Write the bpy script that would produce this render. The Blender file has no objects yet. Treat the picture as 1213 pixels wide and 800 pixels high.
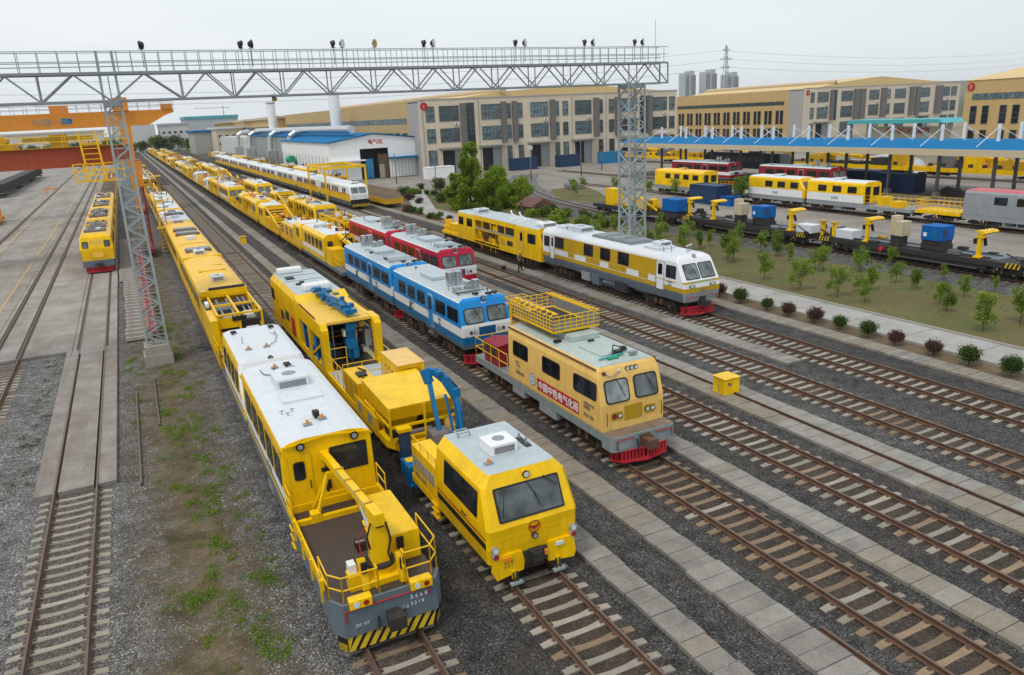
import bpy, math, random
import numpy as np
from mathutils import Vector, Matrix
random.seed(7)
S = bpy.context.scene
C = S.collection
R = math.radians

# ---------------- camera ----------------
F_PX, PITCH, ROLL, YAW, CAM_H = 902.285, .2852, -.0489, .4499, 13.3456
cd = bpy.data.cameras.new('camera')
cam = bpy.data.objects.new('camera', cd); C.objects.link(cam)
fw = Vector((math.sin(YAW)*math.cos(PITCH), math.cos(YAW)*math.cos(PITCH), -math.sin(PITCH)))
rt = Vector((math.cos(YAW), -math.sin(YAW), 0)); up = rt.cross(fw)
r2 = math.cos(ROLL)*rt + math.sin(ROLL)*up
u2 = -math.sin(ROLL)*rt + math.cos(ROLL)*up
cam.matrix_world = Matrix(((r2.x, u2.x, -fw.x, 0), (r2.y, u2.y, -fw.y, 0), (r2.z, u2.z, -fw.z, CAM_H), (0, 0, 0, 1)))
cd.sensor_width = 36; cd.lens = F_PX/1213*36
cd.clip_start = .5; cd.clip_end = 12000
S.camera = cam

# ---------------- sky, sun, exposure ----------------
SUN_EL, SUN_AZ = R(58), R(-120)          # azimuth from +Y towards +X
w = bpy.data.worlds.new('World'); S.world = w; w.use_nodes = True
nt = w.node_tree; nt.nodes.clear()
out = nt.nodes.new('ShaderNodeOutputWorld'); bg = nt.nodes.new('ShaderNodeBackground')
sky = nt.nodes.new('ShaderNodeTexSky'); sky.sky_type = 'NISHITA'; sky.sun_disc = False
sky.sun_elevation = SUN_EL; sky.sun_rotation = SUN_AZ; sky.dust_density = 4; sky.air_density = 1.2; sky.altitude = 20
mixw = nt.nodes.new('ShaderNodeMixRGB'); mixw.inputs[0].default_value = .92
tc = nt.nodes.new('ShaderNodeTexCoord'); mpw = nt.nodes.new('ShaderNodeMapping'); mpw.inputs['Scale'].default_value = (1, 1, 4)
nz = nt.nodes.new('ShaderNodeTexNoise'); nz.inputs['Scale'].default_value = 1.6; nz.inputs['Detail'].default_value = 5
crw = nt.nodes.new('ShaderNodeValToRGB')
crw.color_ramp.elements[0].position = .3; crw.color_ramp.elements[0].color = (7.1, 7.75, 8.2, 1)
crw.color_ramp.elements[1].position = .75; crw.color_ramp.elements[1].color = (8.5, 8.95, 9.2, 1)
nt.links.new(tc.outputs['Generated'], mpw.inputs[0]); nt.links.new(mpw.outputs[0], nz.inputs['Vector'])
nt.links.new(nz.outputs[0], crw.inputs[0]); nt.links.new(sky.outputs[0], mixw.inputs[1]); nt.links.new(crw.outputs[0], mixw.inputs[2])
nt.links.new(mixw.outputs[0], bg.inputs[0]); bg.inputs[1].default_value = .105
nt.links.new(bg.outputs[0], out.inputs[0])
sl = bpy.data.lights.new('sun', 'SUN'); sun = bpy.data.objects.new('sun', sl); C.objects.link(sun)
sl.energy = 1.5; sl.angle = R(14); sl.color = (1, .94, .85)
sd = Vector((math.sin(SUN_AZ)*math.cos(SUN_EL), math.cos(SUN_AZ)*math.cos(SUN_EL), math.sin(SUN_EL)))
sun.rotation_euler = sd.to_track_quat('Z', 'Y').to_euler()
S.view_settings.view_transform = 'Standard'; S.view_settings.look = 'None'
S.view_settings.exposure = .1; S.view_settings.gamma = 1; S.view_settings.use_curve_mapping = False

# ---------------- materials ----------------
def nodes(name):
    m = bpy.data.materials.new(name); m.use_nodes = True
    t = m.node_tree; b = t.nodes['Principled BSDF']
    return m, t, b
def M(name, col, rough=.5, metal=0., var=.12, scale=2.5, bump=0., stretch=.35, fine=0., rnd=0., spec=.5, dirt=0., dirtcol=(.09, .07, .05)):
    m, t, b = nodes(name)
    N = t.nodes.new; L = t.links.new
    tcn = N('ShaderNodeTexCoord'); mp = N('ShaderNodeMapping'); mp.inputs['Scale'].default_value = (1, 1, stretch)
    L(tcn.outputs['Object'], mp.inputs[0])
    n = N('ShaderNodeTexNoise'); n.inputs['Scale'].default_value = scale; n.inputs['Detail'].default_value = 6; n.inputs['Roughness'].default_value = .65
    L(mp.outputs[0], n.inputs['Vector'])
    mr = N('ShaderNodeMapRange'); mr.inputs[1].default_value = .3; mr.inputs[2].default_value = .7
    mr.inputs[3].default_value = 1-var; mr.inputs[4].default_value = 1+var*.6
    L(n.outputs[0], mr.inputs[0])
    mul = N('ShaderNodeVectorMath'); mul.operation = 'SCALE'; mul.inputs[0].default_value = col
    L(mr.outputs[0], mul.inputs['Scale']); last = mul.outputs[0]
    if fine:
        n2 = N('ShaderNodeTexNoise'); n2.inputs['Scale'].default_value = 28; n2.inputs['Detail'].default_value = 3
        L(tcn.outputs['Object'], n2.inputs['Vector'])
        m2 = N('ShaderNodeMapRange'); m2.inputs[1].default_value = .3; m2.inputs[2].default_value = .7; m2.inputs[3].default_value = 1-fine; m2.inputs[4].default_value = 1+fine
        L(n2.outputs[0], m2.inputs[0]); s2 = N('ShaderNodeVectorMath'); s2.operation = 'SCALE'; L(last, s2.inputs[0]); L(m2.outputs[0], s2.inputs['Scale']); last = s2.outputs[0]
    if rnd:
        oi = N('ShaderNodeObjectInfo'); m3 = N('ShaderNodeMapRange'); m3.inputs[3].default_value = 1-rnd; m3.inputs[4].default_value = 1+rnd
        L(oi.outputs['Random'], m3.inputs[0]); s3 = N('ShaderNodeVectorMath'); s3.operation = 'SCALE'; L(last, s3.inputs[0]); L(m3.outputs[0], s3.inputs['Scale']); last = s3.outputs[0]
    if dirt:
        n4 = N('ShaderNodeTexNoise'); n4.inputs['Scale'].default_value = 1.7; n4.inputs['Detail'].default_value = 9; n4.inputs['Roughness'].default_value = .75
        mp4 = N('ShaderNodeMapping'); mp4.inputs['Scale'].default_value = (4.5, 4.5, .45); L(tcn.outputs['Object'], mp4.inputs[0]); L(mp4.outputs[0], n4.inputs['Vector'])
        m4 = N('ShaderNodeMapRange'); m4.inputs[1].default_value = .53; m4.inputs[2].default_value = .78; m4.inputs[3].default_value = 0; m4.inputs[4].default_value = dirt
        L(n4.outputs[0], m4.inputs[0]); mx = N('ShaderNodeMixRGB'); L(m4.outputs[0], mx.inputs[0]); L(last, mx.inputs[1]); mx.inputs[2].default_value = (*dirtcol, 1); last = mx.outputs[0]
    L(last, b.inputs['Base Color'])
    b.inputs['Roughness'].default_value = rough; b.inputs['Metallic'].default_value = metal
    b.inputs['Specular IOR Level'].default_value = (.15 if name in ('blue_sheet_roof','generator_blue') else .28 if ('paint' in name or 'machine' in name) and spec == .5 else spec)
    if bump:
        bp = N('ShaderNodeBump'); bp.inputs['Strength'].default_value = bump; bp.inputs['Distance'].default_value = .03
        n5 = N('ShaderNodeTexNoise'); n5.inputs['Scale'].default_value = 14; n5.inputs['Detail'].default_value = 5; L(tcn.outputs['Object'], n5.inputs['Vector'])
        L(n5.outputs[0], bp.inputs['Height']); L(bp.outputs[0], b.inputs['Normal'])
    return m
Y1 = (.86, .525, .002)
mat = dict(
 yel=M('yellow_paint', Y1, .33, dirt=.45, var=.2, scale=1.6, rnd=.05, dirtcol=(.24,.15,.04)), yelold=M('weathered_or_shaded_yellow_paint', (.52, .30, .012), .55, dirt=.6, var=.2, rnd=.12),
 yelroof=M('faded_yellow_roof', (.82, .50, .06), .55, dirt=.3, var=.1), yelrail=M('yellow_rail_paint', (.80, .48, .006), .45, var=.1),
 cream=M('cream_yellow_paint', (.76, .49, .14), .38, dirt=.4, var=.12, dirtcol=(.28,.18,.08)), creamd=M('mustard_grille', (.42, .26, .02), .5),
 blue=M('sky_blue_paint', (.008, .23, .62), .38, dirt=.12, var=.08), bluem=M('deep_blue_paint', (.005, .15, .36), .35, dirt=.15), blued=M('dark_blue_grille', (.005, .05, .13), .5),
 armblue=M('machine_blue', (.002, .135, .34), .5, dirt=.35, var=.15), navy=M('navy_container', (.012, .045, .12), .55, dirt=.4), boxblue=M('generator_blue', (.004, .11, .40), .6, dirt=.15),
 cyan=M('cyan_blue_container', (.015, .20, .42), .5, dirt=.2), teal=M('teal_roof', (.06, .38, .42), .5),
 red=M('crimson_paint', (.50, .012, .045), .35, dirt=.12, var=.08), plow=M('red_plough_paint', (.45, .025, .04), .5, dirt=.3), redbox=M('faded_maroon_paint', (.26, .02, .035), .55, dirt=.25),
 dred=M('dark_red_paint', (.25, .012, .02), .45, dirt=.25), signred=M('banner_red', (.42, .015, .015), .55, var=.06),
 white=M('white_paint', (.74, .76, .77), .4, dirt=.16, var=.05, dirtcol=(.3, .28, .24)), roofw=M('white_roof_paint', (.62, .66, .70), .5, dirt=.22, var=.06, dirtcol=(.35, .33, .3)),
 roofg=M('pale_grey_roof', (.42, .49, .52), .5, dirt=.4, var=.12, dirtcol=(.3, .27, .22)), roofgn=M('green_grey_roof', (.40, .48, .46), .55, dirt=.55, var=.15, dirtcol=(.26, .22, .17)),
 sill=M('grey_green_steel_paint', (.22, .27, .28), .55, dirt=.5, var=.18), grey=M('grey_paint', (.12, .15, .18), .5, dirt=.35), midgrey=M('mid_grey_paint', (.27, .29, .31), .5, dirt=.3),
 ochre=M('ochre_yellow_paint', (.50, .31, .01), .4, dirt=.15, var=.07), dark=M('dark_underframe', (.028, .026, .025), .7, dirt=.6, var=.3, dirtcol=(.10, .075, .055)),
 wheel=M('brown_wheel_steel', (.075, .05, .035), .6, var=.3), black=M('black_rubber', (.012, .012, .013), .5, var=.1), deck=M('worn_brown_deck', (.055, .04, .035), .55, dirt=.6, dirtcol=(.12, .09, .07)),
 rust=M('rusted_steel', (.12, .062, .035), .75, var=.35, fine=.15), rustplate=M('rust_stained_grey', (.20, .14, .10), .7, var=.3, dirt=.5, dirtcol=(.12, .06, .035)),
 galv=M('galvanised_steel', (.34, .39, .41), .5, metal=.25, var=.15), galvd=M('dull_galvanised', (.25, .28, .30), .55, metal=.2, var=.2), chrome=M('shiny_exhaust_steel', (.55, .58, .6), .25, metal=.9, var=.1),
 silver=M('silver_duct_metal', (.55, .58, .60), .32, metal=.75, var=.15, dirt=.2), orange=M('orange_crane_paint', (.68, .26, .03), .5, dirt=.25), redor=M('red_oxide_girder', (.42, .07, .02), .55, dirt=.3),
 stripey=M('hazard_yellow', (.65, .45, .02), .5, dirt=.3), amber=M('amber_lens', (.75, .25, .02), .2), lampred=M('red_lens', (.35, .02, .01), .2), lamp=M('lamp_glass', (.65, .68, .7), .12, var=.05),
 conc=M('concrete_block', (.33, .31, .28), .85, dirt=.4, var=.15, fine=.08), sleeper=M('concrete_sleeper', (.29, .26, .215), .85, dirt=.35, var=.2, rnd=.22, fine=.1, dirtcol=(.16, .09, .05)),
 sleeperb=M('rust_stained_sleeper', (.22, .155, .10), .85, dirt=.5, var=.25, rnd=.25, fine=.1, dirtcol=(.13, .07, .035)),
 railside=M('rusty_rail', (.115, .058, .034), .7, var=.3), railtop=M('rail_head', (.16, .115, .09), .45, metal=.4, var=.2),
 beige=M('beige_stone_cladding', (.60, .52, .41), .8, var=.10, scale=.25, dirt=.25, dirtcol=(.36,.30,.23)), beiged=M('grey_cladding_panel', (.36, .35, .33), .8, var=.06), tan=M('ochre_cladding', (.52, .35, .15), .75, var=.07, scale=.4, dirt=.1),
 roofy=M('tan_hall_roof', (.62, .45, .20), .6, var=.06), eave=M('beige_eave_metal', (.50, .40, .27), .6, var=.06), fin=M('dark_grey_fin', (.14, .13, .13), .6), mull=M('window_mullion', (.10, .12, .12), .5),
 canblue=M('blue_sheet_roof', (.002, .145, .35), .85, var=.06, dirt=.12, scale=.5), fascia=M('beige_fascia', (.52, .44, .30), .6, var=.06), colg=M('steel_column', (.16, .17, .18), .6, var=.15),
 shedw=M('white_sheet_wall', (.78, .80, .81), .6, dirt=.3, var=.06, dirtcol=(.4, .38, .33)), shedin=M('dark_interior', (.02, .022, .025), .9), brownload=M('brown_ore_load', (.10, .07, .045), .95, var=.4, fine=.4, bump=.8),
 skin=M('skin', (.45, .26, .18), .6), cloth=M('dark_work_trousers', (.02, .022, .03), .8), vest=M('khaki_work_jacket', (.16, .13, .08), .8), helmet=M('yellow_helmet', (.6, .4, .02), .4),
 hbld=M('distant_pale_wall', (.55, .56, .55), .8), hgrey=M('distant_grey_wall', (.42, .46, .50), .8), bark=M('bark', (.10, .075, .05), .9, var=.3), soilm=M('dark_soil', (.075, .05, .03), .95, var=.4),
 hutroof=M('brown_tiled_roof', (.12, .05, .04), .7, var=.2), tarp=M('silver_tarpaulin', (.50, .53, .56), .45, var=.2, bump=.6), pink=M('pink_red_roof', (.50, .10, .12), .5), greenp=M('green_machine_paint', (.03, .30, .16), .5),
 pglass=None)
def glass(name, col, rough=.06):
    m, t, b = nodes(name)
    N = t.nodes.new; L = t.links.new
    tcn = N('ShaderNodeTexCoord'); n = N('ShaderNodeTexNoise'); n.inputs['Scale'].default_value = 1.3; n.inputs['Detail'].default_value = 2; L(tcn.outputs['Object'], n.inputs['Vector'])
    cr = N('ShaderNodeValToRGB'); cr.color_ramp.elements[0].position = .35; cr.color_ramp.elements[1].position = .65
    cr.color_ramp.elements[0].color = (col[0]*.5, col[1]*.5, col[2]*.5, 1); cr.color_ramp.elements[1].color = (col[0]*1.6, col[1]*1.6, col[2]*1.6, 1)
    L(n.outputs[0], cr.inputs[0])
    oi = N('ShaderNodeObjectInfo'); mo = N('ShaderNodeMapRange'); mo.inputs[3].default_value = .55; mo.inputs[4].default_value = 1.7; L(oi.outputs['Random'], mo.inputs[0])
    sc = N('ShaderNodeVectorMath'); sc.operation = 'SCALE'; L(cr.outputs[0], sc.inputs[0]); L(mo.outputs[0], sc.inputs['Scale']); L(sc.outputs[0], b.inputs['Base Color'])
    b.inputs['Roughness'].default_value = rough
    return m
mat['glass'] = glass('dark_window_glass', (.014, .018, .024)); mat['wscreen'] = glass('windscreen_glass', (.10, .12, .12), .08); mat['bglass'] = glass('building_glass', (.07, .10, .11), .1)

# leaf materials
def leafmat(name, c1, c2):
    m, t, b = nodes(name); N = t.nodes.new; L = t.links.new
    g = N('ShaderNodeNewGeometry'); cr = N('ShaderNodeValToRGB')
    cr.color_ramp.elements[0].color = (*c1, 1); cr.color_ramp.elements[1].color = (*c2, 1)
    L(g.outputs['Random Per Island'], cr.inputs[0]); L(cr.outputs[0], b.inputs['Base Color'])
    b.inputs['Roughness'].default_value = .6; b.inputs['Specular IOR Level'].default_value = .2
    tr = N('ShaderNodeBsdfTranslucent'); L(cr.outputs[0], tr.inputs[0]); ms = N('ShaderNodeMixShader'); ms.inputs[0].default_value = .5
    L(b.outputs[0], ms.inputs[1]); L(tr.outputs[0], ms.inputs[2]); L(ms.outputs[0], t.nodes['Material Output'].inputs['Surface'])
    return m
mat['leaf'] = leafmat('sapling_leaves', (.09, .16, .014), (.34, .45, .07)); mat['leafd'] = leafmat('dark_shrub_leaves', (.03, .07, .014), (.11, .18, .035))
mat['leafr'] = leafmat('reddish_shrub_leaves', (.055, .04, .028), (.19, .10, .07)); mat['leafb'] = leafmat('bright_tree_leaves', (.08, .17, .012), (.38, .50, .055))
mat['leafg'] = leafmat('mid_green_leaves', (.05, .11, .014), (.22, .32, .045)); mat['weed'] = leafmat('weed_leaves', (.09, .17, .014), (.27, .42, .035))
mat['leafo'] = leafmat('olive_leaves', (.06, .07, .02), (.18, .19, .06))

# ---------------- mesh helpers ----------------
class MB:
    def __init__(s): s.v = []; s.f = []; s.m = []; s.sm = []; s.mats = []
    def mi(s, name):
        if name not in s.mats: s.mats.append(name)
        return s.mats.index(name)
    def add(s, vs, fs, m, smooth=False):
        o = len(s.v); s.v += [tuple(v) for v in vs]; k = s.mi(m)
        for f in fs: s.f.append(tuple(i+o for i in f)); s.m.append(k); s.sm.append(smooth)
        return s
    def box(s, x0, x1, y0, y1, z0, z1, m):
        return s.add([(x0,y0,z0),(x1,y0,z0),(x1,y1,z0),(x0,y1,z0),(x0,y0,z1),(x1,y0,z1),(x1,y1,z1),(x0,y1,z1)],
            [(0,3,2,1),(4,5,6,7),(0,1,5,4),(1,2,6,5),(2,3,7,6),(3,0,4,7)], m)
    def cbox(s, c, d, m): return s.box(c[0]-d[0]/2, c[0]+d[0]/2, c[1]-d[1]/2, c[1]+d[1]/2, c[2]-d[2]/2, c[2]+d[2]/2, m)
    def bar(s, p, q, w, h, m, upv=(0,0,1)):
        p = Vector(p); q = Vector(q); d = (q-p).normalized(); u = Vector(upv)
        if abs(d.dot(u)) > .97: u = Vector((0,1,0))
        a = d.cross(u).normalized()*w/2; b = a.cross(d).normalized()*h/2
        return s.add([p-a-b,p+a-b,p+a+b,p-a+b,q-a-b,q+a-b,q+a+b,q-a+b], [(0,1,2,3),(7,6,5,4),(0,4,5,1),(1,5,6,2),(2,6,7,3),(3,7,4,0)], m)
    def tube(s, p, q, r, m, n=8, r2=None):
        p = Vector(p); q = Vector(q); d = (q-p).normalized(); r2 = r if r2 is None else r2
        u = Vector((0,0,1)) if abs(d.z) < .9 else Vector((1,0,0)); a = d.cross(u).normalized(); b = a.cross(d)
        vs = [p+(a*math.cos(2*math.pi*i/n)+b*math.sin(2*math.pi*i/n))*r for i in range(n)]+[q+(a*math.cos(2*math.pi*i/n)+b*math.sin(2*math.pi*i/n))*r2 for i in range(n)]
        s.add(vs, [(i, i+n, (i+1)%n+n, (i+1)%n) for i in range(n)], m, True)
        return s.add(vs, [tuple(range(n)), tuple(range(2*n-1, n-1, -1))], m)
    def path(s, pts, r, m, n=6):
        for a, b in zip(pts, pts[1:]): s.tube(a, b, r, m, n)
        return s
    def prism(s, pts, axis, a, b, m, mside=None):
        # pts: 2-D polygon; axis 'x' -> (y,z), 'y' -> (x,z), 'z' -> (x,y)
        def P(u, v, t): return {'x': (t,u,v), 'y': (u,t,v), 'z': (u,v,t)}[axis]
        n = len(pts); vs = [P(u,v,a) for u,v in pts]+[P(u,v,b) for u,v in pts]
        s.add(vs, [tuple(range(n)), tuple(range(2*n-1, n-1, -1))], m)
        return s.add(vs, [(i, i+n, (i+1)%n+n, (i+1)%n) for i in range(n)], mside or m)
    def patch(s, P00, P10, P11, P01, o0, o1, m, r=0., inset=0.):
        # slab with rounded corners standing o0..o1 off a four-cornered surface
        P00, P10, P11, P01 = map(Vector, (P00, P10, P11, P01))
        w = ((P10-P00).length+(P11-P01).length)/2; h = ((P01-P00).length+(P11-P10).length)/2
        n = (P10-P00).cross(P01-P00).normalized()
        iu, iv = inset/w, inset/h
        if r:
            ru, rv = r/w, r/h; uv = []
            for cu, cv, a0 in ((1-iu-ru, iv+rv, -90), (1-iu-ru, 1-iv-rv, 0), (iu+ru, 1-iv-rv, 90), (iu+ru, iv+rv, 180)):
                for k in range(4): a = R(a0+k*30); uv.append((cu+ru*math.cos(a), cv+rv*math.sin(a)))
        else: uv = [(iu,iv),(1-iu,iv),(1-iu,1-iv),(iu,1-iv)]
        P = [P00*(1-u)*(1-v)+P10*u*(1-v)+P11*u*v+P01*(1-u)*v for u, v in uv]; k = len(P)
        vs = [p+n*o1 for p in P]+[p+n*o0 for p in P]
        return s.add(vs, [tuple(range(k))]+[(i, i+k, (i+1)%k+k, (i+1)%k) for i in range(k)], m)
    def mesh(s, name):
        me = bpy.data.meshes.new(name); me.from_pydata(s.v, [], s.f)
        for k in s.mats: me.materials.append(mat[k])
        me.polygons.foreach_set('material_index', s.m); me.polygons.foreach_set('use_smooth', s.sm); me.update()
        return me
    def build(s, name, parent=None, loc=(0,0,0), bevel=0):
        o = bpy.data.objects.new(name, s.mesh(name)); C.objects.link(o); o.location = loc
        if parent is not None: o.parent = parent
        if bevel:
            b = o.modifiers.new('bevel', 'BEVEL'); b.width = bevel; b.segments = 2; b.limit_method = 'ANGLE'; b.angle_limit = R(40)
        return o
def tag(o, label=None, cat=None, group=None, kind=None):
    if label: o['label'] = label
    if cat: o['category'] = cat
    if group: o['group'] = group
    if kind: o['kind'] = kind
    return o
def thing(name, label, cat, loc=(0,0,0), rz=0, group=None):
    o = bpy.data.objects.new(name, None); C.objects.link(o); o.location = loc; o.rotation_euler = (0,0,rz); o.empty_display_size = .3
    return tag(o, label, cat, group)
def inst(name, me, parent, loc=(0,0,0), rot=(0,0,0)):
    o = bpy.data.objects.new(name, me); C.objects.link(o); o.location = loc; o.rotation_euler = rot
    if parent is not None: o.parent = parent
    return o
def copy_tree(o, parent=None):
    c = o.copy(); C.objects.link(c)
    if parent is not None: c.parent = parent
    for ch in KIDS.get(o.name, None) or [x for x in bpy.data.objects if x.parent == o]: copy_tree(ch, c)
    return c
KIDS = {}
ORD = ['nearest','second','third','fourth','fifth','sixth','seventh','eighth','ninth','tenth','eleventh','twelfth','thirteenth','fourteenth','fifteenth','sixteenth','seventeenth','eighteenth','nineteenth','twentieth']
ORD += ['twenty-'+x for x in ('first','second','third','fourth','fifth','sixth','seventh','eighth','ninth')]+['thirtieth']+['thirty-'+x for x in ('first','second','third','fourth','fifth','sixth','seventh','eighth','ninth')]+['fortieth']+['forty-'+x for x in ('first','second','third','fourth','fifth','sixth','seventh','eighth','ninth')]+['fiftieth']+['fifty-'+x for x in ('first','second','third','fourth','fifth','sixth','seventh','eighth','ninth')]
def ordw(i): return ORD[i] if i < len(ORD) else 'far end'

def text(name, body, size, m, parent, loc, xd, yd, ext=.004, shear=0, bold=0, align='LEFT'):
    cu = bpy.data.curves.new('lettering', 'FONT'); cu.body = body; cu.size = size; cu.extrude = ext; cu.shear = shear; cu.offset = bold; cu.align_x = align; cu.resolution_u = 2
    o = bpy.data.objects.new('tmp_text', cu); C.objects.link(o)
    dg = bpy.context.evaluated_depsgraph_get(); me = bpy.data.meshes.new_from_object(o.evaluated_get(dg)); bpy.data.objects.remove(o)
    me.materials.clear(); me.materials.append(mat[m])
    t = bpy.data.objects.new(name, me); C.objects.link(t)
    xd = Vector(xd).normalized(); yd = Vector(yd).normalized(); zd = xd.cross(yd)
    mw = Matrix(((xd.x,yd.x,zd.x,loc[0]),(xd.y,yd.y,zd.y,loc[1]),(xd.z,yd.z,zd.z,loc[2]),(0,0,0,1)))
    if parent is not None: t.parent = parent
    t.matrix_basis = mw
    return t
# ---------------- ground, tracks and paths ----------------
def add_coord(t):
    tcn = t.nodes.new('ShaderNodeTexCoord'); return tcn.outputs['Object']
def ballast_mat(name, stops, bright=1., warm=0.):
    # stones of 5 cm; the tone of the stone depends on which load was tipped where (bands across X broken by noise)
    m, t, b = nodes(name); N = t.nodes.new; L = t.links.new; co = add_coord(t)
    v = N('ShaderNodeTexVoronoi'); v.inputs['Scale'].default_value = 25; L(co, v.inputs['Vector'])
    sx = N('ShaderNodeSeparateColor'); L(v.outputs['Color'], sx.inputs[0])
    cr = N('ShaderNodeValToRGB'); e = cr.color_ramp.elements
    e[0].position = 0; e[0].color = (.03,.028,.026,1); e[1].position = 1; e[1].color = (.34,.335,.32,1)
    for p, c in ((.45,(.073,.071,.070,1)), (.78,(.13,.128,.126,1)), (.95,(.19,.19,.19,1))): x = e.new(p); x.color = c
    L(sx.outputs[0], cr.inputs[0])
    n = N('ShaderNodeTexNoise'); n.inputs['Scale'].default_value = .35; n.inputs['Detail'].default_value = 7; n.inputs['Roughness'].default_value = .7; L(co, n.inputs['Vector'])
    sp = N('ShaderNodeSeparateXYZ'); L(co, sp.inputs[0])
    ad = N('ShaderNodeMath'); ad.operation = 'MULTIPLY_ADD'; L(n.outputs[0], ad.inputs[0]); ad.inputs[1].default_value = 4.; L(sp.outputs[0], ad.inputs[2])
    mr = N('ShaderNodeMapRange'); mr.inputs[1].default_value = -10+2; mr.inputs[2].default_value = 62; L(ad.outputs[0], mr.inputs[0])
    c2 = N('ShaderNodeValToRGB'); e2 = c2.color_ramp.elements
    e2[0].position = 0; e2[0].color = (stops[0][1],)*3+(1,); e2[1].position = 1; e2[1].color = (stops[-1][1],)*3+(1,)
    for X, g in stops[1:-1]: x = e2.new((X+8)/70); x.color = (g, g, g, 1)
    L(mr.outputs[0], c2.inputs[0])
    n3 = N('ShaderNodeTexNoise'); n3.inputs['Scale'].default_value = 1.7; n3.inputs['Detail'].default_value = 5; L(co, n3.inputs['Vector'])
    m3 = N('ShaderNodeMapRange'); m3.inputs[1].default_value = .3; m3.inputs[2].default_value = .7; m3.inputs[3].default_value = .62*bright; m3.inputs[4].default_value = 1.42*bright; L(n3.outputs[0], m3.inputs[0])
    s1 = N('ShaderNodeMixRGB'); s1.blend_type = 'MULTIPLY'; s1.inputs[0].default_value = 1; L(cr.outputs[0], s1.inputs[1]); L(c2.outputs[0], s1.inputs[2])
    s2 = N('ShaderNodeVectorMath'); s2.operation = 'SCALE'; L(s1.outputs[0], s2.inputs[0]); L(m3.outputs[0], s2.inputs['Scale'])
    last = s2.outputs[0]
    # brown rust dust patches
    n4 = N('ShaderNodeTexNoise'); n4.inputs['Scale'].default_value = .55; n4.inputs['Detail'].default_value = 8; n4.inputs['Roughness'].default_value = .75
    mp = N('ShaderNodeMapping'); mp.inputs['Location'].default_value = (31, 7, 0); mp.inputs['Scale'].default_value = (1.6, .6, 1); L(co, mp.inputs[0]); L(mp.outputs[0], n4.inputs['Vector'])
    m4 = N('ShaderNodeMapRange'); m4.inputs[1].default_value = .52; m4.inputs[2].default_value = .75; m4.inputs[4].default_value = .5+warm; L(n4.outputs[0], m4.inputs[0])
    mx = N('ShaderNodeMixRGB'); L(m4.outputs[0], mx.inputs[0]); L(last, mx.inputs[1]); mx.inputs[2].default_value = (.12,.09,.06,1); last = mx.outputs[0]
    # oil and rust-brown grime between all rails, its dark tone also painting under-vehicle shade
    dm = None
    for cx in (-8.75,-3.83,4.36,9.0,16.44,21.4,27.96,32.52,57.6):
        a1 = N('ShaderNodeMath'); a1.operation = 'SUBTRACT'; L(sp.outputs[0], a1.inputs[0]); a1.inputs[1].default_value = cx
        a2 = N('ShaderNodeMath'); a2.operation = 'ABSOLUTE'; L(a1.outputs[0], a2.inputs[0])
        if dm is None: dm = a2.outputs[0]
        else: a3 = N('ShaderNodeMath'); a3.operation = 'MINIMUM'; L(dm, a3.inputs[0]); L(a2.outputs[0], a3.inputs[1]); dm = a3.outputs[0]
    m6 = N('ShaderNodeMapRange'); m6.inputs[1].default_value = 1.55; m6.inputs[2].default_value = .5; m6.inputs[4].default_value = 1.0; L(dm, m6.inputs[0])
    m7 = N('ShaderNodeMath'); m7.operation = 'MULTIPLY'; L(m6.outputs[0], m7.inputs[0]); L(n3.outputs[0], m7.inputs[1])
    mo = N('ShaderNodeMixRGB'); L(m7.outputs[0], mo.inputs[0]); L(last, mo.inputs[1]); mo.inputs[2].default_value = (.072,.045,.027,1); last = mo.outputs[0]
    L(last, b.inputs['Base Color']); b.inputs['Roughness'].default_value = .9; b.inputs['Specular IOR Level'].default_value = .25
    bp = N('ShaderNodeBump'); bp.inputs['Strength'].default_value = .9; bp.inputs['Distance'].default_value = .03
    L(v.outputs['Distance'], bp.inputs['Height']); bp.invert = True; L(bp.outputs[0], b.inputs['Normal'])
    return m, t, b, last, co
STOPS = [(-8, 1.5), (2.0, 1.5), (5.2, 1.1), (7.5, .45), (12, .52), (15, .65), (19, .52), (23, .55), (28, .72), (31, .75), (34, .5), (40, .6), (62, 1.3)]
mat['ballast'] = ballast_mat('track_ballast', STOPS)[0]
mat['ballastl'] = ballast_mat('pale_ballast', [(-8, 1.5), (62, 1.5)])[0]
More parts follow.
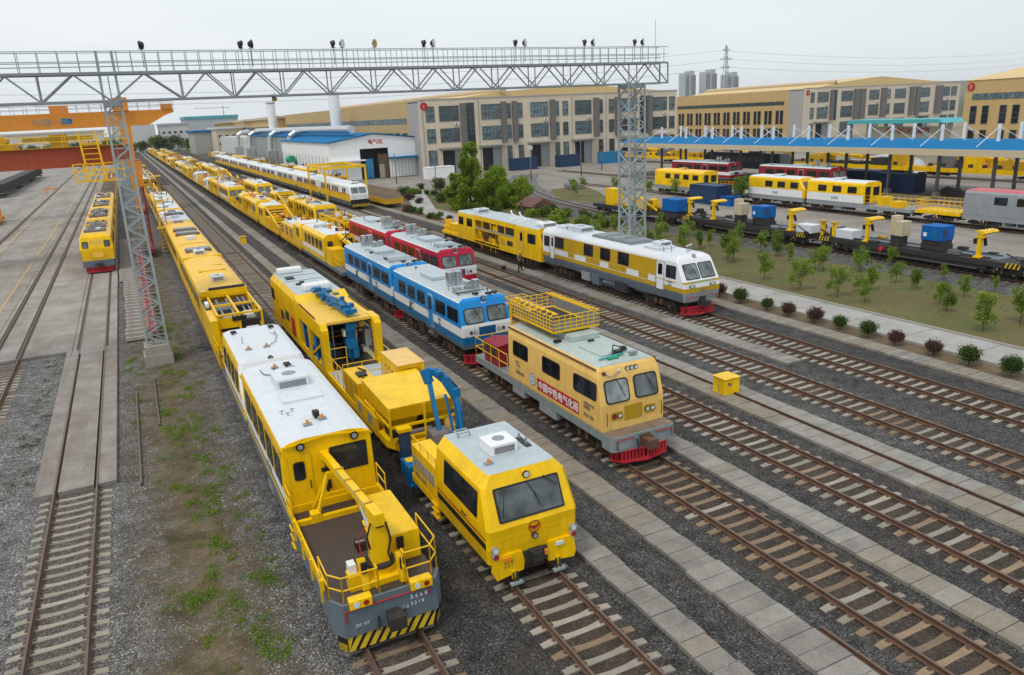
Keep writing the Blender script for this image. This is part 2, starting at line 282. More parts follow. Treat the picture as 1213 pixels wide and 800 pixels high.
def flat_mat(name, c1, c2, scale, fine=.15, rough=.9, joints=None, crack=0., stain=None):
    m, t, b = nodes(name); N = t.nodes.new; L = t.links.new; co = add_coord(t)
    n = N('ShaderNodeTexNoise'); n.inputs['Scale'].default_value = scale; n.inputs['Detail'].default_value = 9; n.inputs['Roughness'].default_value = .68; L(co, n.inputs['Vector'])
    cr = N('ShaderNodeValToRGB'); cr.color_ramp.elements[0].position = .33; cr.color_ramp.elements[1].position = .68
    cr.color_ramp.elements[0].color = (*c1, 1); cr.color_ramp.elements[1].color = (*c2, 1); L(n.outputs[0], cr.inputs[0]); last = cr.outputs[0]
    if stain:
        n4 = N('ShaderNodeTexNoise'); n4.inputs['Scale'].default_value = .12; n4.inputs['Detail'].default_value = 8; n4.inputs['Roughness'].default_value = .7
        mp = N('ShaderNodeMapping'); mp.inputs['Scale'].default_value = (2.5, .5, 1); mp.inputs['Location'].default_value = (5, 3, 0); L(co, mp.inputs[0]); L(mp.outputs[0], n4.inputs['Vector'])
        m4 = N('ShaderNodeMapRange'); m4.inputs[1].default_value = .47; m4.inputs[2].default_value = .66; m4.inputs[4].default_value = .75; L(n4.outputs[0], m4.inputs[0])
        mx = N('ShaderNodeMixRGB'); L(m4.outputs[0], mx.inputs[0]); L(last, mx.inputs[1]); mx.inputs[2].default_value = (*stain, 1); last = mx.outputs[0]
    n2 = N('ShaderNodeTexNoise'); n2.inputs['Scale'].default_value = 22; n2.inputs['Detail'].default_value = 4; L(co, n2.inputs['Vector'])
    m2 = N('ShaderNodeMapRange'); m2.inputs[1].default_value = .3; m2.inputs[2].default_value = .7; m2.inputs[3].default_value = 1-fine; m2.inputs[4].default_value = 1+fine; L(n2.outputs[0], m2.inputs[0])
    s = N('ShaderNodeVectorMath'); s.operation = 'SCALE'; L(last, s.inputs[0]); L(m2.outputs[0], s.inputs['Scale']); last = s.outputs[0]
    if joints:
        br = N('ShaderNodeTexBrick'); br.offset = 0; br.inputs['Scale'].default_value = 1; br.inputs['Brick Width'].default_value = joints[0]; br.inputs['Row Height'].default_value = joints[1]
        br.inputs['Mortar Size'].default_value = .035; br.inputs['Color1'].default_value = (1,1,1,1); br.inputs['Color2'].default_value = (.88,.88,.88,1); br.inputs['Mortar'].default_value = (.45,.42,.4,1); L(co, br.inputs['Vector'])
        mm = N('ShaderNodeMixRGB'); mm.blend_type = 'MULTIPLY'; mm.inputs[0].default_value = 1; L(last, mm.inputs[1]); L(br.outputs[0], mm.inputs[2]); last = mm.outputs[0]
    L(last, b.inputs['Base Color']); b.inputs['Roughness'].default_value = rough; b.inputs['Specular IOR Level'].default_value = .25
    bp = N('ShaderNodeBump'); bp.inputs['Strength'].default_value = .35; bp.inputs['Distance'].default_value = .02; L(n2.outputs[0], bp.inputs['Height']); L(bp.outputs[0], b.inputs['Normal'])
    return m
mat['yardconc'] = flat_mat('yard_concrete', (.24,.22,.195), (.37,.35,.325), .35, stain=(.19,.155,.13), joints=(5., 6.))
mat['slabconc'] = flat_mat('track_slab_concrete', (.20,.175,.155), (.31,.285,.26), .8, stain=(.14,.11,.09))
mat['plaza'] = flat_mat('plaza_concrete', (.23,.21,.185), (.33,.305,.275), .25, stain=(.17,.15,.13), joints=(6., 5.))
mat['pathc'] = flat_mat('path_concrete', (.30,.29,.275), (.42,.41,.395), .5, joints=(30., 4.))
mat['walk1'] = flat_mat('walkway_slab_grey', (.165,.155,.14), (.27,.25,.225), 1.2, fine=.2); mat['walk2'] = flat_mat('walkway_slab_pale', (.20,.19,.17), (.31,.295,.265), 1.2, fine=.2); mat['walk3'] = flat_mat('walkway_slab_brown', (.19,.165,.13), (.28,.25,.205), 1.2, fine=.2)
mat['grass'] = flat_mat('thin_grass', (.075,.10,.025), (.15,.125,.055), .22, fine=.35, stain=(.13,.085,.045))
mat['dirt'] = flat_mat('brown_dirt', (.085,.06,.035), (.17,.125,.075), .7, fine=.3)
mat['far'] = flat_mat('far_countryside', (.05,.075,.03), (.12,.12,.08), .01, fine=.1)
mat['ypaint'] = M('worn_yellow_line', (.50,.36,.12), .8, var=.4, scale=1, stretch=1, fine=.3, dirt=.8, dirtcol=(.28,.26,.23)); mat['groove'] = M('rail_groove', (.06,.045,.035), .9, var=.3)
# soil with weeds merging into gravel
def soil_mat():
    m, t, b, gr, co = ballast_mat('soil_and_gravel', [(-8, 1.35), (62, 1.35)], 1.0, .2); N = t.nodes.new; L = t.links.new
    n = N('ShaderNodeTexNoise'); n.inputs['Scale'].default_value = .9; n.inputs['Detail'].default_value = 9; n.inputs['Roughness'].default_value = .7; L(co, n.inputs['Vector'])
    cr = N('ShaderNodeValToRGB'); e = cr.color_ramp.elements; e[0].position = .3; e[0].color = (.055,.042,.026,1); e[1].position = .72; e[1].color = (.21,.165,.11,1); x = e.new(.5); x.color = (.12,.09,.055,1)
    L(n.outputs[0], cr.inputs[0])
    nm = N('ShaderNodeTexNoise'); nm.inputs['Scale'].default_value = 1.5; nm.inputs['Detail'].default_value = 9; nm.inputs['Roughness'].default_value = .75; mpm = N('ShaderNodeMapping'); mpm.inputs['Location'].default_value = (3, 17, 0); L(co, mpm.inputs[0]); L(mpm.outputs[0], nm.inputs['Vector'])
    mm_ = N('ShaderNodeMapRange'); mm_.inputs[1].default_value = .5; mm_.inputs[2].default_value = .68; mm_.inputs[4].default_value = .8; L(nm.outputs[0], mm_.inputs[0])
    gm = N('ShaderNodeMixRGB'); L(mm_.outputs[0], gm.inputs[0]); L(cr.outputs[0], gm.inputs[1]); gm.inputs[2].default_value = (.055,.075,.016,1)
    nf = N('ShaderNodeTexNoise'); nf.inputs['Scale'].default_value = 26; nf.inputs['Detail'].default_value = 4; L(co, nf.inputs['Vector']); mf = N('ShaderNodeMapRange'); mf.inputs[1].default_value = .3; mf.inputs[2].default_value = .7; mf.inputs[3].default_value = .6; mf.inputs[4].default_value = 1.45; L(nf.outputs[0], mf.inputs[0])
    sf = N('ShaderNodeVectorMath'); sf.operation = 'SCALE'; L(gm.outputs[0], sf.inputs[0]); L(mf.outputs[0], sf.inputs['Scale'])
    sp = N('ShaderNodeSeparateXYZ'); L(co, sp.inputs[0])
    # distance from the strip's middle line, wobbling
    def mth(op, a, bb):
        k = N('ShaderNodeMath'); k.operation = op
        for i, q in enumerate((a, bb)):
            if q is None: continue
            if isinstance(q, (int, float)): k.inputs[i].default_value = q
            else: L(q, k.inputs[i])
        return k.outputs[0]
    n2 = N('ShaderNodeTexNoise'); n2.inputs['Scale'].default_value = .45; n2.inputs['Detail'].default_value = 8; n2.inputs['Roughness'].default_value = .72; L(co, n2.inputs['Vector'])
    d = mth('ABSOLUTE', mth('SUBTRACT', sp.outputs[0], .1), None)
    d = mth('ADD', d, mth('MULTIPLY', mth('SUBTRACT', n2.outputs[0], .5), 5.0))
    vv = N('ShaderNodeTexVoronoi'); vv.inputs['Scale'].default_value = 19; L(co, vv.inputs['Vector']); vs_ = N('ShaderNodeSeparateColor'); L(vv.outputs['Color'], vs_.inputs[0])
    d = mth('ADD', d, mth('MULTIPLY', mth('SUBTRACT', vs_.outputs[1], .45), 2.6))
    mr = N('ShaderNodeMapRange'); mr.inputs[1].default_value = 1.3; mr.inputs[2].default_value = 1.75; L(d, mr.inputs[0])
    mx = N('ShaderNodeMixRGB'); L(mr.outputs[0], mx.inputs[0]); L(sf.outputs[0], mx.inputs[1]); L(gr, mx.inputs[2]); L(mx.outputs[0], b.inputs['Base Color'])
    return m
mat['soil'] = soil_mat()

def sheet(name, polys, m, z, thick=0):
    mb = MB()
    for p in polys:
        if thick: mb.prism([(x, y) for x, y in p], 'z', z-thick, z, m)
        else: mb.add([(x, y, z) for x, y in p], [tuple(range(len(p)))], m)
    o = mb.build(name); tag(o, kind='structure'); return o
def rect(x0, x1, y0, y1): return [(x0,y0),(x1,y0),(x1,y1),(x0,y1)]
sheet('ground', [rect(-2500, 5200, -150, 3800)], 'far', -.6)
sheet('soil_strip', [rect(-2.35, 2.6, -5, 130)], 'soil', -.205)
sheet('ballast_bed', [rect(-60, -2.35, -5, 56), rect(2.6, 36.6, -5, 720), rect(-2.35, 2.6, 130, 720), rect(52.6, 60.8, -5, 104)], 'ballast', -.21)
sheet('concrete_yard', [rect(-120, -5.3, 55.1, 720), rect(-5.3, -2.38, 54, 720)], 'yardconc', -.035, .25)
sheet('track_slab', [rect(-5.3, -4.62, 32.3, 54), rect(-4.46, -3.2, 32.3, 54), rect(-3.04, -2.38, 32.3, 54)], 'slabconc', -.03, .26)
sheet('painted_line', [rect(-11.05, -10.9, 58, 100), rect(-11.0, -10.85, 104, 150), rect(-10.9, -10.75, 160, 300), rect(-15.6, -15.45, 100, 300)], 'ypaint', -.031)
sheet('rail_groove', [rect(c+s*.80-.13*(s<0)-0.0*(s>0), c+s*.80+.13*(s>0), 55.2, 500) for c in (-3.83,) for s in (-1,1)]
      + [rect(c+s*.7525-.2, c+s*.7525+.2, 55.2, 500) for c in (-8.75,) for s in (-1,1)] + [rect(-16.85, -16.3, 60, 500)], 'groove', -.0315)
sheet('verge_soil', [rect(36.6, 38.0, -5, 82), rect(36.6, 48, 82, 200)], 'dirt', -.15)
sheet('paved_path', [rect(38.15, 41.35, -5, 110), [(38.15,110),(41.35,110),(51,142),(47,142)]], 'pathc', -.06, .12)
kb = MB(); kb.box(41.35, 41.5, -5, 110, -.3, .04, 'conc'); kb.box(38.0, 38.15, -5, 110, -.3, 0, 'conc'); tag(kb.build('path_kerb'), kind='structure')
sheet('grass_field', [[(41.5,-5),(52.6,-5),(52.6,95),(54.5,105),(59,122),(64,136),(52,142),(41.5,110)], [(61.5,90),(72,112),(76,124),(68,122),(61.5,108)], [(61.2,30),(63,30),(64.5,90),(61.2,90)]], 'grass', -.12)
sheet('plaza', [[(60.8,-5),(420,-5),(420,420),(46,420),(46,200),(38,200),(36.6,200),(48,142),(64,136),(60.8,104)]], 'plaza', -.16)

def walkway(x0, x1, y0, y1, seg=.62, name='walkway', far=None):
    mb = MB(); y = y0; rr = random.Random(int(x0*10))
    tone = 'walk1'
    while y < y1:
        if y > 120: seg = 6
        if rr.random() < .12: tone = rr.choice(['walk1','walk1','walk2','walk3'])
        t = tone if rr.random() < .8 else rr.choice(['walk1','walk2','walk3'])
        d = rr.uniform(-.02, .02); z = -.085+rr.uniform(-.012, .012)
        mb.box(x0+d, x1+d+rr.uniform(-.015,.015), y+.012, y+seg-.012, -.24, z, t); y += seg
    return tag(mb.build(name), kind='structure')
walkway(10.85, 11.72, -4, 620); walkway(13.15, 14.25, 15.6, 620); walkway(13.05, 14.3, -4, 15.55)
walkway(18.1, 19.1, -4, 240); walkway(23.4, 24.38, -4, 240); walkway(24.58, 25.5, -4, 240)
walkway(29.85, 30.95, 28.2, 240, .5); walkway(35.35, 36.55, -4, 260, .42)

# sleepers and rails
def sleeper_mesh(name, m):
    mb = MB(); xs = [-1.25,-.95,-.55,-.3,0,.3,.55,.95,1.25]; zt = [-.195,-.165,-.17,-.195,-.202,-.195,-.17,-.165,-.195]; hw = [.11,.12,.115,.10,.10,.10,.115,.12,.11]
    vs = []
    for x, z, h in zip(xs, zt, hw): vs += [(x,-h-.03,-.4),(x,-h,z-.01),(x,-h+.015,z),(x,h-.015,z),(x,h,z-.01),(x,h+.03,-.4)]
    fs = []
    for i in range(len(xs)-1):
        for j in range(5): a = i*6+j; fs.append((a, a+1, a+7, a+6)[::-1])
    n = len(xs)-1; fs += [(0,1,2,3,4,5)[::-1], tuple(n*6+j for j in range(6))]
    mb.add(vs, [f[::-1] for f in fs], m)
    for x in (-.7525,.7525):
        for s in (-1,1): mb.box(x+s*.13-.035, x+s*.13+.035, -.05, .05, -.18, -.14, 'railside')
    return mb.mesh(name)
SLM = {'g': sleeper_mesh('sleeper', 'sleeper'), 'b': sleeper_mesh('sleeper', 'sleeperb')}
def rail_on(pts, off):
    mb = MB(); P = [Vector((x, y, 0)) for x, y in pts]; prof = [(-.07,-.176),(-.07,-.16),(-.012,-.135),(-.012,-.04),(-.036,-.03),(-.036,0),(.036,0),(.036,-.03),(.012,-.04),(.012,-.135),(.07,-.16),(.07,-.176)]
    rings = []
    for i, p in enumerate(P):
        d = (P[min(i+1,len(P)-1)]-P[max(i-1,0)]).normalized(); nrm = Vector((d.y,-d.x,0))
        rings.append([p+nrm*(off+a)+Vector((0,0,b)) for a, b in prof])
    k = len(prof)
    for a, b in zip(rings, rings[1:]):
        vs = a+b
        for j in range(k-1): mb.add([a[j],a[j+1],b[j+1],b[j]], [(0,1,2,3)], 'railtop' if j == 5 else 'railside')
    return mb
def track(label, X, y0, y1, parts=(), stuff=(), kinds='g', pts=None, step=.585, group='parallel tracks of the yard'):
    t = thing('railway_track', label, 'railway track', (0,0,0), 0, group)
    pts = pts or [(X, y0), (X, y1)]
    for s in (-1,1): rail_on(pts, s*.7525).build('rail', t)
    rr = random.Random(int(X*10)); cnt = 0
    for a, b in parts:
        y = a
        while y < b and cnt < 98:
            inst('sleeper', SLM[rr.choice(kinds)], t, (X+rr.uniform(-.02,.02), y, rr.uniform(-.008,.008)), (0,0,rr.uniform(-.012,.012))); y += step; cnt += 1
    if stuff:
        mb = MB()
        for a, b in stuff:
            y = a
            while y < b: mb.box(X-1.25, X+1.25, y-.12, y+.12, -.4, -.19, 'sleeper'); y += step
        tag(mb.build('sleeper_run', t), kind='stuff')
    return t
track('track with concrete sleepers running into a slab at the left edge of the photo', -3.83, -4, 420, parts=[(9, 32.1)])
track('track beneath the red gantry crane, set flush in the wide concrete yard', -8.75, -4, 420, parts=[(30, 55)], kinds='ggb')
track('track under the yellow rail crane wagon and the long yellow-roofed train', 4.36, -4, 420, parts=[(7, 23)], stuff=[(23,60)], kinds='gb')
track('track under the yellow cab with the blue digger arm, empty farther back', 9.0, -4, 560, parts=[(7, 26),(52, 90)], stuff=[(91,220)], kinds='gggb')
track('track under the cream inspection car, its sleepers rust-stained in front', 16.44, -4, 600, parts=[(5, 40)], stuff=[(40,84)], kinds='bbbg')
track('track whose front is empty and on which the red railcars stand', 21.4, -4, 520, parts=[(6, 54)], stuff=[(54,80)], kinds='gggb')
track('empty track beside the worker and the yellow trackside box', 27.96, -4, 480, parts=[(9, 69.5)], stuff=[(69.5,150)], kinds='gggb')
track('track under the white and ochre train, beside the slab walkway', 32.52, -4, 480, parts=[(11, 60),(82,92)], stuff=[(92,160)], kinds='g')
# curving track with the flat wagons
cp = [(57.6, -4), (57.6, 60), (57.7, 85), (58.1, 93), (59.0, 101), (61, 111), (64, 121.5), (68, 132.5), (74, 145), (82, 158)]
t = track('curving track under the black flat wagons, swinging right behind the tree', 57.6, -4, 0, pts=cp, group=None)
mb = MB(); acc = 0
for (xa, ya), (xb, yb) in zip(cp, cp[1:]):
    d = Vector((xb-xa, yb-ya, 0)); Ld = d.length; d.normalize(); nrm = Vector((d.y, -d.x, 0)); s = 0
    while s < Ld:
        c = Vector((xa, ya, 0))+d*s; a = nrm*1.25; b = d*.12
        vs = [c-a-b, c+a-b, c+a+b, c-a+b]; mb.add([(v.x,v.y,-.4) for v in vs]+[(v.x,v.y,-.19) for v in vs], [(4,5,6,7),(0,1,5,4),(1,2,6,5),(2,3,7,6),(3,0,4,7)], 'sleeper'); s += .7
tag(mb.build('sleeper_run', t), kind='stuff')
mb = MB()
for i in range(4, len(cp)-1):
    (xa,ya),(xb,yb) = cp[i-1], cp[i]; d = Vector((xb-xa,yb-ya,0)).normalized(); 
bed = []; 
L_, R_ = [], []
for i in range(3, len(cp)):
    p = Vector((*cp[i],0)); d = (Vector((*cp[min(i+1,len(cp)-1)],0))-Vector((*cp[i-1],0))).normalized(); nrm = Vector((d.y,-d.x,0))
    L_.append(p-nrm*3); R_.append(p+nrm*3)
for i in range(len(L_)-1): mb.add([(v.x,v.y,-.13) for v in (L_[i],R_[i],R_[i+1],L_[i+1])], [(0,1,2,3)], 'ballastl')
tag(mb.build('curve_ballast'), kind='structure')
track('track under the yellow railcars and the grey railcar on the plaza', 77.6, -4, 130, stuff=[(20,120)], group=None)
track('track beneath the blue canopy under the dark red railcars', 92.0, -4, 160, stuff=[(40,150)], group=None)
for X in (-16.57,):
    tag(rail_on([(X,60),(X,420)], 0).build('crane_rail'), 'single steel crane rail sunk in the concrete at the left of the yard', 'crane rail')
tag(rail_on([(24.48,-4),(24.48,240)], 0).build('cable_rail'), 'single dark rail lying in the slot between two rows of walkway slabs', 'rail')
mb = MB(); mb.box(13.0, 13.06, 10, 15.0, -.2, -.04, 'rust'); tag(rail_on([(14.42,2),(14.42,12)],0).build('spare_rail'), 'spare rusty rail lying beside the walkway at the bottom right', 'rail')
for X,(a,b),l in ((-1.5,(31.5,44),'rusty rail half buried in the soil, nearer the slab track'), (-.55,(38,46),'short rusty rail half buried in the soil by the mast foot')):
    tag(rail_on([(X,a),(X+.05,b)],0).build('buried_rail', loc=(0,0,-.08)), l, 'rail')

# ---------------- rail vehicles: shared pieces ----------------
def wheelset_mesh():
    mb = MB()
    for s in (-1,1):
        mb.tube((s*.70,0,.42),(s*.80,0,.42), .42, 'wheel', 16); mb.tube((s*.66,0,.42),(s*.70,0,.42), .46, 'wheel', 16); mb.tube((s*.80,0,.42),(s*.83,0,.42), .13, 'dark', 8)
    mb.tube((-.7,0,.42),(.7,0,.42), .08, 'dark', 8); return mb.mesh('wheelset')
def bogie_mesh():
    mb = MB()
    for s in (-1,1):
        mb.prism([(-1.75,.62),(-1.55,.75),(-.7,.72),(-.4,.55),(.4,.55),(.7,.72),(1.55,.75),(1.75,.62),(1.7,.45),(.5,.35),(-.5,.35),(-1.7,.45)], 'x', s*1.12-.06, s*1.12+.06, 'dark')
        for y in (-1.2,1.2): mb.box(s*1.22-.1, s*1.22+.1, y-.17, y+.17, .27, .57, 'dark'); mb.tube((s*1.33,y,.42),(s*1.37,y,.42),.1,'wheel',8)
        for y in (-.28,.28): mb.tube((s*1.25,y,.4),(s*1.25,y,.82), .11, 'rust', 8)
        mb.bar((s*1.3,-.75,.35),(s*1.3,-.5,.85),.05,.05,'dark')
    mb.box(-.9,.9,-.25,.25,.45,.8,'dark'); mb.box(-.9,.9,-1.9,-1.8,.5,.62,'dark'); mb.box(-.9,.9,1.8,1.9,.5,.62,'dark')
    return mb.mesh('bogie')
BOG, WHS = bogie_mesh(), wheelset_mesh()
def bogies(root, ys, subs=True):
    for y in ys:
        b = inst('bogie', BOG, root, (0,y,0))
        if subs:
            for d in (-1.2,1.2): inst('wheelset', WHS, b, (0,d,0))
def coupler(root, y, s, m='dark'):
    mb = MB(); mb.box(-.16,.16,min(y,y+s*.55),max(y,y+s*.55),.78,1.02,m); mb.box(-.22,.22,min(y+s*.3,y+s*.62),max(y+s*.3,y+s*.62),.72,1.08,m); mb.tube((-.35,y,1.0),(-.42,y+s*.2,.6),.03,'black'); mb.tube((.35,y,1.0),(.3,y+s*.25,.55),.03,'black')
    return mb.build('coupler', root)
def under_gear(root, L, seed, y0=4, y1=None, hw=1.35, z=1.1, frame='dark'):
    rr = random.Random(seed); mb = MB(); y1 = y1 or L-4; y = y0
    mb.box(-.35, .35, .4, L-.4, z-.25, z, 'dark')
    while y < y1-.6:
        l = rr.uniform(.7, 1.9); k = rr.random()
        for s in (-1,1):
            if rr.random() < .25: continue
            if k < .35: mb.tube((s*(hw-.38), y, .72), (s*(hw-.38), y+l, .72), .26, rr.choice(['dark','grey']), 10)
            else: mb.box(s*(hw-.33)-.32, s*(hw-.33)+.32, y, min(y+l,y1), rr.uniform(.38,.55), z-.02, rr.choice(['dark','grey','dark','midgrey']))
            if rr.random() < .5: mb.tube((s*(hw-.05), y, rr.uniform(.7,.95)), (s*(hw-.05), y+l, rr.uniform(.7,.95)), .025, 'dark')
        y += l+rr.uniform(.1,.5)
    return mb.build('underframe_gear', root)
def lerp(tab, z, k):
    if z <= tab[0][0]: return tab[0][k]
    for a, b in zip(tab, tab[1:]):
        if z <= b[0]: f = (z-a[0])/(b[0]-a[0]+1e-9); return a[k]+(b[k]-a[k])*f
    return tab[-1][k]
class Shell:
    # levels: (z, half width, front y, back y (inwards), side material of the strip above, front material of the strip above)
    def __init__(s, L, lv, ch=.12, chb=.05, roof='roofw', back=None, chm=None): s.L = L; s.lv = lv; s.ch = ch; s.chb = chb; s.roof = roof; s.back = back; s.chm = chm
    def body(s, root, name='body'):
        mb = MB(); rings = []; L = s.L
        for l in s.lv:
            z, hw, yf, yb = l[:4]; c = min(s.ch, hw*.6); cb = min(s.chb, hw*.6)
            rings.append([(-hw,yf+c,z),(-hw+c*.8,yf,z),(hw-c*.8,yf,z),(hw,yf+c,z),(hw,L-yb-cb,z),(hw-cb*.8,L-yb,z),(-hw+cb*.8,L-yb,z),(-hw,L-yb-cb,z)])
        for i in range(len(rings)-1):
            a, b = rings[i], rings[i+1]; ms, mf = s.lv[i][4], s.lv[i][5]; mbk = (s.back or {}).get(i, mf) if isinstance(s.back, dict) else (s.back or mf)
            for j in range(8):
                k = (j+1)%8; m = ms if j in (3,7) else (mf if j < 3 else mbk)
                if s.chm and j in (0,2): m = ms
                mb.add([a[j],a[k],b[k],b[j]], [(0,1,2,3)], m)
        mb.add(rings[-1], [tuple(range(8))], s.roof); mb.add(rings[0], [tuple(range(7,-1,-1))], 'dark')
        return mb.build(name, root)
    def side(s, mb, sd, ya, yb, za, zb, o0, o1, m, r=0, inset=0):
        h0, h1 = lerp(s.lv, za, 1), lerp(s.lv, zb, 1)
        if sd < 0: mb.patch((-h0,yb,za),(-h0,ya,za),(-h1,ya,zb),(-h1,yb,zb), o0, o1, m, r, inset)
        else: mb.patch((h0,ya,za),(h0,yb,za),(h1,yb,zb),(h1,ya,zb), o0, o1, m, r, inset)
    def front(s, mb, xa, xb, za, zb, o0, o1, m, r=0, inset=0):
        f0, f1 = lerp(s.lv, za, 2), lerp(s.lv, zb, 2)
        mb.patch((xa,f0,za),(xb,f0,za),(xb,f1,zb),(xa,f1,zb), o0, o1, m, r, inset)
    def rear(s, mb, xa, xb, za, zb, o0, o1, m, r=0, inset=0):
        f0, f1 = s.L-lerp(s.lv, za, 3), s.L-lerp(s.lv, zb, 3)
        mb.patch((xb,f0,za),(xa,f0,za),(xa,f1,zb),(xb,f1,zb), o0, o1, m, r, inset)
    def seams(s, root, ys, z0, z1, m='yelold', sides=(-1,1), bolts=True):
        mb = MB()
        for sd in sides:
            for y in ys:
                s.side(mb, sd, y-.009, y+.009, z0, z1, 0, .007, m)
        mb.build('panel_seam', root)
    def windows(s, root, ws, sides=(-1,1), frame='black', r=.08, g='glass', divider=True, fw=.05):
        for sd in sides:
            for (ya, yb, za, zb) in ws:
                mb = MB(); s.side(mb, sd, ya, yb, za, zb, -.01, .022, frame, r); s.side(mb, sd, ya, yb, za, zb, .0, .03, g, max(r-.02,0), fw)
                if divider and yb-ya > .9: ym = (ya+yb)/2; s.side(mb, sd, ym-.02, ym+.02, za+fw, zb-fw, .0, .036, frame)
                mb.build('window', root)
    def fwindows(s, root, ws, frame='black', r=.1, g='wscreen', rear=False, wiper=True, name='windscreen', fw=.06):
        for (xa, xb, za, zb) in ws:
            mb = MB(); f = s.rear if rear else s.front
            f(mb, xa, xb, za, zb, -.01, .025, frame, r); f(mb, xa, xb, za, zb, 0, .035, g, r*.8, fw)
            o = mb.build(name, root)
            if wiper:
                yo = lambda z: lerp(s.lv, z, 2)-.07; xm = (xa+xb)/2
                wb = MB(); wb.tube((xm,yo(zb),zb+.03),(xm+.22,yo((za+zb)/2)-.02,(za+zb)/2+.05), .013, 'black', 5); wb.tube((xm+.1,yo(zb-.15)-.02,zb-.15),(xm+.3,yo(za+.2)-.02,za+.22), .012, 'black', 5); wb.build('wiper', o)
    def doors(s, root, ds, sides=(-1,), m='white', frame='grey', glassz=None):
        for sd in sides:
            for (ya, yb, za, zb) in ds:
                mb = MB(); s.side(mb, sd, ya, yb, za, zb, -.01, .02, frame, .05); s.side(mb, sd, ya, yb, za, zb, 0, .032, m, .04, .035)
                s.side(mb, sd, ya+.18, yb-.18, zb-(zb-za)*.45, zb-.15, 0, .045, 'glass', .06)
                o = mb.build('door', root)
                hb = MB(); x = sd*(lerp(s.lv, (za+zb)/2, 1)+.07)
                for y in (ya-.06, yb+.06): hb.tube((x,y,za+.1),(x,y,za+1.25), .016, 'galv', 5)
                hb.build('handrail', o)
def railing(root, pts, z0, h, m='yelrail', mid=2, r=.022, post=.9, name='railing', posts=True):
    mb = MB()
    for (a, b) in zip(pts, pts[1:]):
        a = Vector(a); b = Vector(b)
        for k in range(1, mid+1): zz = z0+h*k/mid; mb.tube((a.x,a.y,zz),(b.x,b.y,zz), r, m, 6)
        n = max(1, int((b-a).length/post))
        for i in range(n+1): p = a+(b-a)*i/n; mb.tube((p.x,p.y,z0),(p.x,p.y,z0+h), r, m, 6)
    return mb.build(name, root)
def plough(root, y, m='plow', hw=1.35, z0=.12, z1=.62, depth=.45):
    mb = MB(); vs = [(-hw,y+.5,z0),(0,y-depth*.2,z0),(hw,y+.5,z0),(-hw,y+.35,z1),(0,y,z1),(hw,y+.35,z1)]
    n = 5
    mb.prism([(-hw,y+.55),(-hw*.75,y+.1),(0,y-.12),(hw*.75,y+.1),(hw,y+.55),(hw,y+.62),(-hw,y+.62)], 'z', z0, z0+.07, m)
    mb.prism([(-hw,y+.5),(-hw*.75,y+.15),(0,y),(hw*.75,y+.15),(hw,y+.5),(hw,y+.6),(-hw,y+.6)], 'z', z1-.05, z1, m)
    for s in (-1,1):
        for i in range(8):
            f = .08+i*.115; x = s*hw*f; yy = y-.05+(.1+.15*f if f < .78 else .25+(f-.75)*1.3)
            mb.bar((x,yy,z0+.03),(x,yy+.02,z1-.02), .085, .03, m)
    mb.box(-hw*.95, hw*.95, y+.5, y+.62, z0, z1, m)
    return mb.build('snow_plough', root)
def lamp_pair(root, y, z, xs, r=.09, m='chrome'):
    for x in xs:
        mb = MB(); mb.tube((x,y+.02,z),(x,y-.05,z), r, m, 12); mb.tube((x,y-.05,z),(x,y-.06,z), r*.78, 'lamp', 12); mb.build('headlight', root)
def roofbox(root, x0, x1, y0, y1, z0, z1, m, name='roof_unit', grille=True, bev=.03):
    mb = MB(); mb.box(x0,x1,y0,y1,z0,z1,m)
    o = mb.build(name, root, bevel=bev)
    if grille:
        g = MB(); n = 5
        for i in range(n): zz = z0+(z1-z0)*(.2+.6*i/n); g.box(x0+.12, x1-.12, y0-.012, y0+.01, zz, zz+.025, 'fin')
        cx, cy = (x0+x1)/2, (y0+y1)/2; rad = min(x1-x0, y1-y0)*.22
        g.tube((cx,cy,z1),(cx,cy,z1+.012), rad, 'midgrey', 16); g.build('grille', o)
    return o
def beacon(root, x, y, z, m='amber'):
    mb = MB(); mb.box(x-.14,x+.14,y-.09,y+.09,z,z+.05,'midgrey'); mb.tube((x,y,z+.05),(x,y,z+.17),.055,m,10); mb.build('warning_beacon', root)
def horn(root, x, y, z):
    mb = MB(); mb.tube((x,y,z+.1),(x,y-.4,z+.12),.02,'black',8,.07); mb.tube((x+.14,y,z+.1),(x+.14,y-.3,z+.12),.02,'black',8,.06); mb.box(x-.05,x+.2,y,y+.12,z,z+.12,'black'); mb.build('horn', root)
def steps(root, x, y, z1, m='yel'):
    mb = MB(); s = 1 if x > 0 else -1
    for yy in (y-.25, y+.25): mb.bar((x,yy,.3),(x,yy,z1),.03,.05,m)
    for k in range(3): mb.box(x-.1, x+.1, y-.25, y+.25, .35+k*(z1-.3)/3, .38+k*(z1-.3)/3, m)
    mb.build('step', root)
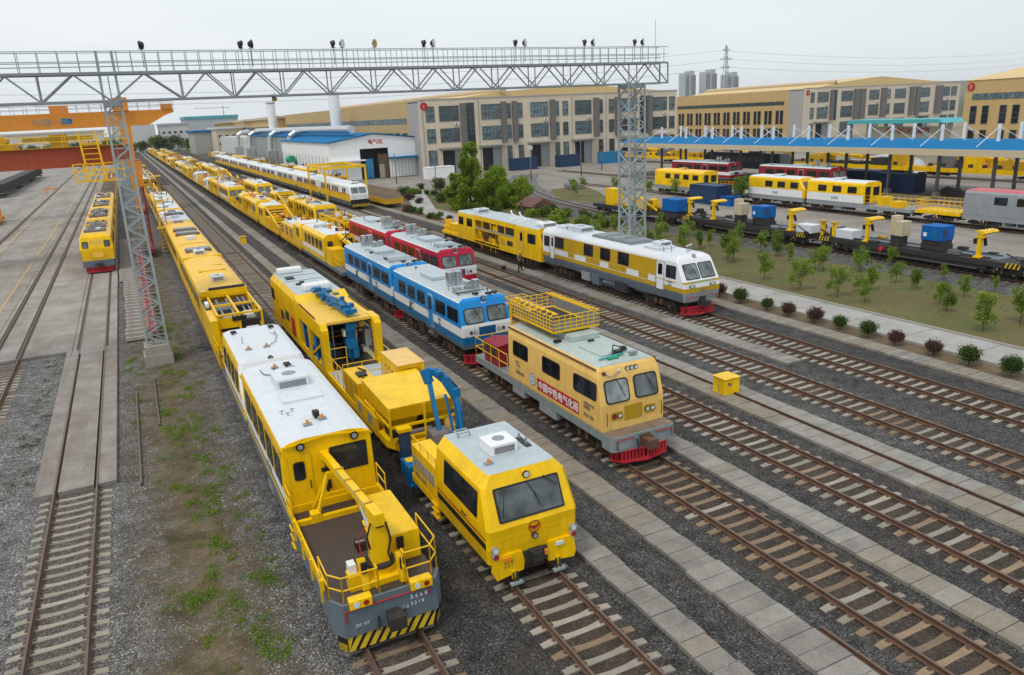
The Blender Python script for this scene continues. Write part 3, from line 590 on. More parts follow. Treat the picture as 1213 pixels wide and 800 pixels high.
# ---------------- hero vehicles ----------------
# 1. rail crane wagon with open deck, nearest on its track
def rail_crane():
    t = thing('rail_crane_wagon', 'yellow rail crane wagon with brown deck, white-roofed cabin and black-yellow striped plough', 'rail crane', (4.36,17.15,0))
    L = 15.0; HW = 1.5
    mb = MB(); mb.box(-1.3,1.3,.5,L-.2,.75,1.12,'dark')
    mb.prism([(-HW,.35),(-HW+.25,0.02),(HW-.25,0.02),(HW,.35),(HW,6),(-HW,6)], 'z', .62, 1.26, 'grey')
    mb.box(-HW,HW,6,L,.85,1.2,'grey'); mb.build('underframe', t)
    mb = MB(); mb.prism([(-HW+.02,.4),(-HW+.27,.06),(HW-.27,.06),(HW-.02,.4),(HW-.02,6),(-HW+.02,6)], 'z', 1.26, 1.3, 'deck'); mb.build('deck', t)
    # grey end beam
    mb = MB(); mb.prism([(-HW-.02,.36),(-HW+.23,-.06),(HW-.23,-.06),(HW+.02,.36),(HW-.06,.4),(HW-.28,.02),(-HW+.28,.02),(-HW+.06,.4)], 'z', .55, 1.52, 'grey'); 
    for z in (1.34,): mb.path([(-1.2,-.075,z-.35),(-1.2,-.075,z),(1.1,-.075,z),(1.1,-.075,z-.25)], .022, 'plow', 5)
    b = mb.build('end_beam', t)
    text('lettering','5 6 6 8',.17,'white',b,(.52,-.075,1.12),(1,0,0),(0,0,1)); text('lettering','3 2 1 8',.13,'white',b,(.52,-.075,.93),(1,0,0),(0,0,1)); text('lettering','C-2',.12,'white',b,(.28,-.075,.9),(1,0,0),(0,0,1)); text('lettering','ZX 10T',.12,'white',b,(-1.0,-.075,.8),(1,0,0),(0,0,1))
    # striped plough
    mb = MB(); w = 1.42; n = 9; z0, z1 = .1, .52
    mb.prism([(-w,.3),(-w+.2,.0),(w-.2,.0),(w,.3),(w-.05,.4),(-w+.05,.4)], 'z', z0, z1, 'black')
    for i in range(-1, n+1):
        a = -w+.2+(2*w-.4)*i/n; bq = .15; sh = .26
        pts = [(a,z0),(a+bq,z0),(a+bq+sh,z1),(a+sh,z1)]
        pts = [(min(max(u,-w+.2),w-.2),v) for u,v in pts]
        if pts[1][0]-pts[0][0]+pts[2][0]-pts[3][0] < .06: continue
        mb.prism(pts, 'y', -.02, -.003, 'stripey')
    for s in (-1,1):
        for k in range(2): mb.patch((s*(w-.02),.27-.001,z0),(s*(w-.18),.02,z0),(s*(w-.18),.02,z0+.2),(s*(w-.02),.27,z0+.2),.003,.015,'stripey') if s<0 else mb.patch((w-.18,.02,z0),(w-.02,.27,z0),(w-.02,.27,z0+.2),(w-.18,.02,z0+.2),.003,.015,'stripey')
    mb.build('striped_plough', t)
    coupler(t, 0, -1)
    # side boards of the deck
    mb = MB(); mb.box(-HW,-HW+.06,1.2,6,1.27,1.62,'yel'); mb.box(HW-.06,HW,2.2,6,1.27,1.62,'yel'); mb.box(-HW,HW,5.9,5.98,1.27,1.55,'yel')
    for y in (1.2,2.4,3.6,4.8): mb.box(-HW-.05,-HW,y,y+.1,.95,1.62,'yel')
    for y in (2.4,3.6,4.8): mb.box(HW,HW+.05,y,y+.1,.95,1.62,'yel')
    mb.build('side_board', t)
    railing(t, [(-1.48,1.4),(-1.48,.42),(-1.2,.06),(-.25,.06),(-.25,.3)], 1.5, .75); railing(t, [(1.48,1.9),(1.48,.42),(1.2,.06),(.5,.06),(.5,.3)], 1.5, .95)
    for x in (-.8,.85):
        mb = MB(); mb.box(x-.3,x+.3,-.16,.12,1.38,1.64,'yel'); o = mb.build('headlight_box', t, bevel=.02)
        q = MB(); q.tube((x-.12,-.15,1.51),(x-.12,-.175,1.51),.085,'lamp',12); q.tube((x+.13,-.15,1.51),(x+.13,-.175,1.51),.075,'lampred',12); q.build('headlight', o)
    # equipment box and control posts
    mb = MB(); mb.box(.55,1.42,1.5,4.2,1.3,2.2,'yel'); o = mb.build('equipment_box', t, bevel=.03)
    q = MB(); q.box(.72,.92,1.44,1.5,1.75,2.1,'black')
    for i in range(3): q.box(1.42,1.425,1.8+i*.8,2.4+i*.8,1.45,2.1,'yelold')
    q.build('access_panel', o)
    mb = MB(); mb.box(-.85,-.5,.75,1.15,1.3,1.75,'yel'); mb.bar((-.45,.7,1.3),(-.45,.95,2.1),.2,.22,'yel'); mb.box(-.52,-.36,.66,.74,1.8,2.1,'black'); mb.box(-.8,-.6,.9,1.2,1.75,2.0,'white'); mb.build('control_post', t)
    mb = MB(); mb.bar((.58,.55,1.3),(.58,.85,2.05),.22,.2,'yel'); mb.box(.5,.66,.5,.58,1.7,2.02,'black'); mb.build('control_post', t)
    # crane: slewing base, column, boom resting on the A-frame
    cx, cy = .12, 1.15
    mb = MB(); mb.box(cx-.55,cx+.55,cy-.5,cy+.5,1.3,1.5,'yel'); mb.tube((cx,cy,1.5),(cx,cy,1.72),.36,'yel',20); mb.tube((cx,cy,1.72),(cx,cy,1.8),.42,'dark',20)
    mb.prism([(cx-.26,1.8),(cx+.26,1.8),(cx+.2,3.1),(cx-.14,3.1)], 'y', cy-.22, cy+.25, 'yel'); o = mb.build('crane_column', t, bevel=.02)
    q = MB(); q.path([(cx+.2,cy-.24,3.0),(cx+.28,cy-.3,2.5),(cx+.18,cy-.28,2.1),(cx+.25,cy-.25,1.8)], .03, 'black'); q.path([(cx-.2,cy-.2,3.05),(cx-.35,cy-.25,2.7),(cx-.28,cy-.2,2.3)], .028, 'black'); q.path([(cx-.3,cy,2.9),(cx-.5,cy+.1,2.5),(cx-.45,cy+.1,1.5)], .02, 'plow'); q.build('hose', o)
    q = MB(); q.cbox((cx-.42,cy+.3,2.2),(.26,.3,.26),'black'); q.tube((cx-.55,cy+.3,2.25),(cx-.3,cy+.3,2.25),.09,'midgrey',10); q.cbox((cx+.02,cy-.25,3.02),(.2,.12,.22),'black'); q.build('winch', o)
    P, Q = Vector((cx,cy-.1,3.15)), Vector((-.1,5.55,3.05))
    mb = MB(); mb.bar(P,Q,.21,.27,'yel'); d = (Q-P).normalized(); mb.bar(Q-d*.1, Q+d*.45, .2,.26,'yel'); mb.bar(P-d*.25,P+d*.5,.28,.36,'yel'); mb.cbox(Q+d*.5,(.28,.18,.3),'yel')
    o = mb.build('crane_boom', t, bevel=.015)
    q = MB(); q.path([P+d*k*.55+Vector((.13,0,.05+.03*(k%2))) for k in range(8)],.018,'black',5); q.path([P+d*k*.55+Vector((-.12,0,.1)) for k in range(7)],.014,'midgrey',5); [q.cbox(P+d*(.6+k*.9)+Vector((0,0,.15)),(.25,.06,.04),'yelold') for k in range(4)]; q.build('hose', o)
    q = MB(); q.tube((cx-.05,cy+.15,2.3),P+d*1.5+Vector((0,0,-.2)),.07,'chrome',10); q.tube((cx-.05,cy+.15,2.2),(cx-.07,cy+.9,2.55),.1,'yel',10); q.build('lift_cylinder', o)
    q = MB(); q.path([Q+d*.5, Q+d*.5+Vector((0,-.02,-.9))], .02, 'black'); q.cbox(Q+d*.5+Vector((0,0,-1.05)),(.22,.18,.3),'black'); q.cbox(Q+d*.5+Vector((0,0,-.5)),(.3,.16,.12),'black'); q.tube(Q+d*.5+Vector((0,0,-1.2)),Q+d*.5+Vector((0,0,-1.4)),.04,'black'); q.build('hook_block', o)
    mb = MB()
    for s in (-1,1): mb.bar((-.05+s*.75,5.05,1.3),(-.05+s*.18,5.25,2.75),.09,.09,'yel'); mb.bar((-.05+s*.75,5.75,1.3),(-.05+s*.18,5.3,2.75),.08,.08,'yel')
    mb.bar((-1.4,5.05,1.38),(.9,5.05,1.38),.16,.16,'yel'); mb.bar((-.3,5.25,2.72),(.2,5.25,2.72),.1,.1,'yel'); mb.box(-.95,-.65,4.95,5.3,1.3,1.6,'yel'); mb.box(.55,.85,4.95,5.3,1.3,1.6,'yel'); mb.bar((-.45,5.15,2.1),(.35,5.15,2.1),.06,.06,'yel'); mb.build('boom_rest', t)
    # cabin
    y0 = 6.05
    lv = [(1.1,1.48,y0,0,'yel','yel'),(1.45,1.5,y0,0,'grey','yel'),(1.62,1.5,y0,0,'white','yel'),(2.0,1.5,y0,0,'yel','yel'),(3.45,1.46,y0,0,'yel','yel'),(3.56,1.42,y0,0,'roofw','yel'),(3.66,1.2,y0,0,'roofw','yel'),(3.74,.7,y0,0,'roofw','yel')]
    sh = Shell(L, lv, ch=.04, chb=.04, roof='roofw', back='yel'); body = sh.body(t)
    sh.windows(t, [(y0+.35,y0+1.6,2.1,3.1),(y0+2.0,y0+3.2,2.1,3.1),(y0+3.6,y0+4.8,2.1,3.1),(y0+5.2,y0+6.4,2.1,3.1),(y0+6.8,y0+8.2,2.1,3.1)])
    sh.seams(t,[y0+1.8,y0+3.4,y0+5.0,y0+6.6],1.12,1.6); sh.fwindows(t, [(.05,1.28,2.35,3.25)], wiper=False, r=.04, g='glass', name='window')
    mb = MB(); sh.front(mb,-1.3,-.55,1.3,3.25,-.01,.02,'yelold',.06); sh.front(mb,-1.29,-.56,1.31,3.24,0,.03,'yel',.06); sh.front(mb,-1.15,-.78,2.35,3.0,0,.045,'black',.1); sh.front(mb,-1.11,-.82,2.4,2.95,0,.05,'glass',.08); o = mb.build('door', t)
    q = MB(); q.tube((-.66,y0-.06,2.0),(-.66,y0-.06,2.3),.018,'black',6); q.build('handle', o)
    mb = MB()
    for x in (-.85,.9): mb.tube((x,y0+.02,3.5),(x,y0-.1,3.5),.14,'black',14); mb.tube((x,y0-.1,3.5),(x,y0-.11,3.5),.085,'midgrey',14)
    mb.build('headlight', t)
    text('lettering','GC-220',.3,'grey',body,(-1.515,y0+3.6,1.66),(0,-1,0),(0,0,1))
    mb = MB()
    mb.bar((-1.5,y0,3.42),(-1.5,L,3.42),.05,.05,'yelold'); mb.bar((1.5,y0,3.42),(1.5,L,3.42),.05,.05,'yelold'); mb.bar((-1.35,y0-.05,3.56),(0,y0-.05,3.72),.06,.05,'yel'); mb.bar((0,y0-.05,3.72),(1.35,y0-.05,3.56),.06,.05,'yel'); mb.build('roof_gutter', t)
    railing(t, [(-1.5,y0-.15),(-1.5,y0-1.0)], 1.3, 1.1, mid=3); railing(t, [(1.5,y0-.15),(1.5,y0-1.1)], 1.3, 1.1, mid=3)
    roofbox(t,-.62,.62,y0+5.2,y0+6.6,3.7,4.12,'roofw','air_conditioner'); roofbox(t,-.7,.75,y0+3.5,y0+4.5,3.72,3.84,'roofw','roof_hatch',grille=False)
    beacon(t,-.35,y0+1.05,3.76); beacon(t,.2,y0+1.3,3.76); mb = MB(); mb.cbox((.05,y0+1.55,3.92),(.2,.25,.18),'black'); mb.tube((.05,y0+1.55,3.72),(.05,y0+1.55,3.9),.05,'black'); mb.build('searchlight', t)
    beacon(t,-.2,L-.9,3.76); horn(t,.25,L-.7,3.72); horn(t,-.55,L-2.6,3.72)
    for x,y in ((-.9,y0+2.6),(-.55,y0+2.6),(-.75,y0+2.3)): mb = MB(); mb.tube((x,y,3.68),(x,y,3.85),.02,'midgrey',5); mb.tube((x-.08,y,3.85),(x+.08,y,3.85),.018,'midgrey',5); mb.build('aerial', t)
    mb = MB(); mb.path([(-.8,L-.9,3.78),(-.75,L-1.6,3.78),(-.5,L-1.9,3.78),(-.2,L-.9,3.78)],.018,'black'); mb.path([(.3,L-.6,3.78),(.6,L-1.4,3.78),(.5,L-2.0,3.78)],.018,'midgrey'); mb.build('roof_cable', t)
    bogies(t, (2.6, 12.2)); under_gear(t, L, 3, 4.8, 10.3, hw=1.5, z=.85)
    coupler(t, L, 1); steps(t,-1.45,5.6,1.25); steps(t,1.45,5.6,1.25)
    return t
rail_crane()

# 2. cabin car facing the rail crane, with a railed deck behind
def facing_car():
    t = thing('railcar', 'yellow railcar with white roof and sloping white nose, right behind the rail crane wagon', 'railcar', (4.36,32.75,0)); L = 8.3
    lv = [(1.1,1.48,.05,0,'yel','yel'),(1.45,1.5,0,0,'grey','yel'),(1.62,1.5,0,0,'white','white'),(2.0,1.5,.0,0,'yel','white'),(2.3,1.5,.12,0,'yel','white'),(3.3,1.42,.6,0,'yel','roofw'),(3.5,1.36,.75,0,'roofw','roofw'),(3.62,1.1,.95,.1,'roofw','roofw')]
    sh = Shell(6.7, lv, ch=.2, roof='roofw', back='yel'); sh.body(t)
    sh.fwindows(t, [(-1.2,-.05,2.4,3.2),(.05,1.2,2.4,3.2)])
    sh.windows(t, [(1.0,1.9,2.15,3.05),(2.3,3.3,2.15,3.05),(3.7,4.7,2.15,3.05),(5.1,6.1,2.15,3.05)])
    mb = MB(); mb.tube((0,.95,3.5),(0,.78,3.5),.13,'black',14); mb.tube((0,.78,3.5),(0,.77,3.5),.1,'midgrey',14); mb.build('headlight', t)
    for x in (-.7,.1): beacon(t,x,2.4,3.64)
    horn(t,-1.0,5.9,3.6); horn(t,.8,6.0,3.6)
    mb = MB(); mb.path([(.2,2.4,3.68),(.6,3.0,3.68),(.9,4.4,3.68),(.6,4.6,3.68)],.018,'midgrey'); mb.tube((-.8,3.6,3.62),(-.8,3.6,3.95),.02,'midgrey'); mb.tube((.75,4.3,3.62),(.8,4.0,3.95),.02,'midgrey'); mb.build('roof_cable', t)
    mb = MB(); mb.box(-1.5,1.5,.1,L,.8,1.12,'grey'); mb.box(-1.45,1.45,6.7,L,1.12,1.16,'deck'); mb.build('underframe', t)
    railing(t, [(-1.45,6.8),(-1.45,L),(1.45,L),(1.45,6.8)], 1.15, 1.1); bogies(t, (1.9,6.4)); coupler(t,L,1); coupler(t,0,-1); under_gear(t,L,5,3.2,5)
facing_car()

# 3. long yellow-roofed car with an open machinery frame in front
def power_car():
    t = thing('power_car', 'long yellow-roofed car with an open frame of machinery at its near end', 'railcar', (4.36,42.2,0)); L = 31.2; f = 9.0
    lv = [(1.1,1.48,f,0,'yel','yel'),(3.15,1.5,f,0,'yel','yel'),(3.35,1.44,f,0,'yelroof','yel'),(3.52,1.1,f,0,'yelroof','yel'),(3.6,.6,f,0,'yelroof','yel')]
    sh = Shell(L, lv, ch=.05, roof='yelroof', back='yel'); sh.body(t)
    sh.windows(t, [(f+1.5+2.6*i, f+2.9+2.6*i, 2.05, 2.95) for i in range(7)], sides=(-1,), divider=False)
    mb = MB(); mb.box(-1.5,1.5,.1,L,.8,1.15,'yelold'); mb.box(-1.45,1.45,.1,f,1.15,1.19,'deck'); mb.build('underframe', t)
    # machinery frame
    mb = MB()
    for y in (2.9,5.6,8.6):
        for x in (-1.05,.1,1.35): mb.bar((x,y,1.2),(x,y,3.15),.12,.12,'yel')
    for z in (2.1,3.12):
        for x in (-1.05,.1,1.35): mb.bar((x,2.9,z),(x,8.9,z),.12,.14,'yel')
        for y in (2.9,5.6,8.6): mb.bar((-1.1,y,z),(1.4,y,z),.14,.12,'yel')
    mb.box(.1,1.35,2.86,2.95,1.3,2.1,'yel'); mb.box(-1.05,.1,2.86,2.95,2.35,2.95,'yel'); mb.box(-.3,.5,2.8,2.84,2.72,2.98,'black'); mb.bar((1.35,3,1.3),(1.35,8.5,3.0),.08,.1,'yel'); mb.build('machinery_frame', t)
    mb = MB()
    for x0,x1,y0,y1,z0,z1,m in ((-.95,0,3.1,5.2,1.2,2.5,'dark'),(.2,1.25,3.2,5.4,1.2,2.6,'dark'),(-.9,.0,5.8,8.2,1.2,2.8,'grey'),(.25,1.2,5.9,8.3,1.2,2.9,'dark'),(-.7,-.2,3.4,4.4,2.5,2.8,'midgrey'),(.5,1.0,3.6,4.6,2.6,2.85,'white'),(-.8,-.3,2.9,3.3,1.3,1.7,'black')): mb.box(x0,x1,y0,y1,z0,z1,m)
    for x in (-.6,.0,.7,1.0): mb.tube((x,3,2.75),(x,8.8,2.9),.06,'midgrey',8)
    mb.tube((.4,2.8,2.25),(1.1,2.8,2.25),.06,'white',8); mb.build('engine_unit', t)
    mb = MB(); mb.box(-1.5,-1.1,2.5,9,1.15,2.95,'yel'); mb.box(-1.46,-1.14,5.6,8.7,2.95,3.0,'dark'); mb.box(-1.4,-1.2,6,6.8,3.0,3.25,'white'); mb.build('side_cabinet', t)
    mb = MB(); mb.box(-1.4,1.4,f-.4,f+.6,3.2,3.5,'yel'); mb.box(-.9,1.3,f-.25,f-.05,3.3,3.65,'dark'); mb.build('roof_beam', t)
    railing(t, [(-1.45,2.5),(-1.45,.2),(1.45,.2),(1.45,2.5)], 1.15, .95); 
    mb = MB(); 
    for i in range(5): mb.box(-1.3+.1*i,-1.0+.1*i,.4+.3*i,.7+.3*i,1.2,1.3+.15*i,'yel')
    mb.build('step', t)
    roofbox(t,-.45,.4,f+2.1,f+3.2,3.6,3.95,'roofw','air_conditioner'); roofbox(t,-.5,.35,f+15,f+16,3.6,3.95,'roofw','air_conditioner')
    mb = MB(); mb.box(-.9,.9,f+6.5,f+7.0,3.6,3.68,'yel'); mb.box(.3,.9,f+9,f+9.3,3.6,3.66,'yel'); mb.build('roof_rib', t)
    mb = MB(); mb.box(-1.46,1.46,f+13.9,f+14.2,3.3,3.64,'yel'); mb.build('roof_joint', t)
    for y in (f+16.7,): 
        mb = MB(); mb.box(-1.0,1.0,y,y+1.6,3.6,3.75,'fin'); mb.box(-.9,-.1,y+.15,y+1.4,3.75,3.85,'midgrey'); mb.box(.1,.9,y+.15,y+1.4,3.75,3.85,'midgrey'); mb.build('roof_radiator', t)
    bogies(t, (3.4,13,27.5)); coupler(t,0,-1); coupler(t,L,1); under_gear(t,L,8,15.5,25)
power_car()
def long_yellow(label, Y, L, roof, seed, rads=(6,9.5), X=4.36, side='yel', white=False, grp=None):
    t = thing('railcar', label, 'railcar', (X,Y,0), 0, grp)
    lv = [(1.1,1.48,0,0,side,side),(3.15,1.5,0,0,side,side),(3.35,1.44,0,0,roof,side),(3.55,1.1,0,0,roof,side),(3.62,.6,0,0,roof,side)]
    sh = Shell(L, lv, ch=.06, roof=roof); sh.body(t); sh.windows(t, [(1+2.4*i, 2.3+2.4*i, 2.05, 2.95) for i in range(int((L-2)/2.4))], sides=(-1,), divider=False)
    mb = MB(); mb.box(-1.5,1.5,.1,L,.8,1.12,'grey'); mb.build('underframe', t); rr = random.Random(seed)
    for y in rads:
        mb = MB(); mb.box(-1.0,1.0,y,y+1.6,3.62,3.77,'fin'); mb.box(-.9,-.1,y+.15,y+1.4,3.77,3.87,'midgrey'); mb.box(.1,.9,y+.15,y+1.4,3.77,3.87,'midgrey'); mb.box(-1.1,-.95,y,y+.2,3.62,3.8,'lampred'); mb.box(.95,1.1,y,y+.2,3.62,3.8,'lampred'); mb.build('roof_radiator', t)
    roofbox(t,-.4,.4,2.2,3.2,3.62,3.92,'roofw','air_conditioner',grille=False); roofbox(t,-.5,.4,L-3,L-2,3.62,3.85,'midgrey','roof_unit',grille=False)
    bogies(t,(2.6,L-2.6),False); under_gear(t,L,seed,5,L-5); return t
long_yellow('yellow-roofed car with two dark radiators across its roof, beyond the machinery frame car', 73.7, 20.5, 'yelroof', 21)
long_yellow('white-roofed yellow car coupled beyond the car with two dark roof radiators', 94.5, 13, 'roofw', 22, (6,))

# 4. yellow control cab with the big windscreen
def control_cab():
    t = thing('control_cab_car', 'bright yellow control cab car with one big sloping windscreen and a white roof unit', 'railcar', (9.0,17.75,0)); L = 4.1
    lv = [(.55,1.30,.25,0,'yel','yel'),(.75,1.45,.12,0,'yel','yel'),(1.25,1.5,.05,0,'black','yel'),(1.47,1.5,.04,0,'yel','yel'),(1.56,1.5,.03,0,'lampred','yel'),(1.62,1.5,.03,0,'yel','yel'),(1.9,1.5,.0,0,'yel','yel'),(3.02,1.40,.50,0,'yel','yel'),(3.35,1.12,.66,0,'yel','yel')]
    sh = Shell(L, lv, ch=.14, chb=.05, roof='roofg', chm=None); sh.body(t)
    sh.fwindows(t, [(-1.08,1.08,2.05,2.98)], r=.05)
    mb = MB(); mb.path([(-.75,.35,3.0),(-.95,.05,2.5),(-.98,-.02,2.25)],.018,'black'); mb.path([(.55,.4,3.05),(.9,.15,2.75)],.018,'black'); mb.build('wiper', t)
    for sd in (-1,1):
        mb = MB(); sh.side(mb,sd,.75,3.35,2.05,2.88,-.01,.022,'black',.06); sh.side(mb,sd,.82,1.95,2.1,2.84,0,.03,'glass',.05); sh.side(mb,sd,2.02,3.28,2.1,2.84,0,.03,'glass',.05); mb.build('window', t)
    mb = MB(); mb.prism([(-1.3,.3),(-1.38,.5),(-1.3,1.05),(-.45,1.05),(-.38,.7),(-.42,.42)], 'y', -.02, .2, 'yel'); mb.prism([(1.3,.3),(1.38,.5),(1.3,1.05),(.45,1.05),(.38,.7),(.42,.42)], 'y', -.02, .2, 'yel')
    mb.box(-.4,.4,.0,.3,.55,.95,'dark'); o = mb.build('bumper', t)
    text('lettering','0 1 8\n5 2 1',.14,'dark',o,(-1.05,-.025,.78),(1,0,0),(0,0,1))
    mb = MB(); mb.box(-.2,.2,-.12,.1,.62,.98,'dark'); mb.cbox((0,-.16,.8),(.3,.14,.3),'dark'); mb.tube((.25,-.05,.9),(.2,-.1,.5),.03,'black'); mb.cbox((.32,-.05,.8),(.12,.12,.14),'amber'); mb.build('coupler', t)
    for x in (-.95,.8): mb = MB(); mb.box(x-.13,x+.13,-.08,0,.88,.99,'amber' if x<0 else 'lamp'); mb.build('marker_light', t)
    for s in (-1,1):
        for z,m,r in ((1.3,'lamp',.085),(1.1,'lampred',.08)): mb = MB(); mb.tube((s*1.3,.1,z),(s*1.3,-.06,z),r+.02,'midgrey',14); mb.tube((s*1.3,-.06,z),(s*1.3,-.07,z),r,m,14); mb.build('headlight', t)
        mb = MB(); mb.bar((s*.75,-.02,.5),(s*.75,.0,.22),.12,.06,'yel'); mb.bar((s*.78,-.05,.45),(s*.78,-.1,.12),.04,.04,'dark'); mb.bar((s*.66,-.05,.45),(s*.66,-.1,.12),.04,.04,'dark'); mb.box(s*.72-.2,s*.72+.2,-.18,-.05,.08,.15,'galv'); mb.build('rail_guard', t)
    # emblem: ring with a winged mark
    mb = MB(); R0, R1, zc = .2, .165, 1.72; yy = -.012
    for i in range(20):
        a, b = 2*math.pi*i/20, 2*math.pi*(i+1)/20
        mb.add([(R0*math.cos(a),yy,zc+R0*math.sin(a)),(R0*math.cos(b),yy,zc+R0*math.sin(b)),(R1*math.cos(b),yy,zc+R1*math.sin(b)),(R1*math.cos(a),yy,zc+R1*math.sin(a))],[(0,1,2,3)],'signred')
    for s in (-1,1): mb.add([(0,yy,zc+.0),(s*.19,yy,zc+.08),(s*.14,yy,zc-.01),(s*.05,yy,zc-.08)],[(0,1,2,3)],'signred')
    mb.add([(-.05,yy,zc+.02),(.05,yy,zc+.02),(0,yy,zc-.16)],[(0,1,2)],'signred'); mb.build('emblem', t)
    mb = MB(); mb.tube((0,.05,1.42),(0,-.05,1.42),.1,'dark',14); mb.tube((0,-.05,1.42),(0,-.055,1.42),.07,'midgrey',14); mb.build('horn', t)
    mb = MB(); mb.cbox((.05,.58,3.17),(.2,.12,.2),'yel'); mb.tube((.05,.55,3.17),(.05,.48,3.17),.11,'black',14); mb.tube((.05,.48,3.17),(.05,.47,3.17),.085,'lamp',14); mb.build('roof_lamp', t)
    roofbox(t,-.5,.42,1.7,2.6,3.35,3.72,'white','air_conditioner'); beacon(t,-.75,1.35,3.35)
    mb = MB(); mb.box(.75,.95,1.8,2.6,3.35,3.38,'dark'); mb.tube((.85,2.0,3.35),(.85,2.0,3.6),.04,'midgrey'); mb.tube((.85,2.5,3.35),(.85,2.5,3.55),.04,'midgrey'); mb.tube((.1,2.9,3.35),(.1,2.9,3.6),.03,'white'); mb.build('aerial', t)
    mb = MB(); mb.path([(-.8,3.6,3.5),(-.4,3.6,3.5),(-.4,3.9,3.5),(-.8,3.9,3.5),(-.8,3.6,3.5)],.025,'galv'); 
    for x in (-.8,-.4): mb.tube((x,3.6,3.35),(x,3.6,3.5),.025,'galv')
    mb.build('roof_rail', t)
    sh.seams(t,[.55,1.7,2.9,3.8],.8,2.0,'yelold')
    text('lettering','\u25a0 5681',.13,'black',t,(-1.53,1.9,1.72),(0,-1,0),(0,0,1))
    mb = MB(); mb.box(-1.5,-1.46,.6,3.6,1.5,1.505,'lampred'); mb.build('stripe', t)
    # side boxes and frame behind the cab
    mb = MB(); mb.box(-1.5,-.75,4.15,6.5,1.0,2.25,'yel'); mb.box(-1.5,1.5,4.1,6.7,.7,1.0,'yel'); o = mb.build('equipment_box', t, bevel=.03)
    q = MB(); 
    for k in range(7): q.box(-1.515,-1.5,4.3+k*.3,4.5+k*.3,1.45,1.9,'midgrey')
    q.build('grille', o)
    text('lettering','WRECK CRANE',.16,'fin',o,(-1.52,6.2,1.2),(0,-1,0),(0,0,1))
    railing(t, [(-1.45,4.15),(-1.45,6.4)], 2.25, .3, mid=1, post=.7); mb = MB(); mb.box(.6,1.45,4.2,5.2,1.0,2.6,'navy'); mb.box(.55,1.5,4.15,5.25,2.6,2.7,'yel'); mb.build('cabinet', t)
    mb = MB(); mb.box(-1.35,1.35,6.7,8.0,.8,1.0,'yel'); mb.box(-.5,.5,6.2,7.2,1.0,1.6,'yel'); mb.box(.3,1.2,6.0,7.4,1.0,1.5,'dark'); mb.build('rear_platform', t)
    mb = MB(); mb.path([(-.7,6.4,1.7),(-.5,7.0,1.2),(-.2,7.6,1.5),(.1,8.1,1.3)],.035,'black'); mb.path([(.2,6.4,1.8),(.4,7.0,1.3),(.6,7.7,1.6)],.03,'black'); mb.path([(-1.2,6.5,1.0),(-1.1,7.1,.6),(-.9,8.0,.9)],.04,'armblue'); mb.build('hose', t)
    steps(t,-1.45,4.4,1.0); bogies(t,(2.2,)); mb = MB(); mb.box(-1.3,1.2,6.2,7.6,.35,.7,'armblue'); mb.box(-1.45,-.6,6.5,8.2,.4,.95,'armblue'); mb.box(.4,1.0,6.5,7.9,.4,.95,'armblue'); mb.tube((-1.3,6.6,1.0),(-1.1,8.1,.5),.07,'bluem'); mb.tube((-1.5,6.8,.35),(-.9,7.9,1.15),.06,'armblue'); mb.box(-1.55,-1.2,6.9,7.4,.3,1.1,'bluem'); mb.build('drawbar', t)
control_cab()

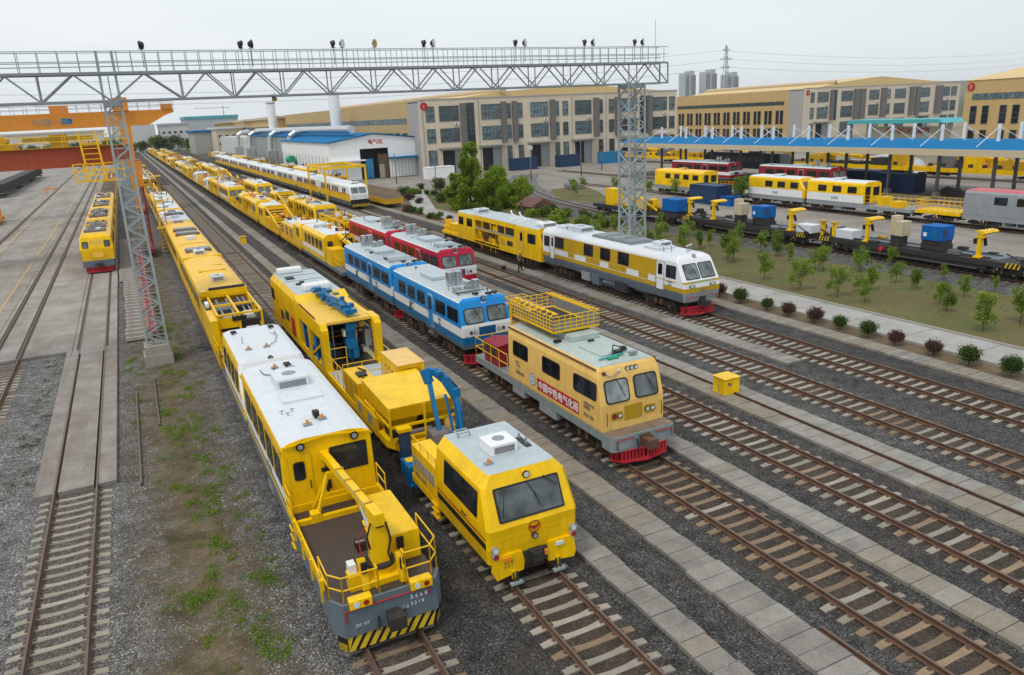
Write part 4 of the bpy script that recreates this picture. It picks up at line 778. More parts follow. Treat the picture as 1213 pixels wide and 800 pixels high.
# 5. hopper wagon with the blue folding arm
def hopper_wagon():
    t = thing('hopper_wagon', 'yellow hopper wagon with a bent blue digger arm, behind the big-windscreen control cab', 'machine wagon', (9.0,25.9,0)); L = 11.6
    mb = MB(); mb.prism([(-1.5,1.6),(-1.1,.8),(1.1,.8),(1.5,1.6),(1.5,L),(-1.5,L)],'z',.82,1.15,'yel'); mb.build('underframe', t)
    for x0,x1,s in ((-1.46,-.0,1),(.04,1.46,-1)):
        mb = MB(); z0 = 1.95
        mb.add([(x0+.12,1.45,z0),(x1-.12,1.45,z0),(x1-.12,4.3,z0),(x0+.12,4.3,z0),(x0,1.0,2.45),(x1,1.0,2.45+.15),(x1,4.6,2.6),(x0,4.6,2.45)],[(0,3,2,1),(4,5,6,7),(0,1,5,4),(1,2,6,5),(2,3,7,6),(3,0,4,7)],'yel'); 
        mb.add([(x0+.12,1.45,z0),(x1-.12,1.45,z0),(x1-.12,4.3,z0),(x0+.12,4.3,z0),(x0+.35,1.8,1.3),(x1-.35,1.8,1.3),(x1-.35,3.8,1.3),(x0+.35,3.8,1.3)],[(4,5,1,0),(5,6,2,1),(6,7,3,2),(7,4,0,3)],'yel'); mb.build('hopper', t)
    # cover: big tilted lid
    mb = MB(); mb.add([(-1.48,.95,2.62),(1.0,.95,2.62),(1.0,4.7,2.75),(-1.48,4.7,2.75),(-1.48,.95,2.66),(1.0,.95,2.66),(1.0,4.7,2.79),(-1.48,4.7,2.79)],[(0,3,2,1),(4,5,6,7),(0,1,5,4),(1,2,6,5),(2,3,7,6),(3,0,4,7)],'yel'); mb.add([(-1.47,.95,2.62),(1.0,.95,2.62),(1.0,1.1,2.1),(-1.47,1.1,2.1)],[(3,2,1,0)],'yel'); mb.add([(-1.47,.95,2.62),(-1.47,1.1,2.1),(-1.47,4.6,2.1),(-1.47,4.7,2.75)],[(3,2,1,0)],'yel'); mb.build('hopper_cover', t)
    mb = MB()
    for x in (-1.46,-.03,1.44):
        for y in (.95,2.8,4.6): mb.bar((x,y,1.15),(x,y,2.6 if x < 1 else 2.35),.08,.08,'yel')
    for z in (1.85,): mb.bar((-1.46,.95,z),(1.46,.95,z),.09,.1,'yel'); mb.bar((-1.46,.95,z),(-1.46,4.6,z),.08,.08,'yel'); mb.bar((1.46,.95,z),(1.46,4.6,z),.08,.08,'yel')
    mb.bar((-1.46,.95,1.35),(1.46,.95,1.35),.07,.09,'yel'); mb.build('hopper_frame', t)
    mb = MB(); mb.box(-1.3,-.5,1.3,2.4,1.15,1.5,'dark'); mb.box(.1,.9,1.3,2.6,1.15,1.55,'rust'); mb.tube((-.6,1.2,1.4),(.3,1.2,1.4),.1,'midgrey'); mb.tube((-1.2,1.1,1.25),(-.6,1.1,1.25),.08,'navy'); mb.build('conveyor_drive', t)
    mb = MB(); mb.box(-1.48,-.55,5.4,7.9,1.15,2.35,'yel'); o = mb.build('equipment_box', t, bevel=.02)
    q = MB(); q.box(-1.2,-.8,6.2,6.8,2.35,2.45,'black'); q.path([(-1.1,5.7,2.4),(-1.0,6.4,2.42),(-.7,6.8,2.42),(-.9,7.4,2.42)],.04,'black'); 
    for k in range(3): q.box(-1.492,-1.48,5.5+.8*k,6.15+.8*k,1.3,2.25,'yelold')
    q.build('access_panel', o)
    mb = MB(); mb.box(.25,1.46,4.9,7.4,1.9,2.95,'yel'); mb.box(.22,1.49,4.87,7.43,2.95,2.99,'cream'); o = mb.build('generator_housing', t)
    q = MB()
    for k in range(7): q.box(.45,1.3,4.88,4.9,2.1+k*.11,2.15+k*.11,'yelold')
    for k in range(4): q.tube((.235,5.3+.5*k,2.5),(.25,5.3+.5*k,2.5),.05,'black')
    q.build('grille', o)
    mb = MB(); mb.box(-.5,.2,5.2,8.2,1.15,1.5,'deck'); mb.box(-1.4,1.4,8.2,L-.3,1.15,1.2,'roofg'); mb.build('deck', t)
    railing(t, [(-1.45,8.3),(-1.45,L-.4)], 1.2, 1.0); railing(t, [(1.45,7.6),(1.45,L-.3)], 1.2, 1.0); railing(t, [(-1.4,8.3),(1.4,8.3)], 1.4, 1.0)
    # side screen with a ring emblem
    mb = MB(); mb.box(-1.54,-1.47,2.6,6.0,1.0,1.7,'yel'); mb.box(-1.55,-1.54,3.3,3.9,1.15,1.6,'midgrey'); mb.box(-1.55,-1.54,4.9,5.4,1.15,1.6,'midgrey'); mb.build('side_panel', t)
    # blue arm: base, lower boom, upper boom, cylinders, grab
    mb = MB(); mb.tube((.15,-.2,1.0),(.15,-.2,1.5),.4,'armblue',14); mb.cbox((.15,-.2,1.65),(.7,.8,.35),'armblue'); o = mb.build('arm_base', t)
    A, B, D, E = Vector((.9,-.35,1.6)), Vector((1.0,.1,3.1)), Vector((.15,.75,3.95)), Vector((.05,-.4,1.9))
    mb = MB(); K_ = [A, A.lerp(B,.55)+Vector((.02,-.08,0)), B+Vector((0,0,-.1)), B.lerp(D,.3)+Vector((0,0,.22)), B.lerp(D,.65)+Vector((0,0,.26)), D]; [mb.bar(K_[i]-(K_[i+1]-K_[i])*.06, K_[i+1], .22, (.34,.36,.36,.32,.28)[i], 'armblue') for i in range(5)]; mb.cbox(B+Vector((0,0,.05)),(.3,.42,.34),'bluem'); mb.cbox(B.lerp(D,.6)+Vector((0,0,.32)),(.28,.5,.16),'bluem'); mb.tube(A+Vector((-.25,.05,.1)),B.lerp(D,.2)+Vector((-.2,0,-.2)),.06,'armblue'); o = mb.build('arm_boom', t, bevel=.03)
    q = MB(); q.tube(B+Vector((.05,-.1,.0)),B.lerp(D,.6)+Vector((.0,0,.35)),.055,'chrome'); q.tube(A+Vector((0,-.22,.2)),A.lerp(B,.6)+Vector((0,-.22,0)),.07,'armblue'); q.path([B+Vector((.1,-.1,.2)),B.lerp(D,.3)+Vector((.1,-.1,.3)),B.lerp(D,.7)+Vector((.1,-.1,.25)),D+Vector((.05,-.1,.1))],.03,'black'); q.build('cylinder', o)
    mb = MB(); mb.bar(D+Vector((0,0,.1)),E,.16,.2,'armblue'); mb.bar(D+Vector((-.12,.0,.1)),D.lerp(E,.2),.26,.34,'armblue'); o = mb.build('arm_stick', t, bevel=.03); q = MB(); q.tube(D.lerp(E,.1)+Vector((0,.25,0)),D.lerp(E,.7)+Vector((0,.2,0)),.05,'chrome'); q.build('cylinder', o)
    mb = MB(); mb.prism([(-.5,1.0),(-.9,1.4),(-.75,1.9),(-.2,2.0),(.1,1.5),(-.1,1.0)],'x',-.35,.35,'fin'); mb.build('grab_bucket', t)
    mb = MB(); mb.box(-1.35,-.95,.1,.4,.8,1.95,'navy'); mb.box(-1.42,-.88,.05,.45,1.95,2.08,'yel'); mb.build('cabinet', t)
    mb = MB(); mb.tube((1.35,.5,1.1),(1.35,.5,3.0),.03,'yel'); mb.tube((1.35,.5,3.0),(1.35,.5,3.15),.07,'amber'); mb.build('beacon_post', t)
    bogies(t,(2.6,9.4)); under_gear(t,L,13,4.6,7.4,hw=1.5,z=.85)
hopper_wagon()

# 6. tall yellow machine, portal open at the near end
def tall_machine():
    t = thing('tall_machine', 'tall yellow machine with a blue folding arm on its roof and an open portal end', 'railway machine', (9.0,37.4,0)); L = 15.6; s0 = 7.0
    mb = MB(); mb.box(-1.5,1.5,0,L,.8,1.15,'yel'); mb.build('underframe', t)
    sid = MB(); sid.box(-1.53,-1.5,.2,4.4,1.2,1.24,'yelold'); sid.build('side_rail', t)
    # rear closed body
    lv = [(1.1,1.5,s0,.1,'yel','yel'),(2.9,1.5,s0,.0,'yel','yel'),(3.5,1.5,s0,.35,'yel','yel'),(3.85,1.3,s0,.7,'yel','yel')]
    sh = Shell(L, lv, ch=.04, chb=.2, roof='roofg', back='yel'); body = sh.body(t)
    sh.windows(t, [(L-1.6,L-.5,2.2,3.0)], divider=False)
    mb = MB(); sh.side(mb,-1,s0+2.2,s0+3.4,1.7,2.4,-.01,.02,'yelold',.04); sh.side(mb,-1,s0+2.3,s0+3.3,1.78,2.32,0,.03,'dark',.03); sh.side(mb,-1,s0+4.4,s0+5.2,1.4,2.0,-.01,.02,'dark',.04); sh.side(mb,-1,s0+.6,s0+1.6,1.2,2.3,-.01,.03,'plow',.04); sh.side(mb,-1,s0+1.7,s0+1.76,1.2,3.1,0,.02,'yelold'); sh.side(mb,-1,s0+3.7,s0+3.76,1.2,3.1,0,.02,'yelold'); sh.side(mb,-1,s0+6.1,s0+6.16,1.2,3.1,0,.02,'yelold'); mb.build('side_hatch', t)
    # front roof section on posts
    mb = MB(); mb.box(-1.5,1.5,.6,s0,3.42,3.56,'yelroof'); mb.box(-1.52,-1.4,.6,s0,2.75,3.56,'yel'); mb.box(1.4,1.52,.6,s0,2.75,3.56,'yel'); mb.prism([(s0-1.2,3.5),(s0,3.85),(s0,3.5)],'x',-1.5,1.5,'yel'); mb.box(-1.45,1.45,.58,.64,3.36,3.42,'black'); mb.build('portal_roof', t)
    for s in (-1,1):
        mb = MB(); x = s*1.38; mb.box(x-.17,x+.17,.0,.55,1.15,3.3,'yel'); mb.prism([(-.006,3.31),(-.006,2.9),(1.6,3.2),(1.6,3.6),(.3,3.6)],'x',x-.178,x+.178,'yel'); mb.box(x-.12,x+.12,3.4,3.8,1.15,3.45,'yel'); mb.box(x-.1,x+.1,6.2,7,1.15,3.45,'yel'); mb.bar((x,.5,2.6),(x,3.4,1.3),.1,.12,'yel'); mb.build('portal_post', t)
    mb = MB(); mb.box(-1.2,1.2,.05,4.7,1.15,1.18,'deck'); mb.box(-1.2,1.2,4.6,4.8,1.18,3.4,'shedin'); mb.box(-1.25,-1.18,1.8,4.6,1.6,3.3,'shedin'); mb.box(-1.1,-.2,1.6,4.5,1.15,1.9,'dark'); mb.box(.3,1.1,2.2,4.5,1.15,2.3,'dark'); mb.box(.9,1.2,.9,1.6,1.9,2.8,'midgrey'); mb.box(.8,1.1,1.2,1.7,1.5,1.8,'white'); mb.box(-.25,-.05,.9,1.3,2.6,2.95,'white')  # dark floor plate and inner sheets put the portal's shade into the colour
    for k,x in enumerate((-1.05,-.7,.2,.65,1.0)): mb.tube((x,1+.4*k,1.2),(x,1+.4*k,3.3),.045,('rust','midgrey','yel')[k%3],6)
    for z in (2.0,2.7): mb.bar((-1.2,1.8,z),(1.2,1.8,z),.08,.08,'rust'); mb.bar((-1.2,3.4,z),(1.2,3.4,z),.08,.08,'yel')
    mb.path([(-1,1.2,3.2),(-.9,1.5,2.2),(-.5,1.7,1.6),(.1,1.8,2.4),(.7,1.6,3.1)],.03,'black'); mb.build('inner_machinery', t)
    mb = MB(); mb.box(-.12,.35,.9,1.5,1.4,3.0,'armblue'); mb.tube((.1,1.1,1.2),(.1,1.1,3.5),.13,'armblue'); mb.cbox((.15,1.0,3.1),(.5,.5,.4),'armblue'); mb.cbox((.1,.9,2.2),(.6,.45,.5),'armblue'); mb.cbox((.28,.85,1.7),(.3,.3,.6),'armblue'); mb.tube((.35,.8,2.0),(.42,.8,2.9),.05,'chrome'); mb.build('arm_mast', t)
    A, B = Vector((-.1,7.1,4.0)), Vector((.2,.9,3.85))
    mb = MB(); rr = random.Random(4); mb.bar(A,B,.42,.3,'armblue')
    for i in range(30): p = A.lerp(B,(i+.5)/30); mb.cbox(p+Vector((rr.uniform(-.42,.42),0,rr.uniform(-.05,.28))),(rr.uniform(.12,.35),rr.uniform(.15,.45),rr.uniform(.1,.25)),rr.choice(['armblue','armblue','grey','bluem']))
    mb.cbox(A+Vector((0,.1,-.1)),(.5,.5,.3),'armblue'); o = mb.build('roof_arm', t, bevel=.015)
    for i in range(3): q = MB(); q.tube(A.lerp(B,.1+.3*i)+Vector((.28-.25*(i%2),0,.15)),A.lerp(B,.3+.3*i)+Vector((.2,0,.2)),.045,'chrome' if i%2 else 'black'); q.path([A.lerp(B,.1+.3*i)+Vector((-.2,0,.2)),A.lerp(B,.2+.3*i)+Vector((-.35,0,.3)),A.lerp(B,.35+.3*i)+Vector((-.15,0,.25))],.025,'black'); q.build('cylinder', o)
    # blue machinery hanging at the side
    mb = MB()
    for k in range(7): mb.box(-1.4+rr.uniform(0,.2),-.9,1.0+k*.8,1.5+k*.8,rr.uniform(.4,.8),rr.uniform(1.5,2.5),rr.choice(['armblue','armblue','bluem','dark']))
    for k in range(5): mb.tube((-1.42,1.2+k*1.0,.5),(-1.35,1.4+k*1.1,2.6),.05,'armblue')
    mb.build('excavating_chain', t)
    roofbox(t,-1.1,.5,L-1.6,L-.8,3.85,4.2,'white','air_conditioner',grille=False,bev=.1); roofbox(t,-.75,.85,s0+.5,s0+1.3,3.85,4.25,'white','air_conditioner',grille=False,bev=.1)
    mb = MB(); mb.cbox((-.7,s0+5.2,3.9),(.5,.7,.08),'black'); mb.cbox((-.3,s0+3.4,3.9),(.25,.3,.1),'black'); mb.cbox((-.6,s0+2.9,3.9),(.3,.25,.1),'black'); mb.box(-1.2,1.2,s0+4.2,s0+4.24,3.85,3.88,'midgrey'); mb.box(-1.2,1.2,s0+6,s0+6.04,3.85,3.88,'midgrey'); mb.build('roof_vent', t)
    text('lettering','\u4f5c\u4e1a',.45,'fin',body,(-1.52,s0+4.2,1.6),(0,-1,0),(0,0,1))
    railing(t, [(-1.45,.05),(-.4,.05)], 1.2, 1.1); bogies(t,(3,12.4)); coupler(t,L,1); under_gear(t,L,17,5,10)
tall_machine()

# 7. cream inspection car with red banner and lift platform
def inspection_car():
    t = thing('inspection_car', 'cream-yellow inspection car with red side banner and railed lift platform on its roof', 'railcar', (16.44,22.55,0)); L = 13.0
    mb = MB(); mb.prism([(-1.5,.12),(-1.35,0),(1.35,0),(1.5,.12),(1.5,.75),(-1.5,.75)],'z',.62,1.22,'sill'); mb.box(-1.48,1.48,.08,.7,1.22,1.24,'rustplate'); mb.box(-1.48,1.48,.75,L,.85,1.2,'sill'); mb.build('underframe', t)
    mb = MB(); mb.path([(-1.3,-.03,.75),(-1.3,-.03,1.1),(-.5,-.03,1.12)],.02,'plow',5); mb.path([(1.3,-.03,.75),(1.3,-.03,1.1),(.5,-.03,1.12)],.02,'plow',5); mb.box(-1.2,-.6,-.015,0,.72,1.1,'midgrey'); mb.box(-.25,.25,-.05,.02,.7,1.15,'rust'); mb.build('end_plate', t)
    coupler(t,0,-1,'rust'); plough(t,-.15)
    y0 = .75; B = 8.9
    lv = [(1.2,1.48,y0,0,'cream','cream'),(1.3,1.5,y0,0,'cream','cream'),(2.3,1.5,y0+.02,0,'cream','cream'),(3.35,1.46,y0+.3,0,'cream','cream'),(3.62,1.38,y0+.42,0,'cream','cream'),(3.72,1.3,y0+.5,0,'roofgn','roofgn'),(3.8,.8,y0+.55,0,'roofgn','roofgn')]
    sh = Shell(B, lv, ch=.06, roof='roofgn', back='cream'); body = sh.body(t)
    sh.fwindows(t, [(-1.25,-.12,2.3,3.22),(.12,1.25,2.3,3.22)], r=.16)
    sh.windows(t, [(y0+.35,y0+2.1,2.4,3.14),(y0+3.2,y0+4.75,2.42,3.16),(y0+6.1,y0+7.6,2.45,3.18)], r=.13, divider=True)
    mb = MB(); sh.side(mb,-1,y0+1.7,y0+5.25,1.42,1.98,-.01,.015,'signred'); b = mb.build('banner', t)
    text('lettering','\u4e2d\u56fd\u4e2d\u94c1\u7535\u6c14\u5316\u5c40',.43,'white',b,(-1.522,y0+5.13,1.54),(0,-1,0),(0,0,1),bold=.006)
    sh.seams(t,[y0+2.6,y0+5.4,y0+7.9],1.25,3.5,'ochre',(-1,1))
    # round emblem
    mb = MB(); yc, zc = y0+5.72, 1.75
    def disc(r, off, m, n=24): 
        mb.add([(-1.5-off,yc-r*math.cos(2*math.pi*i/n),zc+r*math.sin(2*math.pi*i/n)) for i in range(n)],[tuple(range(n))],m)
    disc(.30,.006,'bluem'); disc(.25,.009,'white'); disc(.19,.012,'bluem')
    mb.box(-1.52,-1.513,yc-.14,yc-.09,zc-.16,zc+.1,'white'); mb.box(-1.52,-1.513,yc+.09,yc+.14,zc-.16,zc+.1,'white'); mb.box(-1.52,-1.513,yc-.02,yc+.02,zc-.2,zc+.18,'white'); mb.box(-1.521,-1.514,yc-.14,yc+.14,zc+.02,zc+.06,'white'); mb.build('emblem', t)
    text('lettering','JW-4\n10182\n\u2014\u2014\n\u91cd\u578b\u8f68\u9053\u8f66',.17,'fin',body,(-1.522,y0+7.35,2.15),(0,-1,0),(0,0,1)); text('lettering','\u4e2d\u94c1\u7535\u6c14\u5316\n\u5c40\u96c6\u56e2',.16,'fin',body,(-1.522,y0+1.3,2.05),(0,-1,0),(0,0,1)); text('lettering','ZCK 020',.2,'fin',body,(-1.522,y0+1.3,1.55),(0,-1,0),(0,0,1))
    mb = MB(); sh.front(mb,-.42,.42,1.52,2.12,-.01,.02,'creamd'); 
    for k in range(7): sh.front(mb,-.38+.11*k,-.34+.11*k,1.55,2.09,0,.03,'ochre')
    mb.build('grille', t)
    for s in (-1,1):
        mb = MB(); sh.front(mb,s*.78-.27,s*.78+.27,1.62,1.96,-.01,.03,'creamd',.1); o = mb.build('headlight_housing', t)
        for k in (-1,1): q = MB(); x = s*.78+k*.12; q.tube((x,y0-.02,1.79),(x,y0-.05,1.79),.1,'black',14); q.tube((x,y0-.05,1.79),(x,y0-.055,1.79),.075,'lamp' if not (s<0 and k<0) else 'lampred',14); q.build('headlight', o)
        mb = MB(); x = s*1.3; mb.path([(x,y0-.06,1.45),(x,y0-.1,1.5),(x,y0-.1,1.95),(x,y0-.04,2.0)],.016,'black',5); mb.build('handrail', t)
    for k in range(3): lamp_pair(t, y0+.36, 3.52, [-.05+.2*k], .09, 'black')
    mb = MB(); mb.path([(-1.1,y0+.3,3.5),(-.9,y0+.2,3.35),(-.7,y0+.25,3.4),(-.5,y0+.3,3.5)],.02,'midgrey'); mb.cbox((-1.15,y0+.35,3.5),(.14,.12,.12),'rust'); mb.cbox((-.45,y0+.35,3.5),(.12,.1,.1),'lamp'); mb.build('wiring', t)
    roofbox(t,-.5,.9,y0+3.8,y0+5.3,3.8,4.05,'roofgn','roof_hatch',grille=False); roofbox(t,-.6,.6,y0+1.4,y0+3.1,3.8,3.86,'roofgn','roof_plate',grille=False)
    mb = MB(); mb.tube((-.9,y0+1.05,3.85),(.3,y0+1.1,3.9),.04,'teal'); mb.tube((-.6,y0+.9,3.85),(-.1,y0+.9,3.85),.06,'greenp'); mb.cbox((.1,y0+1.2,3.95),(.3,.25,.16),'black'); mb.cbox((.55,y0+1.5,3.95),(.2,.2,.16),'black'); mb.cbox((.6,y0+.9,3.92),(.35,.2,.12),'midgrey'); mb.path([(-.2,y0+1.2,3.9),(.2,y0+1.7,4.1),(.7,y0+1.4,3.9)],.025,'black'); mb.cbox((1.1,y0+5.4,3.86),(.35,.25,.06),'black'); mb.cbox((-1.0,y0+4.2,3.86),(.35,.15,.08),'black'); mb.cbox((.2,y0+3.4,3.88),(.3,.1,.06),'black'); mb.build('roof_gear', t)
    mb = MB(); mb.bar((-1.42,y0+.5,3.66),(-1.42,B,3.66),.05,.06,'rust'); mb.bar((1.42,y0+.5,3.66),(1.42,B,3.66),.05,.06,'rust'); mb.build('roof_gutter', t)
    # lift platform: deck, basket rails, lattice
    px0, px1, py0, py1, pz = -1.1, 1.25, 5.1, 9.3, 4.15
    mb = MB(); mb.box(px0,px1,py0,py1,pz,pz+.08,'yelrail'); mb.box(px0+.2,px1-.2,py0+.3,py1-.3,pz+.08,pz+.1,'dark'); mb.box(-.4,.4,py1-1.2,py1-.3,3.8,pz,'yelold'); mb.box(-.35,.35,py0+1.2,py0+1.6,3.8,pz,'yelold'); p = mb.build('lift_platform', t)
    q = MB(); q.box(px0+.05,px0+.07,py0,py1,pz+.1,pz+.55,'galvd'); q.box(px1-.04,px1-.02,py0,py1,pz+.1,pz+.55,'galvd'); q.box(px0,px1,py0+.02,py0+.04,pz+.1,pz+.5,'galvd'); q.build('mesh_panel', p)
    for pts in ([(px0,py0),(px0,py1)],[(px1,py0),(px1,py1)],[(px0,py0),(px1,py0)],[(px0,py1),(px1,py1)]): railing(p, pts, pz+.05, .68, mid=4, post=.28, r=.019)
    q = MB()
    for i in range(8): y = py0+.2+i*.5; q.bar((px0-.03,y,pz+.72),(px0+.35,y+.25,pz+.78),.05,.04,'yelrail'); q.bar((px1+.03,y,pz+.72),(px1-.35,y+.25,pz+.78),.05,.04,'yelrail'); q.tube((px0+.25,y,pz+.78),(px0+.25,y+.3,pz+.8),.04,'yelrail')
    q.bar((px0+.35,py0+.2,pz+.78),(px0+.35,py1,pz+.78),.05,.05,'yelrail'); q.bar((px1-.35,py0+.2,pz+.78),(px1-.35,py1,pz+.78),.05,.05,'yelrail'); q.build('folded_rail', p)
    railing(p, [(px0+.2,py1),(px0+.2,py1+.9),(px0+1.2,py1+.9),(px0+1.2,py1)], pz+.05, .6, mid=2, post=.5)
    mb = MB(); mb.bar((-1.2,B+.1,1.2),(-1.2,B+.1,4.6),.08,.08,'yelrail'); mb.bar((-.6,B+.1,1.2),(-.6,B+.1,4.6),.08,.08,'yelrail')
    for k in range(9): mb.bar((-1.2,B+.1,1.4+k*.34),(-.6,B+.1,1.4+k*.34),.04,.04,'yelrail')
    mb.box(.1,1.2,B+.1,B+.6,1.25,2.9,'yelold'); mb.tube((-.0,B+.3,3.3),(-.15,B+.3,3.3),.12,'lamp'); mb.build('ladder', t)
    # open rear deck with the maroon winch cabin
    mb = MB(); mb.box(-1.4,-.1,B+1.4,B+3.0,1.24,2.3,'redbox'); mb.add([(-1.45,B+1.35,2.3),(-.05,B+1.35,2.3),(-.05,B+3.05,2.3),(-1.45,B+3.05,2.3),(-.75,B+1.35,2.42),(-.75,B+3.05,2.42)],[(0,1,4),(1,2,5,4),(3,5,2),(0,4,5,3)],'redbox'); o = mb.build('winch_cabin', t); q = MB(); q.box(-1.415,-1.4,B+1.7,B+2.2,1.6,2.1,'dark'); q.box(-1.415,-1.4,B+2.4,B+2.8,1.6,2.1,'dark'); q.build('window', o)
    mb = MB(); mb.box(.2,1.2,B+1.2,B+2.4,1.24,1.9,'creamd'); mb.box(.0,1.1,B+2.7,B+3.6,1.24,1.8,'sill'); mb.build('tool_locker', t)
    railing(t, [(-1.46,B+.2),(-1.46,L-.1)], 1.22, 1.0, post=.8); railing(t, [(1.46,B+.2),(1.46,L-.1),(-1.46,L-.1)], 1.22, 1.0, post=.8)
    bogies(t,(2.5,10.5)); under_gear(t,L,19,4.4,8.6,hw=1.5,z=.85); coupler(t,L,1)
    return t
inspection_car()
# ---------------- blue and red railcars ----------------
def passenger_car(label, X, Y, L, c1, c2, stack_y, flip_band=None, deco='JJC', group=None, seed=1, num='0068\n5921', hatch_y=None):
    t = thing('railcar', label, 'railcar', (X,Y,0), 0, group)
    up_, low = c1, c2
    lv = [(1.02,1.42,.08,0,'grey','grey'),(1.28,1.48,.04,0,low,low),(1.72,1.5,.02,0,'white','white'),(2.22,1.5,.0,0,up_,'white' if flip_band is None else flip_band),(2.4,1.5,.03,0,up_,up_),(3.35,1.46,.34,0,up_,up_),(3.58,1.42,.42,0,'white',up_),(3.63,1.38,.44,0,'roofg',up_),(3.76,1.1,.6,.05,'roofg','roofg')]
    sh = Shell(L, lv, ch=.07, chb=.05, roof='roofg', back=up_); body = sh.body(t)
    sh.fwindows(t, [(-1.27,-.1,2.42,3.25),(.1,1.27,2.42,3.25)], r=.14)
    k = L/12.0
    sh.windows(t, [(.55*k,2.1*k,2.45,3.2),(2.45*k,4.0*k,2.45,3.2),(5.85*k,7.15*k,2.45,3.2),(7.65*k,8.95*k,2.45,3.2),(9.45*k,10.8*k,2.45,3.2)])
    sh.doors(t, [(4.5*k,5.3*k,1.3,3.3)], sides=(-1,), m=up_, frame='white')
    text('lettering',deco,.66,'black',body,(-1.512,8.9*k,1.74),(0,-1,0),(0,0,1),shear=.35,bold=.012)
    text('lettering',num,.24,'fin',body,(-1.512,3.7*k,1.98),(0,-1,0),(0,0,1))
    mb = MB(); sh.front(mb,-.5,.5,1.75,2.2,-.01,.02,'blued'); 
    for i in range(5): sh.front(mb,-.46,.46,1.79+.08*i,1.82+.08*i,0,.03,c2)
    mb.build('grille', t)
    for s in (-1,1):
        for dx,m in ((.72,'lamp'),(.98,'lampred')): mb = MB(); mb.tube((s*dx,.05,1.95),(s*dx,-.04,1.95),.095,'black',12); mb.tube((s*dx,-.04,1.95),(s*dx,-.045,1.95),.07,m,12); mb.build('headlight', t)
        mb = MB(); x = s*1.25; mb.path([(x,-.0,1.4),(x,-.06,1.45),(x,-.06,1.8)],.014,'black',5); mb.build('handrail', t)
    # winged mark above the screens
    mb = MB(); yy = .34
    for a in (90,210,330):
        ca, sa = math.cos(R(a+180)), math.sin(R(a+180)); 
        mb.add([(0,yy,3.42),(.13*ca-.05*sa,yy,3.42+.13*sa+.05*ca),(.19*ca,yy,3.42+.19*sa),(.13*ca+.05*sa,yy,3.42+.13*sa-.05*ca)],[(3,2,1,0)],'white')
    mb.build('emblem', t)
    mb = MB(); mb.tube((0,.45,3.72),(0,.3,3.72),.13,'black',14); mb.tube((0,.3,3.72),(0,.29,3.72),.1,'midgrey',14); mb.build('roof_lamp', t)
    horn(t,.45,.85,3.76); horn(t,.85,1.0,3.74); horn(t,-.2,1.2,3.76)
    for i,(x,y,h,w_) in enumerate(((-.35,stack_y,.85,.42),(.15,stack_y,.85,.42),(.1,stack_y-1.5,.5,.36),(.55,stack_y-1.6,.55,.36))):
        mb = MB(); mb.box(x-w_/2,x+w_/2,y-w_/2,y+w_/2,3.72,3.76+h,'chrome'); mb.tube((x-.08,y-w_/2,3.9),(x-.08,y-w_/2-.01,3.76+h*.9),.04,'silver',6); mb.build('exhaust_stack', t, bevel=.05)
    hy = hatch_y if hatch_y is not None else (stack_y+3 if stack_y < L/2 else stack_y-4)
    roofbox(t,-.75,.75,hy-1,hy+1.2,3.76,3.98,'roofg','roof_hatch',grille=False)
    mb = MB()
    for y in (1.6,2.3,stack_y-2.6 if stack_y > 4 else stack_y+1.0): mb.box(-1.0,.9,y,y+.05,3.86,3.9,'midgrey'); mb.box(-1.0,-.95,y,y+.05,3.76,3.88,'midgrey'); mb.box(.85,.9,y,y+.05,3.76,3.88,'midgrey')
    mb.box(-.95,-.9,1.6,2.35,3.86,3.9,'midgrey'); mb.box(-.6,.5,1.7,2.2,3.76,3.82,'silver'); mb.build('roof_rack', t)
    railing(t, [(-.9,1.5),(-.9,3.2),(.7,3.2)], 3.76, .3, 'galv', 1, .018, .8, 'roof_rail')
    mb = MB(); rr = random.Random(seed)
    for i in range(6): mb.cbox((rr.uniform(-.9,.9),rr.uniform(1,L-1),3.8),(rr.uniform(.1,.35),rr.uniform(.1,.4),.12),rr.choice(['midgrey','dark','silver']))
    mb.build('roof_gear', t)
    plough(t,-.05,'plow'); bogies(t,(2.3,L-2.3)); under_gear(t,L,seed,4.2,L-4.2,hw=1.55,z=1.25); coupler(t,0,-1); coupler(t,L,1)
    return t
passenger_car('blue and white railcar with shiny roof stacks, right behind the cream inspection car', 16.44, 37.1, 11.9, 'blue', 'bluem', 4.2, seed=31, hatch_y=7.2)
passenger_car('blue and white railcar with shiny roof stacks, behind the first blue one', 16.44, 49.5, 12.4, 'blue', 'bluem', 10.2, seed=32, num='0068\n5922', hatch_y=6.5)
passenger_car('crimson and white railcar with shiny roof stacks, the nearer of the red pair', 21.4, 53.0, 12.0, 'red', 'red', 10.2, deco='', seed=33, num='', hatch_y=5.8)
passenger_car('crimson railcar coupled behind the nearer red and white one', 21.4, 66.0, 13.0, 'red', 'red', 4.2, deco='', seed=34, num='', hatch_y=8.5)

